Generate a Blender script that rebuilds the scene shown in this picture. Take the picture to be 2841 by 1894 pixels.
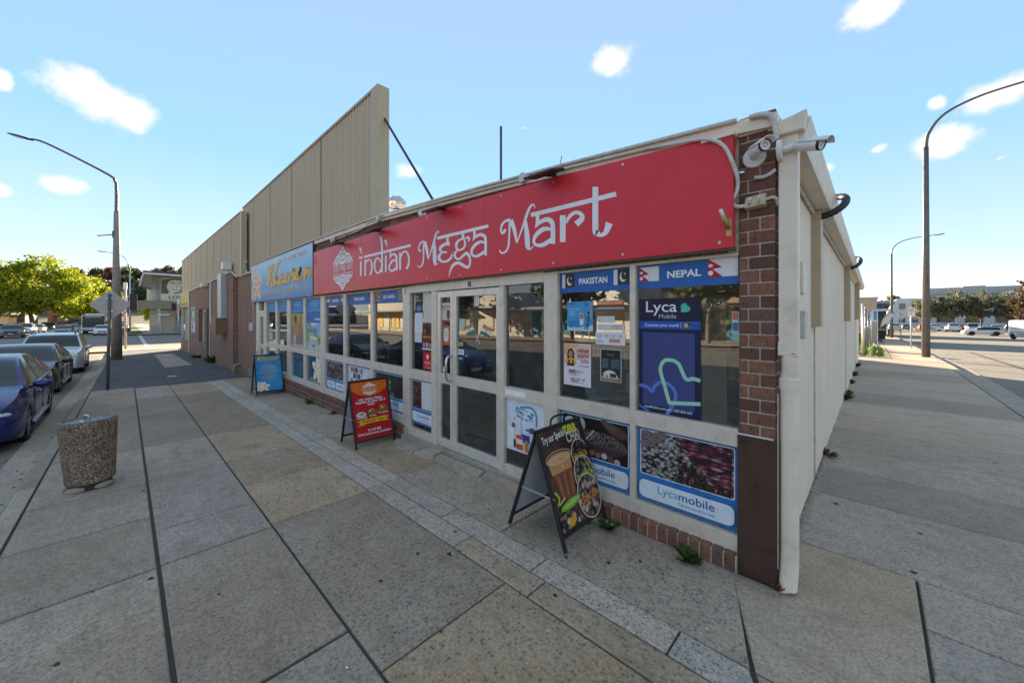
import bpy, bmesh, math, random
from mathutils import Vector, Matrix
R = random.Random(11)
PI = math.pi
for o in list(bpy.data.objects):
    bpy.data.objects.remove(o)
scene = bpy.context.scene
COL = scene.collection

# ---------------------------------------------------------------- camera
cd = bpy.data.cameras.new('camera')
cd.sensor_width = 36.0
cd.sensor_fit = 'HORIZONTAL'
cd.lens = 13.14
cd.shift_y = -0.0246
cd.clip_start = 0.05
cd.clip_end = 5000
cam = bpy.data.objects.new('camera', cd)
COL.objects.link(cam)
cam.location = (0.688, -3.02, 1.815)
cam.rotation_euler = (PI/2, 0, math.atan2(0.696, 0.718))
scene.camera = cam

# ---------------------------------------------------------------- light
SUN_AZ = Vector((-0.80, 0.60))          # horizontal direction towards the sun
SUN_EL = math.radians(15.0)
SKY_STRENGTH = 0.10
SKY_GAMMA, SKY_SAT, SKY_VALUE = 0.55, 1.35, 1.1
SUN_STRENGTH = 4.6
EXPOSURE = 2.52
scene.view_settings.view_transform = 'Standard'
scene.view_settings.look = 'None'
scene.view_settings.exposure = EXPOSURE
scene.view_settings.gamma = 1.0
scene.view_settings.use_curve_mapping = False

world = bpy.data.worlds.new('World')
scene.world = world
world.use_nodes = True
wn = world.node_tree
wn.nodes.clear()
def WN(t, **k):
    n = wn.nodes.new(t)
    for a, b in k.items():
        setattr(n, a, b)
    return n
sky = WN('ShaderNodeTexSky', sky_type='NISHITA')
sky.sun_disc = False
sky.sun_elevation = SUN_EL
sky.sun_rotation = math.atan2(SUN_AZ.x, SUN_AZ.y)
sky.altitude = 600
sky.air_density = 1.0
sky.dust_density = 0.0
sky.ozone_density = 2.2
bg = WN('ShaderNodeBackground')
bg.inputs['Strength'].default_value = SKY_STRENGTH
outw = WN('ShaderNodeOutputWorld')
wn.links.new(bg.outputs[0], outw.inputs[0])
tc = WN('ShaderNodeTexCoord')
nz = WN('ShaderNodeTexNoise')
nz.inputs['Scale'].default_value = 9.0
nz.inputs['Detail'].default_value = 5.0
nz.inputs['Roughness'].default_value = 0.62
wn.links.new(tc.outputs['Generated'], nz.inputs['Vector'])
def wmath(op, a, b=None, clamp=False):
    n = WN('ShaderNodeMath', operation=op)
    n.use_clamp = clamp
    for i, v in enumerate((a, b)):
        if v is None:
            continue
        if isinstance(v, (int, float)):
            n.inputs[i].default_value = v
        else:
            wn.links.new(v, n.inputs[i])
    return n.outputs[0]
nsh = wmath('MULTIPLY', wmath('SUBTRACT', nz.outputs['Fac'], 0.5), 2.6)
# small fair-weather clouds: (azimuth from +X in degrees, elevation, half width, half height, tilt, density)
CLOUDS = [(181.4,21.1,4.5,2.0,-4,.95),(184.4,12.6,1.9,1.1,0,.9),(187.9,11.3,1.0,.9,0,.8),(187.9,20.4,.8,1.0,0,.8),
 (149.0,20.5,3.7,1.7,8,.75),(119.5,33.6,4.8,1.0,22,.7),(89.3,30.7,4.2,1.1,4,.75),(81.7,20.1,2.7,1.6,-8,1.0),
 (85.5,20.7,1.1,.8,5,.9),(84.9,16.7,2.5,1.6,0,1.0),(89.7,17.7,1.3,.6,12,.65),(93.8,17.0,1.3,1.1,0,.6),
 (132.5,26.7,2.2,.4,3,.35),(101.6,14.5,2.2,.4,0,.25),(81.6,14.4,.8,.3,10,.3),
 (40.0,19.0,5.0,1.8,5,.9),(15.0,26.0,4.2,1.5,-6,.9),(-20.0,16.0,5.5,1.8,0,.9),(-48.0,24.0,4.0,1.4,8,.85),
 (-75.0,18.0,5.0,1.6,-5,.9),(-100.0,27.0,4.5,1.6,4,.9),(-128.0,15.0,4.6,1.5,0,.9),(-150.0,22.0,5.0,1.8,-6,.9),(60.0,40.0,5.0,1.7,9,.8),(210.0,34.0,4.8,1.6,-9,.8)]
total = None
for az, el, hw, hh, tilt, dens in CLOUDS:
    a, e, t = math.radians(az), math.radians(el), math.radians(tilt)
    d = Vector((math.cos(e)*math.cos(a), math.cos(e)*math.sin(a), math.sin(e)))
    r = Vector((math.sin(a), -math.cos(a), 0))
    u = r.cross(d)
    r2 = r*math.cos(t)+u*math.sin(t)
    u2 = u*math.cos(t)-r*math.sin(t)
    M3 = Matrix((r2, u2, d))
    mp = WN('ShaderNodeMapping', vector_type='TEXTURE')
    # texture mapping inverts: rotation of the cloud frame, scale of its half axes
    mp.inputs['Rotation'].default_value = M3.transposed().to_euler()
    mp.inputs['Location'].default_value = d
    mp.inputs['Scale'].default_value = (math.radians(hw*.9), math.radians(hh*.85), .33)
    wn.links.new(tc.outputs['Generated'], mp.inputs['Vector'])
    ln = WN('ShaderNodeVectorMath', operation='LENGTH')
    wn.links.new(mp.outputs[0], ln.inputs[0])
    mm = WN('ShaderNodeMath', operation='MULTIPLY_ADD')
    wn.links.new(ln.outputs['Value'], mm.inputs[0])
    mm.inputs[1].default_value = -1.6
    mm.inputs[2].default_value = 1.55-1.0*(1-dens)
    total = mm.outputs[0] if total is None else wmath('MAXIMUM', total, mm.outputs[0])
total = wmath('ADD', total, wmath('MULTIPLY', nsh, 1.5), True)
sm = WN('ShaderNodeMapRange', interpolation_type='SMOOTHSTEP')
wn.links.new(total, sm.inputs['Value'])
mixc = WN('ShaderNodeMix', data_type='RGBA')
wn.links.new(sm.outputs[0], mixc.inputs['Factor'])
# the sky's range is compressed evenly in every direction, as the photograph's tone curve does
gam = WN('ShaderNodeGamma')
gam.inputs['Gamma'].default_value = SKY_GAMMA
wn.links.new(sky.outputs[0], gam.inputs['Color'])
hsv = WN('ShaderNodeHueSaturation')
hsv.inputs['Saturation'].default_value = SKY_SAT
hsv.inputs['Value'].default_value = SKY_VALUE
wn.links.new(gam.outputs[0], hsv.inputs['Color'])
# clear-day gradient from the horizon up, the same all round
sepz = WN('ShaderNodeSeparateXYZ')
wn.links.new(tc.outputs['Generated'], sepz.inputs[0])
rmp = WN('ShaderNodeValToRGB')
for e_, (p_, c_) in zip([rmp.color_ramp.elements[0], rmp.color_ramp.elements[1], rmp.color_ramp.elements.new(.12), rmp.color_ramp.elements.new(.34)],
                        [(0.0, (1.95,1.92,1.92,1)), (.75, (.40,.98,2.05,1)), (.12, (1.22,1.52,1.92,1)), (.34, (.66,1.22,2.02,1))]):
    e_.position = p_; e_.color = c_
wn.links.new(sepz.outputs['Z'], rmp.inputs[0])
mixs = WN('ShaderNodeMix', data_type='RGBA')
mixs.inputs['Factor'].default_value = .72
wn.links.new(hsv.outputs[0], mixs.inputs['A'])
wn.links.new(rmp.outputs[0], mixs.inputs['B'])
wn.links.new(mixs.outputs['Result'], mixc.inputs['A'])
mixc.inputs['B'].default_value = (1.98, 1.95, 1.98, 1)
wn.links.new(mixc.outputs['Result'], bg.inputs['Color'])

sl = bpy.data.lights.new('sun', 'SUN')
sl.energy = SUN_STRENGTH
sl.angle = math.radians(0.53)
sl.color = (1.0, 0.80, 0.56)
sun = bpy.data.objects.new('sun', sl)
COL.objects.link(sun)
sdir = Vector((SUN_AZ.x*math.cos(SUN_EL), SUN_AZ.y*math.cos(SUN_EL), math.sin(SUN_EL)))
sun.rotation_euler = sdir.to_track_quat('Z', 'Y').to_euler()
sun.location = (-30, 25, 30)

# ---------------------------------------------------------------- helpers
def gz(X, Y=0.0):
    return .021*max(-40, min(X, 0))-.018*max(0, min(Y-18, 70))
def lin(h):
    if isinstance(h, str):
        c = [int(h[i:i+2], 16)/255 for i in (0, 2, 4)]
        return tuple(x/12.92 if x <= .04045 else ((x+.055)/1.055)**2.4 for x in c)
    return h
MATS = {}
class NT:
    """small node-tree writer"""
    def __init__(s, name):
        s.m = bpy.data.materials.new(name)
        s.m.use_nodes = True
        s.t = s.m.node_tree
        s.b = s.t.nodes['Principled BSDF']
        s.tc = None
    def n(s, t, **k):
        x = s.t.nodes.new(t)
        for a, b in k.items():
            setattr(x, a, b)
        return x
    def l(s, a, b):
        s.t.links.new(a, b)
    def co(s, kind='Object'):
        if s.tc is None:
            s.tc = s.n('ShaderNodeTexCoord')
        return s.tc.outputs[kind]
    def wpos(s):
        g = s.n('ShaderNodeNewGeometry')
        return g.outputs['Position']
    def noise(s, vec, scale, detail=4, rough=.55):
        x = s.n('ShaderNodeTexNoise')
        x.inputs['Scale'].default_value = scale
        x.inputs['Detail'].default_value = detail
        x.inputs['Roughness'].default_value = rough
        s.l(vec, x.inputs['Vector'])
        return x
    def voro(s, vec, scale, feature='F1'):
        x = s.n('ShaderNodeTexVoronoi', feature=feature)
        x.inputs['Scale'].default_value = scale
        s.l(vec, x.inputs['Vector'])
        return x
    def ramp(s, fac, stops, interp='LINEAR'):
        x = s.n('ShaderNodeValToRGB')
        x.color_ramp.interpolation = interp
        el = x.color_ramp.elements
        while len(el) < len(stops):
            el.new(0.5)
        for e, (p, c) in zip(el, stops):
            e.position = p
            e.color = (*lin(c), 1) if not isinstance(c, (int, float)) else (c, c, c, 1)
        s.l(fac, x.inputs[0])
        return x.outputs[0]
    def mix(s, fac, a, b, mode='MIX'):
        x = s.n('ShaderNodeMix', data_type='RGBA', blend_type=mode)
        for i, v in (('Factor', fac), ('A', a), ('B', b)):
            if hasattr(v, 'is_linked') or hasattr(v, 'links'):
                s.l(v, x.inputs[i])
            elif isinstance(v, (int, float)):
                x.inputs[i].default_value = v if i == 'Factor' else (v, v, v, 1)
            else:
                x.inputs[i].default_value = (*lin(v), 1)
        return x.outputs['Result']
    def math(s, op, a, b=0.0, clamp=False):
        x = s.n('ShaderNodeMath', operation=op)
        x.use_clamp = clamp
        for i, v in enumerate((a, b)):
            if isinstance(v, (int, float)):
                x.inputs[i].default_value = v
            else:
                s.l(v, x.inputs[i])
        return x.outputs[0]
    def scale(s, vec, sc):
        x = s.n('ShaderNodeVectorMath', operation='MULTIPLY')
        s.l(vec, x.inputs[0])
        x.inputs[1].default_value = sc
        return x.outputs[0]
    def bump(s, h, strength=.3, dist=.01):
        x = s.n('ShaderNodeBump')
        x.inputs['Strength'].default_value = strength
        x.inputs['Distance'].default_value = dist
        s.l(h, x.inputs['Height'])
        s.l(x.outputs[0], s.b.inputs['Normal'])
    def col(s, c):
        if hasattr(c, 'links'):
            s.l(c, s.b.inputs['Base Color'])
        else:
            s.b.inputs['Base Color'].default_value = (*lin(c), 1)
    def set(s, **k):
        for a, v in k.items():
            s.b.inputs[a.replace('_', ' ')].default_value = v
    def rnd(s):
        return s.n('ShaderNodeObjectInfo').outputs['Random']

def paint(name, c, rough=.5, metal=0.0, dirt=.12, scale=6.0, bump=0.0, spec=.5, coat=0.0):
    """plain painted surface with faint grime and roughness breakup"""
    if name in MATS:
        return MATS[name]
    t = NT(name)
    v = t.wpos()
    n = t.noise(v, scale, 6, .6)
    d = tuple(x*(1-dirt*2.4) for x in lin(c))
    li = tuple(min(1, x*(1+dirt*.6)) for x in lin(c))
    t.col(t.ramp(n.outputs['Fac'], [(.25, d), (.5, lin(c)), (.8, li)]))
    r = t.n('ShaderNodeMapRange')
    t.l(n.outputs['Fac'], r.inputs[0])
    r.inputs['To Min'].default_value = max(.02, rough-.12)
    r.inputs['To Max'].default_value = min(1, rough+.12)
    t.l(r.outputs[0], t.b.inputs['Roughness'])
    t.set(Metallic=metal)
    t.b.inputs['Specular IOR Level'].default_value = spec
    if coat:
        t.b.inputs['Coat Weight'].default_value = coat
        t.b.inputs['Coat Roughness'].default_value = .04
    if bump:
        t.bump(t.noise(v, scale*12, 3).outputs['Fac'], bump, .004)
    MATS[name] = t.m
    return t.m
def flat(h):
    """printing ink / vinyl of one colour"""
    k = 'print_'+h
    if k not in MATS:
        t = NT(k)
        v = t.wpos()
        n = t.noise(v, 14, 4, .6)
        c = lin(h)
        t.col(t.ramp(n.outputs['Fac'], [(.2, tuple(x*.86 for x in c)), (.55, c), (.9, tuple(min(1, x*1.06) for x in c))]))
        t.set(Roughness=.5)
        t.b.inputs['Specular IOR Level'].default_value = .35
        MATS[k] = t.m
    return MATS[k]

WL = {}
def link(o, parent=None):
    COL.objects.link(o)
    if parent is not None:
        o.parent = parent
    return o
def tag(o, label=None, cat=None, group=None, kind=None):
    if label: o['label'] = label
    if cat: o['category'] = cat
    if group: o['group'] = group
    if kind: o['kind'] = kind
    return o
def thing(name, label, cat, loc=(0, 0, 0), rotz=0.0, group=None, tilt=None):
    o = bpy.data.objects.new(name, None)
    o.empty_display_size = .1
    COL.objects.link(o)
    o.location = loc
    o.rotation_euler = (tilt[0], tilt[1], rotz) if tilt else (0, 0, rotz)
    WL[o.name] = Vector(loc) if not rotz and not tilt else Vector((0, 0, 0))
    return tag(o, label, cat, group)

class MB:
    def __init__(s):
        s.v = []; s.f = []; s.m = []
    def face(s, pts, m=0):
        b = len(s.v)
        s.v += [tuple(p) for p in pts]
        s.f.append(tuple(range(b, b+len(pts))))
        s.m.append(m)
        return s
    def box(s, x0, x1, y0, y1, z0, z1, m=0):
        if x0 > x1: x0, x1 = x1, x0
        if y0 > y1: y0, y1 = y1, y0
        if z0 > z1: z0, z1 = z1, z0
        b = len(s.v)
        s.v += [(x0,y0,z0),(x1,y0,z0),(x1,y1,z0),(x0,y1,z0),(x0,y0,z1),(x1,y0,z1),(x1,y1,z1),(x0,y1,z1)]
        for q in ((0,3,2,1),(4,5,6,7),(0,1,5,4),(1,2,6,5),(2,3,7,6),(3,0,4,7)):
            s.f.append(tuple(b+i for i in q)); s.m.append(m)
        return s
    def hexa(s, p, m=0):
        """eight corners: bottom 4 counter-clockwise, top 4"""
        b = len(s.v)
        s.v += [tuple(q) for q in p]
        for q in ((0,3,2,1),(4,5,6,7),(0,1,5,4),(1,2,6,5),(2,3,7,6),(3,0,4,7)):
            s.f.append(tuple(b+i for i in q)); s.m.append(m)
        return s
    def obox(s, c, size, rot, m=0):
        M = rot if isinstance(rot, Matrix) else Matrix.Rotation(rot, 3, 'Z')
        c = Vector(c)
        a, b_, h = (x/2 for x in size)
        return s.hexa([c+M@Vector(q) for q in ((-a,-b_,-h),(a,-b_,-h),(a,b_,-h),(-a,b_,-h),(-a,-b_,h),(a,-b_,h),(a,b_,h),(-a,b_,h))], m)
    def tube(s, path, r, n=8, m=0, caps=True):
        P = [Vector(p) for p in path]
        rs = r if isinstance(r, (list, tuple)) else [r]*len(P)
        b = len(s.v)
        up = Vector((0, 0, 1))
        prev = None
        for i, p in enumerate(P):
            t = (P[min(i+1, len(P)-1)]-P[max(i-1, 0)])
            t = t.normalized() if t.length > 1e-9 else up
            if prev is None:
                a = t.cross(up)
                if a.length < .1:
                    a = t.cross(Vector((1, 0, 0)))
            else:
                a = prev-t*prev.dot(t)
            a.normalize(); prev = a
            c = t.cross(a)
            for k in range(n):
                w = 2*PI*k/n
                q = p+(a*math.cos(w)+c*math.sin(w))*rs[i]
                s.v.append(tuple(q))
        for i in range(len(P)-1):
            for k in range(n):
                k2 = (k+1) % n
                s.f.append((b+i*n+k, b+i*n+k2, b+(i+1)*n+k2, b+(i+1)*n+k)); s.m.append(m)
        if caps:
            s.f.append(tuple(b+k for k in range(n-1, -1, -1))); s.m.append(m)
            e = b+(len(P)-1)*n
            s.f.append(tuple(e+k for k in range(n))); s.m.append(m)
        return s
    def lathe(s, prof, n=20, c=(0, 0, 0), axis='Z', m=0):
        b = len(s.v)
        for r, z in prof:
            for k in range(n):
                w = 2*PI*k/n
                x, y = r*math.cos(w), r*math.sin(w)
                if axis == 'Z': q = (c[0]+x, c[1]+y, c[2]+z)
                elif axis == 'Y': q = (c[0]+x, c[1]+z, c[2]+y)
                else: q = (c[0]+z, c[1]+x, c[2]+y)
                s.v.append(q)
        for i in range(len(prof)-1):
            for k in range(n):
                k2 = (k+1) % n
                s.f.append((b+i*n+k, b+i*n+k2, b+(i+1)*n+k2, b+(i+1)*n+k)); s.m.append(m)
        return s
    def ell(s, c, r, n=12, k=8, m=0, M=None):
        b = len(s.v)
        c = Vector(c)
        for i in range(k+1):
            t = PI*i/k
            for j in range(n):
                w = 2*PI*j/n
                q = Vector((r[0]*math.sin(t)*math.cos(w), r[1]*math.sin(t)*math.sin(w), r[2]*math.cos(t)))
                s.v.append(tuple(c+(M@q if M else q)))
        for i in range(k):
            for j in range(n):
                j2 = (j+1) % n
                s.f.append((b+i*n+j, b+(i+1)*n+j, b+(i+1)*n+j2, b+i*n+j2)); s.m.append(m)
        return s
    def grid(s, fn, nu, nv, m=0):
        b = len(s.v)
        for i in range(nu+1):
            for j in range(nv+1):
                s.v.append(tuple(fn(i/nu, j/nv)))
        for i in range(nu):
            for j in range(nv):
                q = b+i*(nv+1)+j
                s.f.append((q, q+nv+1, q+nv+2, q+1)); s.m.append(m)
        return s
    def mesh(s, name, mats, off=(0, 0, 0), smooth=False, fix=True):
        me = bpy.data.meshes.new(name)
        if off[0] or off[1] or off[2]:
            vv = [(x-off[0], y-off[1], z-off[2]) for x, y, z in s.v]
        else:
            vv = s.v
        me.from_pydata(vv, [], s.f)
        for mt in (mats if isinstance(mats, (list, tuple)) else [mats]):
            me.materials.append(mt)
        if any(s.m):
            me.polygons.foreach_set('material_index', s.m)
        if fix:
            bm = bmesh.new(); bm.from_mesh(me)
            bmesh.ops.remove_doubles(bm, verts=bm.verts, dist=1e-6) if smooth else None
            bmesh.ops.recalc_face_normals(bm, faces=bm.faces)
            bm.to_mesh(me); bm.free()
        if smooth:
            me.polygons.foreach_set('use_smooth', [True]*len(me.polygons))
            if smooth == 'angle':
                me.set_sharp_from_angle(angle=math.radians(35))
        me.update()
        return me
    def obj(s, name, mats, parent=None, smooth=False, bevel=0.0, fix=True):
        off = WL.get(parent.name, (0, 0, 0)) if parent is not None else (0, 0, 0)
        o = bpy.data.objects.new(name, s.mesh(name, mats, off, smooth, fix))
        link(o, parent)
        WL[o.name] = Vector(off)
        if bevel:
            b = o.modifiers.new('bevel', 'BEVEL')
            b.width = bevel; b.segments = 2; b.limit_method = 'ANGLE'; b.angle_limit = math.radians(40)
        return o
    def top(s, name, mats, label, cat, group=None, smooth=False, bevel=0.0, base=None):
        """a thing that is one mesh, its origin at its base"""
        if base is None:
            xs = [v[0] for v in s.v]; ys = [v[1] for v in s.v]; zs = [v[2] for v in s.v]
            base = ((min(xs)+max(xs))/2, (min(ys)+max(ys))/2, min(zs))
        o = bpy.data.objects.new(name, s.mesh(name, mats, base, smooth))
        o.location = base
        link(o)
        WL[o.name] = Vector(base)
        if bevel:
            b = o.modifiers.new('bevel', 'BEVEL')
            b.width = bevel; b.segments = 2; b.limit_method = 'ANGLE'; b.angle_limit = math.radians(40)
        return tag(o, label, cat, group)

def place(name, me, loc, parent=None, rot=(0, 0, 0)):
    o = bpy.data.objects.new(name, me)
    off = WL.get(parent.name, Vector((0, 0, 0))) if parent is not None else Vector((0, 0, 0))
    o.location = Vector(loc)-off
    o.rotation_euler = rot
    link(o, parent)
    return o
def copy_tree(o, parent=None):
    c = o.copy()
    COL.objects.link(c)
    c.parent = parent
    for ch in list(o.children):
        copy_tree(ch, c)
    return c
def spline(pts, n=6):
    P = [Vector(p) for p in pts]
    P = [P[0]]+P+[P[-1]]
    out = []
    for i in range(1, len(P)-2):
        a, b, c, d = P[i-1], P[i], P[i+1], P[i+2]
        for k in range(n):
            t = k/n
            out.append(.5*((2*b)+(c-a)*t+(2*a-5*b+4*c-d)*t*t+(3*b-a-3*c+d)*t**3))
    out.append(P[-2])
    return out

# flat print on a frame (origin, right, up): everything is laid a hair above the sheet
TXT = {}
def text_geo(s, bold=0.0, shear=0.0):
    k = (s, bold, shear)
    if k not in TXT:
        c = bpy.data.curves.new('lettering', 'FONT')
        c.body = s; c.size = 1.0; c.resolution_u = 3; c.offset = bold; c.shear = shear
        o = bpy.data.objects.new('lettering', c)
        me = bpy.data.meshes.new_from_object(o)
        v = [(p.co.x, p.co.y) for p in me.vertices]
        f = [tuple(q.vertices) for q in me.polygons]
        bpy.data.objects.remove(o); bpy.data.meshes.remove(me); bpy.data.curves.remove(c)
        TXT[k] = (v, f)
    return TXT[k]
class Fr:
    def __init__(s, o, u, v):
        s.o = Vector(o); s.u = Vector(u).normalized(); s.v = Vector(v).normalized(); s.nn = s.u.cross(s.v)
    def p(s, a, b, d=0.0):
        return s.o+s.u*a+s.v*b+s.nn*d
class Print:
    """a sheet (thin box) with flat shapes above it, one mesh"""
    def __init__(s, fr, w, h, back='ffffff', thick=.003, sheet=True):
        s.fr = fr; s.mb = MB(); s.mats = []; s.d = 0.0006; s.k = 0; s.w = w; s.h = h
        if sheet:
            f = fr
            s.mb.hexa([f.p(0,0,-thick),f.p(w,0,-thick),f.p(w,h,-thick),f.p(0,h,-thick),f.p(0,0,0),f.p(w,0,0),f.p(w,h,0),f.p(0,h,0)], s.mi(back))
    def mi(s, c):
        m = flat(c) if isinstance(c, str) else c
        if m not in s.mats:
            s.mats.append(m)
        return s.mats.index(m)
    def up(s, k=1):
        s.d += .0007*k
        return s
    def poly(s, pts, c):
        s.d += .00006; s.mb.face([s.fr.p(x, y, s.d) for x, y in pts], s.mi(c)); return s
    def rect(s, x0, y0, x1, y1, c):
        return s.poly([(x0,y0),(x1,y0),(x1,y1),(x0,y1)], c)
    def rrect(s, x0, y0, x1, y1, r, c):
        pts = []
        for cx, cy, a in ((x1-r,y0+r,-90),(x1-r,y1-r,0),(x0+r,y1-r,90),(x0+r,y0+r,180)):
            for k in range(5):
                w = math.radians(a+k*22.5)
                pts.append((cx+r*math.cos(w), cy+r*math.sin(w)))
        return s.poly(pts, c)
    def ell(s, cx, cy, rx, ry, c, n=24, a0=0, a1=360, rot=0):
        ca, sa = math.cos(math.radians(rot)), math.sin(math.radians(rot))
        pts = []
        for k in range(n if a1-a0 >= 360 else n+1):
            w = math.radians(a0+(a1-a0)*k/n)
            x, y = rx*math.cos(w), ry*math.sin(w)
            pts.append((cx+x*ca-y*sa, cy+x*sa+y*ca))
        return s.poly(pts, c)
    def ring(s, cx, cy, rx, ry, w, c, n=24, a0=0, a1=360):
        m = s.mi(c); s.d += .00006
        for k in range(n):
            p = []
            for kk, rr in ((k,1),(k+1,1),(k+1,0),(k,0)):
                t = math.radians(a0+(a1-a0)*kk/n)
                p.append((cx+(rx-(0 if rr else w))*math.cos(t), cy+(ry-(0 if rr else w))*math.sin(t)))
            s.mb.face([s.fr.p(x, y, s.d) for x, y in p], m)
        return s
    def stroke(s, pts, w, c, n=5):
        q = spline([(x, y, 0) for x, y in pts], n) if len(pts) > 2 else [Vector((x, y, 0)) for x, y in pts]
        m = s.mi(c); s.d += .00006
        L = []
        for i, p in enumerate(q):
            t = q[min(i+1, len(q)-1)]-q[max(0, i-1)]
            t.normalize()
            nn = Vector((-t.y, t.x, 0))
            ww = w if isinstance(w, (int, float)) else w[0]+(w[1]-w[0])*i/(len(q)-1)
            L.append((p+nn*ww/2, p-nn*ww/2))
        for i, (a, b) in enumerate(zip(L, L[1:])):
            s.mb.face([s.fr.p(x.x, x.y, s.d+(i % 9)*.00003) for x in (a[0], a[1], b[1], b[0])], m)
        return s
    def text(s, t, x, y, size, c, align='C', fit=None, bold=0.0, shear=0.0, rot=0.0):
        v, f = text_geo(t, bold, shear)
        if not v:
            return s
        x0 = min(p[0] for p in v); x1 = max(p[0] for p in v)
        sx = size
        if fit: sx = fit/(x1-x0)
        w = (x1-x0)*sx
        ox = x-{'C': w/2, 'L': 0, 'R': w}[align]-x0*sx
        m = s.mi(c); s.d += .00006
        b = len(s.mb.v)
        ca, sa = math.cos(math.radians(rot)), math.sin(math.radians(rot))
        for px, py in v:
            a, bb = ox+px*sx-x, py*size
            s.mb.v.append(tuple(s.fr.p(x+a*ca-bb*sa, y+a*sa+bb*ca, s.d)))
        for q in f:
            s.mb.f.append(tuple(b+i for i in q)); s.mb.m.append(m)
        return s
    def flower(s, cx, cy, r, rot=0, petal='f6efe0', core='f2b62a'):
        for k in range(5):
            a = math.radians(rot+72*k)
            s.d += .00012
            s.ell(cx+r*.55*math.cos(a), cy+r*.55*math.sin(a), r*.52, r*.3, petal, 14, rot=rot+72*k)
        s.up()
        for k in range(5):
            a = math.radians(rot+72*k)
            s.poly([(cx,cy),(cx+r*.55*math.cos(a-.25),cy+r*.55*math.sin(a-.25)),(cx+r*.62*math.cos(a),cy+r*.62*math.sin(a)),(cx+r*.55*math.cos(a+.25),cy+r*.55*math.sin(a+.25))], core)
        return s
    def top(s, name, label, cat, group=None):
        return s.mb.top(name, s.mats, label, cat, group)
    def part(s, name, parent):
        return s.mb.obj(name, s.mats, parent)
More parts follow.
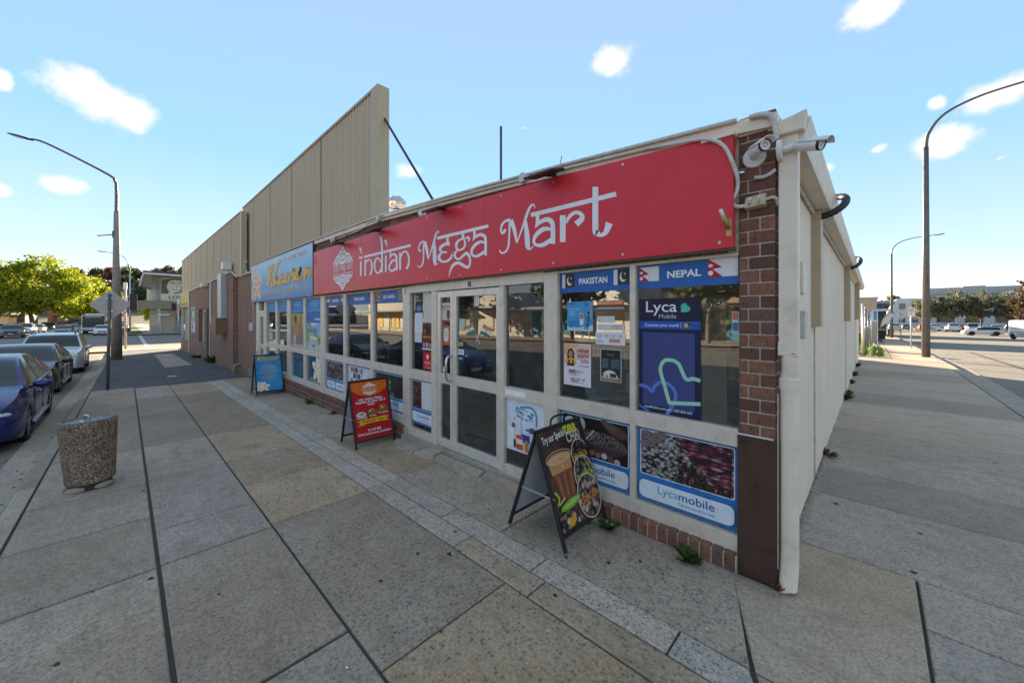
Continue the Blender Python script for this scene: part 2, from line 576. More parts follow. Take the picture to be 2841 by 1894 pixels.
SIGN_STROKES=[[(-6.023,3.063),(-6.003,3.066),(-6.024,3.059),(-5.994,3.063),(-6.026,3.054),(-5.98,3.06),(-6.027,3.048),(-5.965,3.054),(-6.025,3.041),(-5.953,3.046),(-6.018,3.032),(-5.945,3.036),(-6.007,3.022),(-5.938,3.025),(-5.994,3.011),(-5.933,3.013),(-5.981,2.998),(-5.927,2.998),(-5.966,2.98),(-5.922,2.98),(-5.948,2.959),(-5.916,2.958),(-5.932,2.939),(-5.911,2.938),(-5.921,2.925),(-5.908,2.925)],[(-6.02,2.852),(-6.038,2.887),(-5.876,2.85),(-5.893,2.886)],[(-5.991,2.809),(-5.926,2.803),(-5.991,2.54),(-5.926,2.535)],[(-5.81,2.816),(-5.747,2.809),(-5.81,2.531),(-5.747,2.526)],[(-5.754,2.724),(-5.78,2.73),(-5.741,2.736),(-5.772,2.743),(-5.722,2.753),(-5.76,2.763),(-5.702,2.77),(-5.746,2.783),(-5.684,2.781),(-5.726,2.799),(-5.669,2.785),(-5.7,2.808),(-5.654,2.787),(-5.67,2.811),(-5.637,2.787),(-5.64,2.81),(-5.622,2.785),(-5.613,2.806),(-5.607,2.781),(-5.586,2.799),(-5.592,2.775),(-5.56,2.789),(-5.578,2.766),(-5.536,2.777),(-5.568,2.756),(-5.517,2.761),(-5.559,2.743),(-5.504,2.743),(-5.553,2.726),(-5.496,2.724),(-5.55,2.706),(-5.492,2.703),(-5.549,2.686),(-5.489,2.681),(-5.55,2.664),(-5.489,2.657),(-5.554,2.639),(-5.491,2.631),(-5.561,2.615),(-5.496,2.605),(-5.569,2.594),(-5.503,2.582),(-5.582,2.577),(-5.514,2.561),(-5.598,2.562),(-5.529,2.543),(-5.615,2.549),(-5.543,2.529),(-5.627,2.54),(-5.552,2.519)],[(-5.27,3.145),(-5.192,3.148),(-5.259,3.13),(-5.182,3.133),(-5.242,3.11),(-5.167,3.112),(-5.226,3.087),(-5.152,3.087),(-5.212,3.063),(-5.139,3.06),(-5.203,3.041),(-5.132,3.037),(-5.196,3.019),(-5.128,3.013),(-5.19,2.991),(-5.125,2.984),(-5.186,2.951),(-5.123,2.943),(-5.184,2.889),(-5.122,2.882),(-5.184,2.812),(-5.122,2.805),(-5.185,2.734),(-5.123,2.728),(-5.186,2.671),(-5.123,2.665),(-5.186,2.625),(-5.123,2.619),(-5.186,2.588),(-5.123,2.583),(-5.186,2.56),(-5.123,2.555),(-5.186,2.54),(-5.123,2.535)],[(-5.166,2.704),(-5.186,2.701),(-5.174,2.715),(-5.2,2.71),(-5.187,2.73),(-5.219,2.724),(-5.202,2.746),(-5.241,2.738),(-5.218,2.761),(-5.26,2.751),(-5.234,2.773),(-5.277,2.763),(-5.252,2.786),(-5.292,2.774),(-5.276,2.798),(-5.304,2.781),(-5.308,2.807),(-5.307,2.782),(-5.341,2.806),(-5.314,2.781),(-5.368,2.8),(-5.328,2.776),(-5.393,2.789),(-5.343,2.768),(-5.413,2.775),(-5.357,2.758),(-5.428,2.757),(-5.369,2.743),(-5.44,2.735),(-5.38,2.723),(-5.448,2.711),(-5.389,2.702),(-5.451,2.687),(-5.393,2.681),(-5.45,2.664),(-5.393,2.66),(-5.445,2.639),(-5.389,2.638),(-5.435,2.615),(-5.382,2.616),(-5.42,2.593),(-5.371,2.598),(-5.399,2.572),(-5.354,2.581),(-5.373,2.552),(-5.332,2.564),(-5.344,2.536),(-5.31,2.552),(-5.309,2.524),(-5.298,2.547),(-5.271,2.523),(-5.293,2.548),(-5.241,2.53),(-5.28,2.552),(-5.218,2.541),(-5.263,2.561),(-5.199,2.554),(-5.248,2.57),(-5.184,2.57),(-5.232,2.583),(-5.172,2.589),(-5.217,2.6),(-5.163,2.607),(-5.204,2.616),(-5.157,2.619),(-5.195,2.628)],[(-5.072,3.063),(-5.051,3.065),(-5.073,3.058),(-5.042,3.061),(-5.075,3.051),(-5.029,3.055),(-5.075,3.042),(-5.015,3.048),(-5.072,3.034),(-5.005,3.042),(-5.064,3.026),(-5.0,3.037),(-5.055,3.021),(-4.995,3.03),(-5.046,3.016),(-4.989,3.02),(-5.035,3.006),(-4.984,3.006),(-5.021,2.987),(-4.979,2.986),(-5.004,2.962),(-4.974,2.962),(-4.988,2.938),(-4.97,2.938),(-4.978,2.922),(-4.967,2.922)],[(-5.052,2.808),(-4.995,2.801),(-5.052,2.537),(-4.995,2.532)],[(-5.817,2.847),(-5.839,2.888),(-5.651,2.847),(-5.672,2.888),(-5.423,2.847),(-5.444,2.888),(-5.181,2.847),(-5.2,2.887),(-4.963,2.847),(-4.982,2.887),(-4.755,2.848),(-4.774,2.887),(-4.546,2.848),(-4.564,2.887),(-4.368,2.848),(-4.386,2.887),(-4.248,2.848),(-4.266,2.887)],[(-4.892,2.859),(-4.848,2.854),(-4.892,2.846),(-4.848,2.841),(-4.891,2.826),(-4.847,2.821),(-4.891,2.806),(-4.848,2.8),(-4.892,2.788),(-4.852,2.781),(-4.895,2.773),(-4.861,2.765),(-4.9,2.757),(-4.874,2.751),(-4.905,2.744),(-4.886,2.739),(-4.908,2.734),(-4.894,2.73)],[(-4.889,2.731),(-4.906,2.736),(-4.877,2.739),(-4.899,2.746),(-4.861,2.752),(-4.89,2.762),(-4.842,2.764),(-4.877,2.778),(-4.824,2.772),(-4.861,2.791),(-4.807,2.777),(-4.841,2.8),(-4.789,2.78),(-4.818,2.807),(-4.773,2.78),(-4.79,2.811),(-4.765,2.779),(-4.758,2.81),(-4.757,2.776),(-4.727,2.802),(-4.744,2.77),(-4.7,2.79),(-4.731,2.761),(-4.678,2.775),(-4.721,2.751),(-4.661,2.76),(-4.713,2.742),(-4.651,2.745),(-4.708,2.733),(-4.647,2.73),(-4.704,2.717),(-4.646,2.713),(-4.701,2.694),(-4.645,2.689),(-4.7,2.658),(-4.644,2.652),(-4.7,2.611),(-4.644,2.605),(-4.701,2.565),(-4.645,2.56),(-4.701,2.534),(-4.645,2.529)],[(-4.661,2.673),(-4.685,2.658),(-4.676,2.682),(-4.705,2.665),(-4.7,2.696),(-4.731,2.675),(-4.733,2.711),(-4.754,2.682),(-4.778,2.719),(-4.763,2.682),(-4.819,2.712),(-4.774,2.679),(-4.85,2.7),(-4.798,2.671),(-4.876,2.684),(-4.822,2.66),(-4.897,2.669),(-4.843,2.648),(-4.913,2.653),(-4.86,2.636),(-4.926,2.636),(-4.874,2.623),(-4.933,2.618),(-4.884,2.609),(-4.937,2.602),(-4.888,2.597),(-4.935,2.586),(-4.887,2.585),(-4.928,2.57),(-4.881,2.575),(-4.916,2.556),(-4.871,2.566),(-4.898,2.543),(-4.861,2.56),(-4.874,2.532),(-4.847,2.555),(-4.845,2.523),(-4.831,2.551),(-4.811,2.518),(-4.815,2.55),(-4.773,2.519),(-4.803,2.55),(-4.74,2.529),(-4.784,2.556),(-4.711,2.544),(-4.756,2.567),(-4.687,2.559),(-4.73,2.58),(-4.67,2.569),(-4.711,2.589)],[(-4.6,2.798),(-4.539,2.79),(-4.598,2.534),(-4.54,2.529)],[(-4.543,2.703),(-4.562,2.708),(-4.529,2.718),(-4.555,2.724),(-4.511,2.739),(-4.544,2.748),(-4.49,2.76),(-4.531,2.773),(-4.472,2.774),(-4.515,2.793),(-4.458,2.781),(-4.494,2.804),(-4.445,2.785),(-4.469,2.81),(-4.433,2.786),(-4.442,2.811),(-4.421,2.785),(-4.416,2.808),(-4.408,2.781),(-4.391,2.803),(-4.394,2.775),(-4.365,2.793),(-4.381,2.767),(-4.341,2.78),(-4.37,2.755),(-4.321,2.763),(-4.357,2.739),(-4.306,2.742),(-4.345,2.717),(-4.295,2.718),(-4.336,2.694),(-4.287,2.693),(-4.331,2.672),(-4.283,2.669),(-4.33,2.652),(-4.282,2.646),(-4.333,2.631),(-4.284,2.624),(-4.34,2.612),(-4.289,2.602),(-4.349,2.594),(-4.296,2.581),(-4.363,2.578),(-4.309,2.561),(-4.381,2.563),(-4.324,2.542),(-4.4,2.549),(-4.339,2.527),(-4.413,2.539),(-4.349,2.516)],[(-3.994,2.776),(-3.974,2.77),(-4.001,2.772),(-3.972,2.764),(-4.011,2.767),(-3.971,2.755),(-4.02,2.764),(-3.972,2.744),(-4.015,2.767),(-3.989,2.734),(-3.999,2.766),(-4.02,2.738),(-4.001,2.766),(-4.036,2.747),(-4.008,2.768),(-4.047,2.757),(-4.015,2.772),(-4.054,2.767),(-4.02,2.778),(-4.058,2.778),(-4.025,2.787),(-4.06,2.789),(-4.028,2.797),(-4.059,2.801),(-4.027,2.807),(-4.056,2.813),(-4.021,2.818),(-4.05,2.827),(-4.011,2.831),(-4.042,2.841),(-3.998,2.842),(-4.031,2.855),(-3.986,2.851),(-4.018,2.867),(-3.973,2.857),(-4.003,2.876),(-3.96,2.861),(-3.986,2.883),(-3.946,2.864),(-3.966,2.888),(-3.936,2.864),(-3.943,2.89),(-3.926,2.86),(-3.916,2.887),(-3.911,2.854),(-3.89,2.881),(-3.895,2.845),(-3.869,2.875),(-3.883,2.839),(-3.856,2.871)],[(-3.931,2.844),(-3.895,2.84),(-3.93,2.821),(-3.895,2.817),(-3.93,2.788),(-3.895,2.784),(-3.93,2.752),(-3.895,2.747),(-3.931,2.718),(-3.895,2.714),(-3.931,2.687),(-3.896,2.683),(-3.932,2.656),(-3.897,2.652),(-3.934,2.628),(-3.899,2.623),(-3.939,2.603),(-3.904,2.597),(-3.947,2.583),(-3.913,2.575),(-3.957,2.567),(-3.924,2.557),(-3.969,2.553),(-3.937,2.541),(-3.981,2.543),(-3.952,2.529),(-3.993,2.536),(-3.969,2.52),(-4.006,2.532),(-3.99,2.514),(-4.018,2.531),(-4.011,2.512),(-4.025,2.531),(-4.033,2.514),(-4.03,2.533),(-4.052,2.523),(-4.04,2.54),(-4.064,2.534),(-4.049,2.549),(-4.073,2.544),(-4.056,2.556),(-4.078,2.551)],[(-3.915,2.861),(-3.841,2.862),(-3.906,2.84),(-3.832,2.841),(-3.892,2.811),(-3.82,2.811),(-3.877,2.777),(-3.806,2.777),(-3.863,2.745),(-3.796,2.744),(-3.85,2.711),(-3.79,2.709),(-3.835,2.673),(-3.786,2.671),(-3.821,2.638),(-3.784,2.637),(-3.812,2.615),(-3.782,2.614)],[(-3.789,2.606),(-3.805,2.611),(-3.775,2.626),(-3.793,2.631),(-3.755,2.654),(-3.776,2.66),(-3.732,2.686),(-3.757,2.693),(-3.71,2.718),(-3.739,2.726),(-3.689,2.75),(-3.721,2.759),(-3.668,2.784),(-3.704,2.795),(-3.647,2.818),(-3.686,2.829),(-3.63,2.847),(-3.67,2.86),(-3.615,2.873),(-3.656,2.886),(-3.603,2.897),(-3.644,2.91),(-3.593,2.917),(-3.631,2.93),(-3.583,2.933),(-3.619,2.947),(-3.574,2.944),(-3.607,2.959),(-3.565,2.951),(-3.594,2.968),(-3.559,2.954),(-3.58,2.973),(-3.56,2.956),(-3.562,2.975),(-3.563,2.958),(-3.543,2.966),(-3.556,2.952),(-3.535,2.955),(-3.548,2.944),(-3.531,2.946),(-3.543,2.938),(-3.528,2.94)],[(-3.666,2.846),(-3.624,2.841),(-3.67,2.823),(-3.619,2.817),(-3.675,2.79),(-3.613,2.783),(-3.68,2.753),(-3.606,2.744),(-3.683,2.717),(-3.601,2.707),(-3.684,2.68),(-3.599,2.67),(-3.684,2.641),(-3.597,2.632),(-3.682,2.604),(-3.597,2.596),(-3.678,2.574),(-3.596,2.568),(-3.672,2.552),(-3.596,2.549),(-3.664,2.536),(-3.598,2.538),(-3.651,2.522),(-3.6,2.533),(-3.625,2.509),(-3.61,2.535),(-3.596,2.511),(-3.611,2.533),(-3.578,2.519),(-3.595,2.534),(-3.563,2.528),(-3.575,2.538),(-3.554,2.533),(-3.562,2.54)],[(-3.572,2.852),(-3.588,2.895),(-3.466,2.852),(-3.483,2.894),(-3.32,2.852),(-3.336,2.893),(-3.163,2.851),(-3.178,2.892),(-3.02,2.851),(-3.035,2.89),(-2.882,2.85),(-2.896,2.889),(-2.741,2.849),(-2.755,2.888),(-2.621,2.848),(-2.633,2.887),(-2.539,2.848),(-2.552,2.886)],[(-3.366,2.854),(-3.315,2.847),(-3.366,2.782),(-3.315,2.775)],[(-3.29,2.781),(-3.293,2.735),(-3.307,2.783),(-3.311,2.739),(-3.334,2.786),(-3.335,2.744),(-3.366,2.789),(-3.36,2.749),(-3.398,2.789),(-3.38,2.75),(-3.429,2.786),(-3.4,2.748),(-3.457,2.78),(-3.422,2.743),(-3.484,2.772),(-3.443,2.737),(-3.505,2.764),(-3.459,2.731),(-3.521,2.754),(-3.469,2.726),(-3.533,2.743),(-3.476,2.721),(-3.539,2.73),(-3.48,2.716),(-3.538,2.716),(-3.482,2.713),(-3.53,2.702),(-3.481,2.708),(-3.517,2.688),(-3.477,2.701),(-3.498,2.676),(-3.469,2.694),(-3.474,2.666),(-3.458,2.688),(-3.444,2.658),(-3.436,2.681),(-3.41,2.651),(-3.406,2.675),(-3.379,2.646),(-3.375,2.67),(-3.358,2.642),(-3.354,2.667)],[(-3.471,2.681),(-3.446,2.662),(-3.487,2.676),(-3.458,2.654),(-3.512,2.668),(-3.476,2.644),(-3.538,2.658),(-3.492,2.632),(-3.558,2.644),(-3.5,2.623),(-3.568,2.627),(-3.502,2.614),(-3.57,2.608),(-3.502,2.603),(-3.564,2.588),(-3.5,2.593),(-3.548,2.568),(-3.495,2.586),(-3.521,2.552),(-3.484,2.577),(-3.489,2.54),(-3.464,2.566),(-3.454,2.53),(-3.441,2.557),(-3.421,2.524),(-3.419,2.551),(-3.387,2.523),(-3.397,2.551),(-3.355,2.525),(-3.373,2.554),(-3.324,2.529),(-3.35,2.559),(-3.297,2.537),(-3.33,2.565),(-3.275,2.547),(-3.314,2.572),(-3.258,2.56),(-3.299,2.581),(-3.245,2.573),(-3.285,2.591),(-3.236,2.587),(-3.274,2.601),(-3.232,2.601),(-3.264,2.609),(-3.234,2.615),(-3.256,2.619),(-3.237,2.626),(-3.25,2.628),(-3.24,2.634),(-3.246,2.635)],[(-3.048,2.854),(-2.993,2.847),(-3.044,2.781),(-2.992,2.774)],[(-3.02,2.791),(-3.015,2.775),(-3.035,2.792),(-3.03,2.775),(-3.057,2.795),(-3.05,2.774),(-3.083,2.795),(-3.07,2.771),(-3.109,2.792),(-3.085,2.767),(-3.13,2.785),(-3.098,2.761),(-3.15,2.775),(-3.111,2.752),(-3.167,2.763),(-3.122,2.742),(-3.178,2.747),(-3.129,2.732),(-3.183,2.729),(-3.132,2.72),(-3.181,2.71),(-3.133,2.706),(-3.175,2.691),(-3.132,2.692),(-3.165,2.674),(-3.128,2.682),(-3.148,2.66),(-3.122,2.676),(-3.126,2.65),(-3.111,2.67),(-3.104,2.644),(-3.098,2.666),(-3.081,2.641),(-3.085,2.664),(-3.058,2.641),(-3.07,2.664),(-3.034,2.644),(-3.052,2.668),(-3.011,2.65),(-3.035,2.673),(-2.991,2.658),(-3.022,2.679),(-2.977,2.669),(-3.013,2.687),(-2.966,2.683),(-3.005,2.697),(-2.959,2.697),(-2.999,2.708),(-2.955,2.713),(-2.996,2.719),(-2.958,2.73),(-2.997,2.732),(-2.964,2.748),(-3.001,2.747),(-2.971,2.764),(-3.007,2.763),(-2.976,2.774),(-3.01,2.773)],[(-2.971,2.769),(-2.988,2.783),(-2.962,2.774),(-2.98,2.787),(-2.949,2.779),(-2.968,2.795),(-2.936,2.784),(-2.953,2.802),(-2.93,2.784),(-2.935,2.805),(-2.93,2.783),(-2.914,2.801),(-2.927,2.778),(-2.897,2.792),(-2.924,2.773),(-2.884,2.781),(-2.922,2.77),(-2.877,2.767),(-2.92,2.764),(-2.882,2.754),(-2.919,2.752),(-2.893,2.743),(-2.92,2.739),(-2.905,2.734),(-2.92,2.73),(-2.913,2.728)],[(-3.128,2.666),(-3.108,2.647),(-3.141,2.663),(-3.12,2.642),(-3.162,2.658),(-3.137,2.635),(-3.185,2.65),(-3.153,2.628),(-3.202,2.638),(-3.161,2.621),(-3.211,2.623),(-3.165,2.612),(-3.214,2.607),(-3.167,2.601),(-3.211,2.589),(-3.166,2.59),(-3.202,2.573),(-3.162,2.581),(-3.186,2.557),(-3.153,2.572),(-3.165,2.543),(-3.139,2.562),(-3.139,2.531),(-3.124,2.554),(-3.109,2.525),(-3.113,2.552),(-3.08,2.529),(-3.102,2.554),(-3.055,2.537),(-3.084,2.561),(-3.033,2.547),(-3.064,2.572),(-3.011,2.555),(-3.044,2.582),(-2.989,2.564),(-3.024,2.592),(-2.967,2.573),(-3.003,2.603),(-2.95,2.578),(-2.979,2.614),(-2.948,2.579),(-2.944,2.616),(-2.948,2.578),(-2.912,2.602),(-2.938,2.571),(-2.893,2.585),(-2.926,2.557),(-2.88,2.566),(-2.915,2.543),(-2.87,2.547),(-2.907,2.526),(-2.864,2.527),(-2.901,2.507),(-2.86,2.505),(-2.897,2.487),(-2.86,2.484),(-2.898,2.471),(-2.861,2.464),(-2.904,2.458),(-2.866,2.447),(-2.913,2.446),(-2.875,2.43),(-2.923,2.438),(-2.887,2.416),(-2.929,2.437),(-2.91,2.405),(-2.933,2.438),(-2.94,2.405),(-2.946,2.442),(-2.967,2.412),(-2.965,2.451),(-2.99,2.422),(-2.986,2.46),(-3.014,2.431),(-3.007,2.47),(-3.039,2.442),(-3.031,2.483),(-3.063,2.455),(-3.059,2.496),(-3.085,2.466),(-3.09,2.506),(-3.103,2.472),(-3.123,2.512),(-3.122,2.474),(-3.154,2.513),(-3.142,2.474),(-3.186,2.511),(-3.161,2.472),(-3.215,2.504),(-3.178,2.468),(-3.239,2.492),(-3.195,2.462),(-3.259,2.476),(-3.213,2.452),(-3.276,2.458),(-3.231,2.44),(-3.29,2.438),(-3.249,2.424),(-3.301,2.411),(-3.267,2.402),(-3.309,2.38),(-3.286,2.374),(-3.315,2.351),(-3.302,2.348),(-3.32,2.331),(-3.314,2.329)],[(-2.822,2.853),(-2.776,2.847),(-2.822,2.84),(-2.775,2.835),(-2.821,2.823),(-2.774,2.817),(-2.82,2.805),(-2.774,2.796),(-2.821,2.789),(-2.778,2.778),(-2.824,2.775),(-2.789,2.762),(-2.829,2.759),(-2.804,2.748),(-2.835,2.744),(-2.819,2.737),(-2.839,2.734),(-2.829,2.73)],[(-2.828,2.731),(-2.84,2.737),(-2.819,2.737),(-2.835,2.745),(-2.805,2.744),(-2.829,2.757),(-2.79,2.752),(-2.819,2.77),(-2.774,2.757),(-2.804,2.782),(-2.755,2.762),(-2.784,2.791),(-2.733,2.766),(-2.76,2.8),(-2.712,2.769),(-2.734,2.806),(-2.695,2.77),(-2.706,2.808),(-2.682,2.768),(-2.679,2.806),(-2.668,2.764),(-2.653,2.799),(-2.655,2.759),(-2.629,2.79),(-2.643,2.753),(-2.611,2.779),(-2.633,2.747),(-2.598,2.77),(-2.629,2.746),(-2.585,2.757),(-2.624,2.739),(-2.577,2.74),(-2.618,2.719),(-2.573,2.715),(-2.616,2.678),(-2.571,2.673),(-2.616,2.623),(-2.571,2.617),(-2.617,2.569),(-2.571,2.564),(-2.617,2.532),(-2.572,2.527)],[(-2.592,2.686),(-2.601,2.668),(-2.607,2.693),(-2.618,2.672),(-2.631,2.703),(-2.642,2.678),(-2.66,2.714),(-2.665,2.683),(-2.693,2.719),(-2.683,2.684),(-2.726,2.717),(-2.702,2.681),(-2.756,2.711),(-2.725,2.675),(-2.785,2.701),(-2.748,2.667),(-2.809,2.691),(-2.769,2.658),(-2.83,2.678),(-2.786,2.649),(-2.848,2.663),(-2.802,2.638),(-2.862,2.647),(-2.815,2.627),(-2.871,2.63),(-2.823,2.616),(-2.875,2.612),(-2.827,2.604),(-2.874,2.593),(-2.828,2.591),(-2.868,2.575),(-2.825,2.578),(-2.856,2.557),(-2.82,2.57),(-2.836,2.543),(-2.812,2.565),(-2.813,2.533),(-2.798,2.56),(-2.787,2.526),(-2.782,2.557),(-2.761,2.522),(-2.766,2.555),(-2.734,2.522),(-2.75,2.557),(-2.708,2.525),(-2.73,2.56),(-2.683,2.53),(-2.71,2.565),(-2.661,2.537),(-2.691,2.57),(-2.64,2.547),(-2.672,2.576),(-2.622,2.559),(-2.652,2.583),(-2.608,2.57),(-2.633,2.59),(-2.598,2.577),(-2.62,2.595)],[(-2.272,2.791),(-2.255,2.783),(-2.278,2.788),(-2.255,2.778),(-2.285,2.786),(-2.254,2.771),(-2.292,2.783),(-2.256,2.762),(-2.299,2.779),(-2.26,2.755),(-2.307,2.773),(-2.267,2.748),(-2.314,2.764),(-2.279,2.74),(-2.319,2.759),(-2.293,2.733),(-2.311,2.757),(-2.318,2.732),(-2.307,2.755),(-2.336,2.746),(-2.314,2.763),(-2.344,2.759),(-2.32,2.774),(-2.349,2.774),(-2.322,2.785),(-2.351,2.789),(-2.321,2.797),(-2.351,2.804),(-2.318,2.809),(-2.348,2.819),(-2.311,2.822),(-2.343,2.834),(-2.303,2.832),(-2.335,2.848),(-2.294,2.842),(-2.323,2.861),(-2.282,2.851),(-2.309,2.872),(-2.268,2.858),(-2.292,2.881),(-2.255,2.862),(-2.272,2.888),(-2.239,2.861),(-2.249,2.892),(-2.219,2.857),(-2.224,2.892),(-2.199,2.852),(-2.203,2.891),(-2.184,2.849),(-2.189,2.891)],[(-2.214,2.845),(-2.183,2.839),(-2.215,2.821),(-2.185,2.815),(-2.216,2.787),(-2.187,2.781),(-2.217,2.749),(-2.189,2.744),(-2.219,2.714),(-2.191,2.709),(-2.221,2.682),(-2.193,2.677),(-2.223,2.65),(-2.194,2.645),(-2.227,2.621),(-2.197,2.615),(-2.232,2.597),(-2.202,2.588),(-2.241,2.578),(-2.211,2.567),(-2.251,2.562),(-2.223,2.549),(-2.263,2.55),(-2.237,2.534),(-2.275,2.542),(-2.253,2.523),(-2.287,2.537),(-2.272,2.516),(-2.3,2.534),(-2.292,2.513),(-2.313,2.534),(-2.313,2.513),(-2.322,2.535),(-2.332,2.518),(-2.328,2.539),(-2.348,2.528),(-2.336,2.547),(-2.358,2.541),(-2.344,2.557),(-2.365,2.552),(-2.349,2.564),(-2.369,2.559)],[(-2.209,2.868),(-2.149,2.874),(-2.199,2.847),(-2.139,2.853),(-2.184,2.818),(-2.125,2.824),(-2.168,2.785),(-2.111,2.789),(-2.154,2.753),(-2.099,2.754),(-2.139,2.716),(-2.091,2.715),(-2.124,2.674),(-2.085,2.673),(-2.11,2.635),(-2.08,2.634),(-2.101,2.608),(-2.077,2.608)],[(-2.082,2.603),(-2.096,2.609),(-2.066,2.63),(-2.083,2.636),(-2.044,2.667),(-2.064,2.676),(-2.019,2.71),(-2.042,2.72),(-1.995,2.75),(-2.022,2.761),(-1.973,2.79),(-2.003,2.803),(-1.951,2.832),(-1.983,2.846),(-1.931,2.871),(-1.965,2.886),(-1.914,2.902),(-1.948,2.918),(-1.902,2.923),(-1.934,2.94),(-1.893,2.937),(-1.923,2.955),(-1.885,2.947),(-1.912,2.965),(-1.878,2.954),(-1.901,2.974),(-1.869,2.96),(-1.888,2.98),(-1.861,2.963),(-1.873,2.984),(-1.855,2.964),(-1.858,2.983),(-1.854,2.965),(-1.842,2.976),(-1.851,2.962),(-1.833,2.964),(-1.845,2.951),(-1.83,2.951),(-1.841,2.938),(-1.828,2.938),(-1.837,2.93),(-1.827,2.93)],[(-1.982,2.834),(-1.945,2.83),(-1.981,2.802),(-1.937,2.798),(-1.98,2.756),(-1.926,2.751),(-1.978,2.707),(-1.914,2.701),(-1.976,2.664),(-1.906,2.658),(-1.974,2.63),(-1.902,2.622),(-1.972,2.598),(-1.902,2.59),(-1.968,2.568),(-1.902,2.564),(-1.961,2.543),(-1.901,2.546),(-1.948,2.524),(-1.901,2.538),(-1.928,2.51),(-1.904,2.536),(-1.908,2.507),(-1.905,2.533),(-1.892,2.509),(-1.9,2.53),(-1.878,2.515),(-1.89,2.53),(-1.865,2.524),(-1.876,2.534),(-1.854,2.534),(-1.862,2.541),(-1.847,2.54),(-1.852,2.545)],[(-1.88,2.848),(-1.893,2.893),(-1.775,2.848),(-1.788,2.892),(-1.63,2.847),(-1.643,2.891),(-1.478,2.847),(-1.49,2.89),(-1.342,2.846),(-1.354,2.89),(-1.214,2.846),(-1.226,2.889),(-1.087,2.847),(-1.098,2.889),(-0.979,2.847),(-0.99,2.889),(-0.906,2.847),(-0.917,2.889)],[(-1.82,2.863),(-1.772,2.854),(-1.82,2.846),(-1.772,2.838),(-1.82,2.823),(-1.771,2.814),(-1.82,2.798),(-1.772,2.788),(-1.821,2.779),(-1.776,2.765),(-1.823,2.765),(-1.788,2.749),(-1.826,2.751),(-1.803,2.737),(-1.831,2.738),(-1.817,2.73),(-1.834,2.729),(-1.827,2.724)],[(-1.823,2.724),(-1.833,2.732),(-1.811,2.73),(-1.827,2.741),(-1.796,2.738),(-1.818,2.755),(-1.778,2.746),(-1.806,2.771),(-1.761,2.752),(-1.789,2.784),(-1.741,2.757),(-1.767,2.794),(-1.717,2.761),(-1.742,2.803),(-1.695,2.764),(-1.715,2.809),(-1.679,2.764),(-1.688,2.811),(-1.668,2.761),(-1.662,2.807),(-1.658,2.757),(-1.638,2.799),(-1.65,2.752),(-1.616,2.787),(-1.643,2.746),(-1.598,2.772),(-1.638,2.74),(-1.586,2.757),(-1.634,2.735),(-1.577,2.74),(-1.63,2.723),(-1.573,2.72),(-1.627,2.701),(-1.57,2.695),(-1.625,2.664),(-1.568,2.656),(-1.625,2.615),(-1.569,2.606),(-1.626,2.568),(-1.569,2.559),(-1.627,2.535),(-1.57,2.527)],[(-1.612,2.688),(-1.617,2.664),(-1.628,2.695),(-1.634,2.667),(-1.653,2.706),(-1.659,2.671),(-1.684,2.716),(-1.683,2.674),(-1.717,2.72),(-1.701,2.673),(-1.748,2.715),(-1.719,2.669),(-1.776,2.705),(-1.74,2.662),(-1.801,2.692),(-1.762,2.653),(-1.822,2.678),(-1.781,2.643),(-1.839,2.663),(-1.796,2.633),(-1.852,2.646),(-1.81,2.622),(-1.861,2.628),(-1.82,2.611),(-1.866,2.611),(-1.825,2.6),(-1.866,2.593),(-1.827,2.59),(-1.861,2.575),(-1.824,2.579),(-1.85,2.556),(-1.819,2.57),(-1.831,2.541),(-1.811,2.565),(-1.807,2.53),(-1.797,2.561),(-1.778,2.521),(-1.776,2.558),(-1.746,2.516),(-1.753,2.557),(-1.713,2.517),(-1.732,2.559),(-1.68,2.525),(-1.707,2.565),(-1.647,2.538),(-1.677,2.576),(-1.619,2.551),(-1.649,2.588),(-1.6,2.56),(-1.629,2.596)],[(-1.512,2.798),(-1.443,2.785),(-1.512,2.537),(-1.446,2.528)],[(-1.431,2.703),(-1.455,2.718),(-1.421,2.713),(-1.448,2.73),(-1.408,2.728),(-1.438,2.748),(-1.392,2.743),(-1.424,2.767),(-1.378,2.754),(-1.409,2.782),(-1.364,2.762),(-1.391,2.793),(-1.349,2.769),(-1.372,2.801),(-1.335,2.773),(-1.35,2.807),(-1.323,2.774),(-1.328,2.808),(-1.313,2.77),(-1.305,2.803),(-1.3,2.763),(-1.283,2.793),(-1.289,2.755),(-1.263,2.781),(-1.283,2.748),(-1.247,2.768),(-1.282,2.744),(-1.236,2.752),(-1.282,2.74),(-1.23,2.734),(-1.283,2.736),(-1.231,2.716),(-1.286,2.733),(-1.238,2.699),(-1.296,2.727),(-1.253,2.684),(-1.313,2.719),(-1.272,2.671),(-1.332,2.711),(-1.29,2.66),(-1.346,2.705),(-1.302,2.653)],[(-1.146,2.986),(-1.087,2.972),(-1.147,2.912),(-1.087,2.898),(-1.148,2.803),(-1.087,2.791),(-1.148,2.693),(-1.087,2.682),(-1.147,2.613),(-1.086,2.605),(-1.145,2.576),(-1.084,2.572),(-1.135,2.55),(-1.087,2.578),(-1.108,2.538),(-1.105,2.591),(-1.118,2.544),(-1.082,2.579),(-1.111,2.539),(-1.074,2.568),(-1.096,2.529),(-1.071,2.561),(-1.079,2.523),(-1.067,2.556),(-1.062,2.52),(-1.062,2.553),(-1.045,2.519),(-1.055,2.553),(-1.028,2.521),(-1.046,2.556),(-1.01,2.526),(-1.038,2.561),(-0.992,2.537),(-1.033,2.568),(-0.977,2.556),(-1.027,2.583),(-0.963,2.578),(-1.02,2.606),(-0.951,2.599),(-1.015,2.629),(-0.943,2.613),(-1.01,2.646)]]
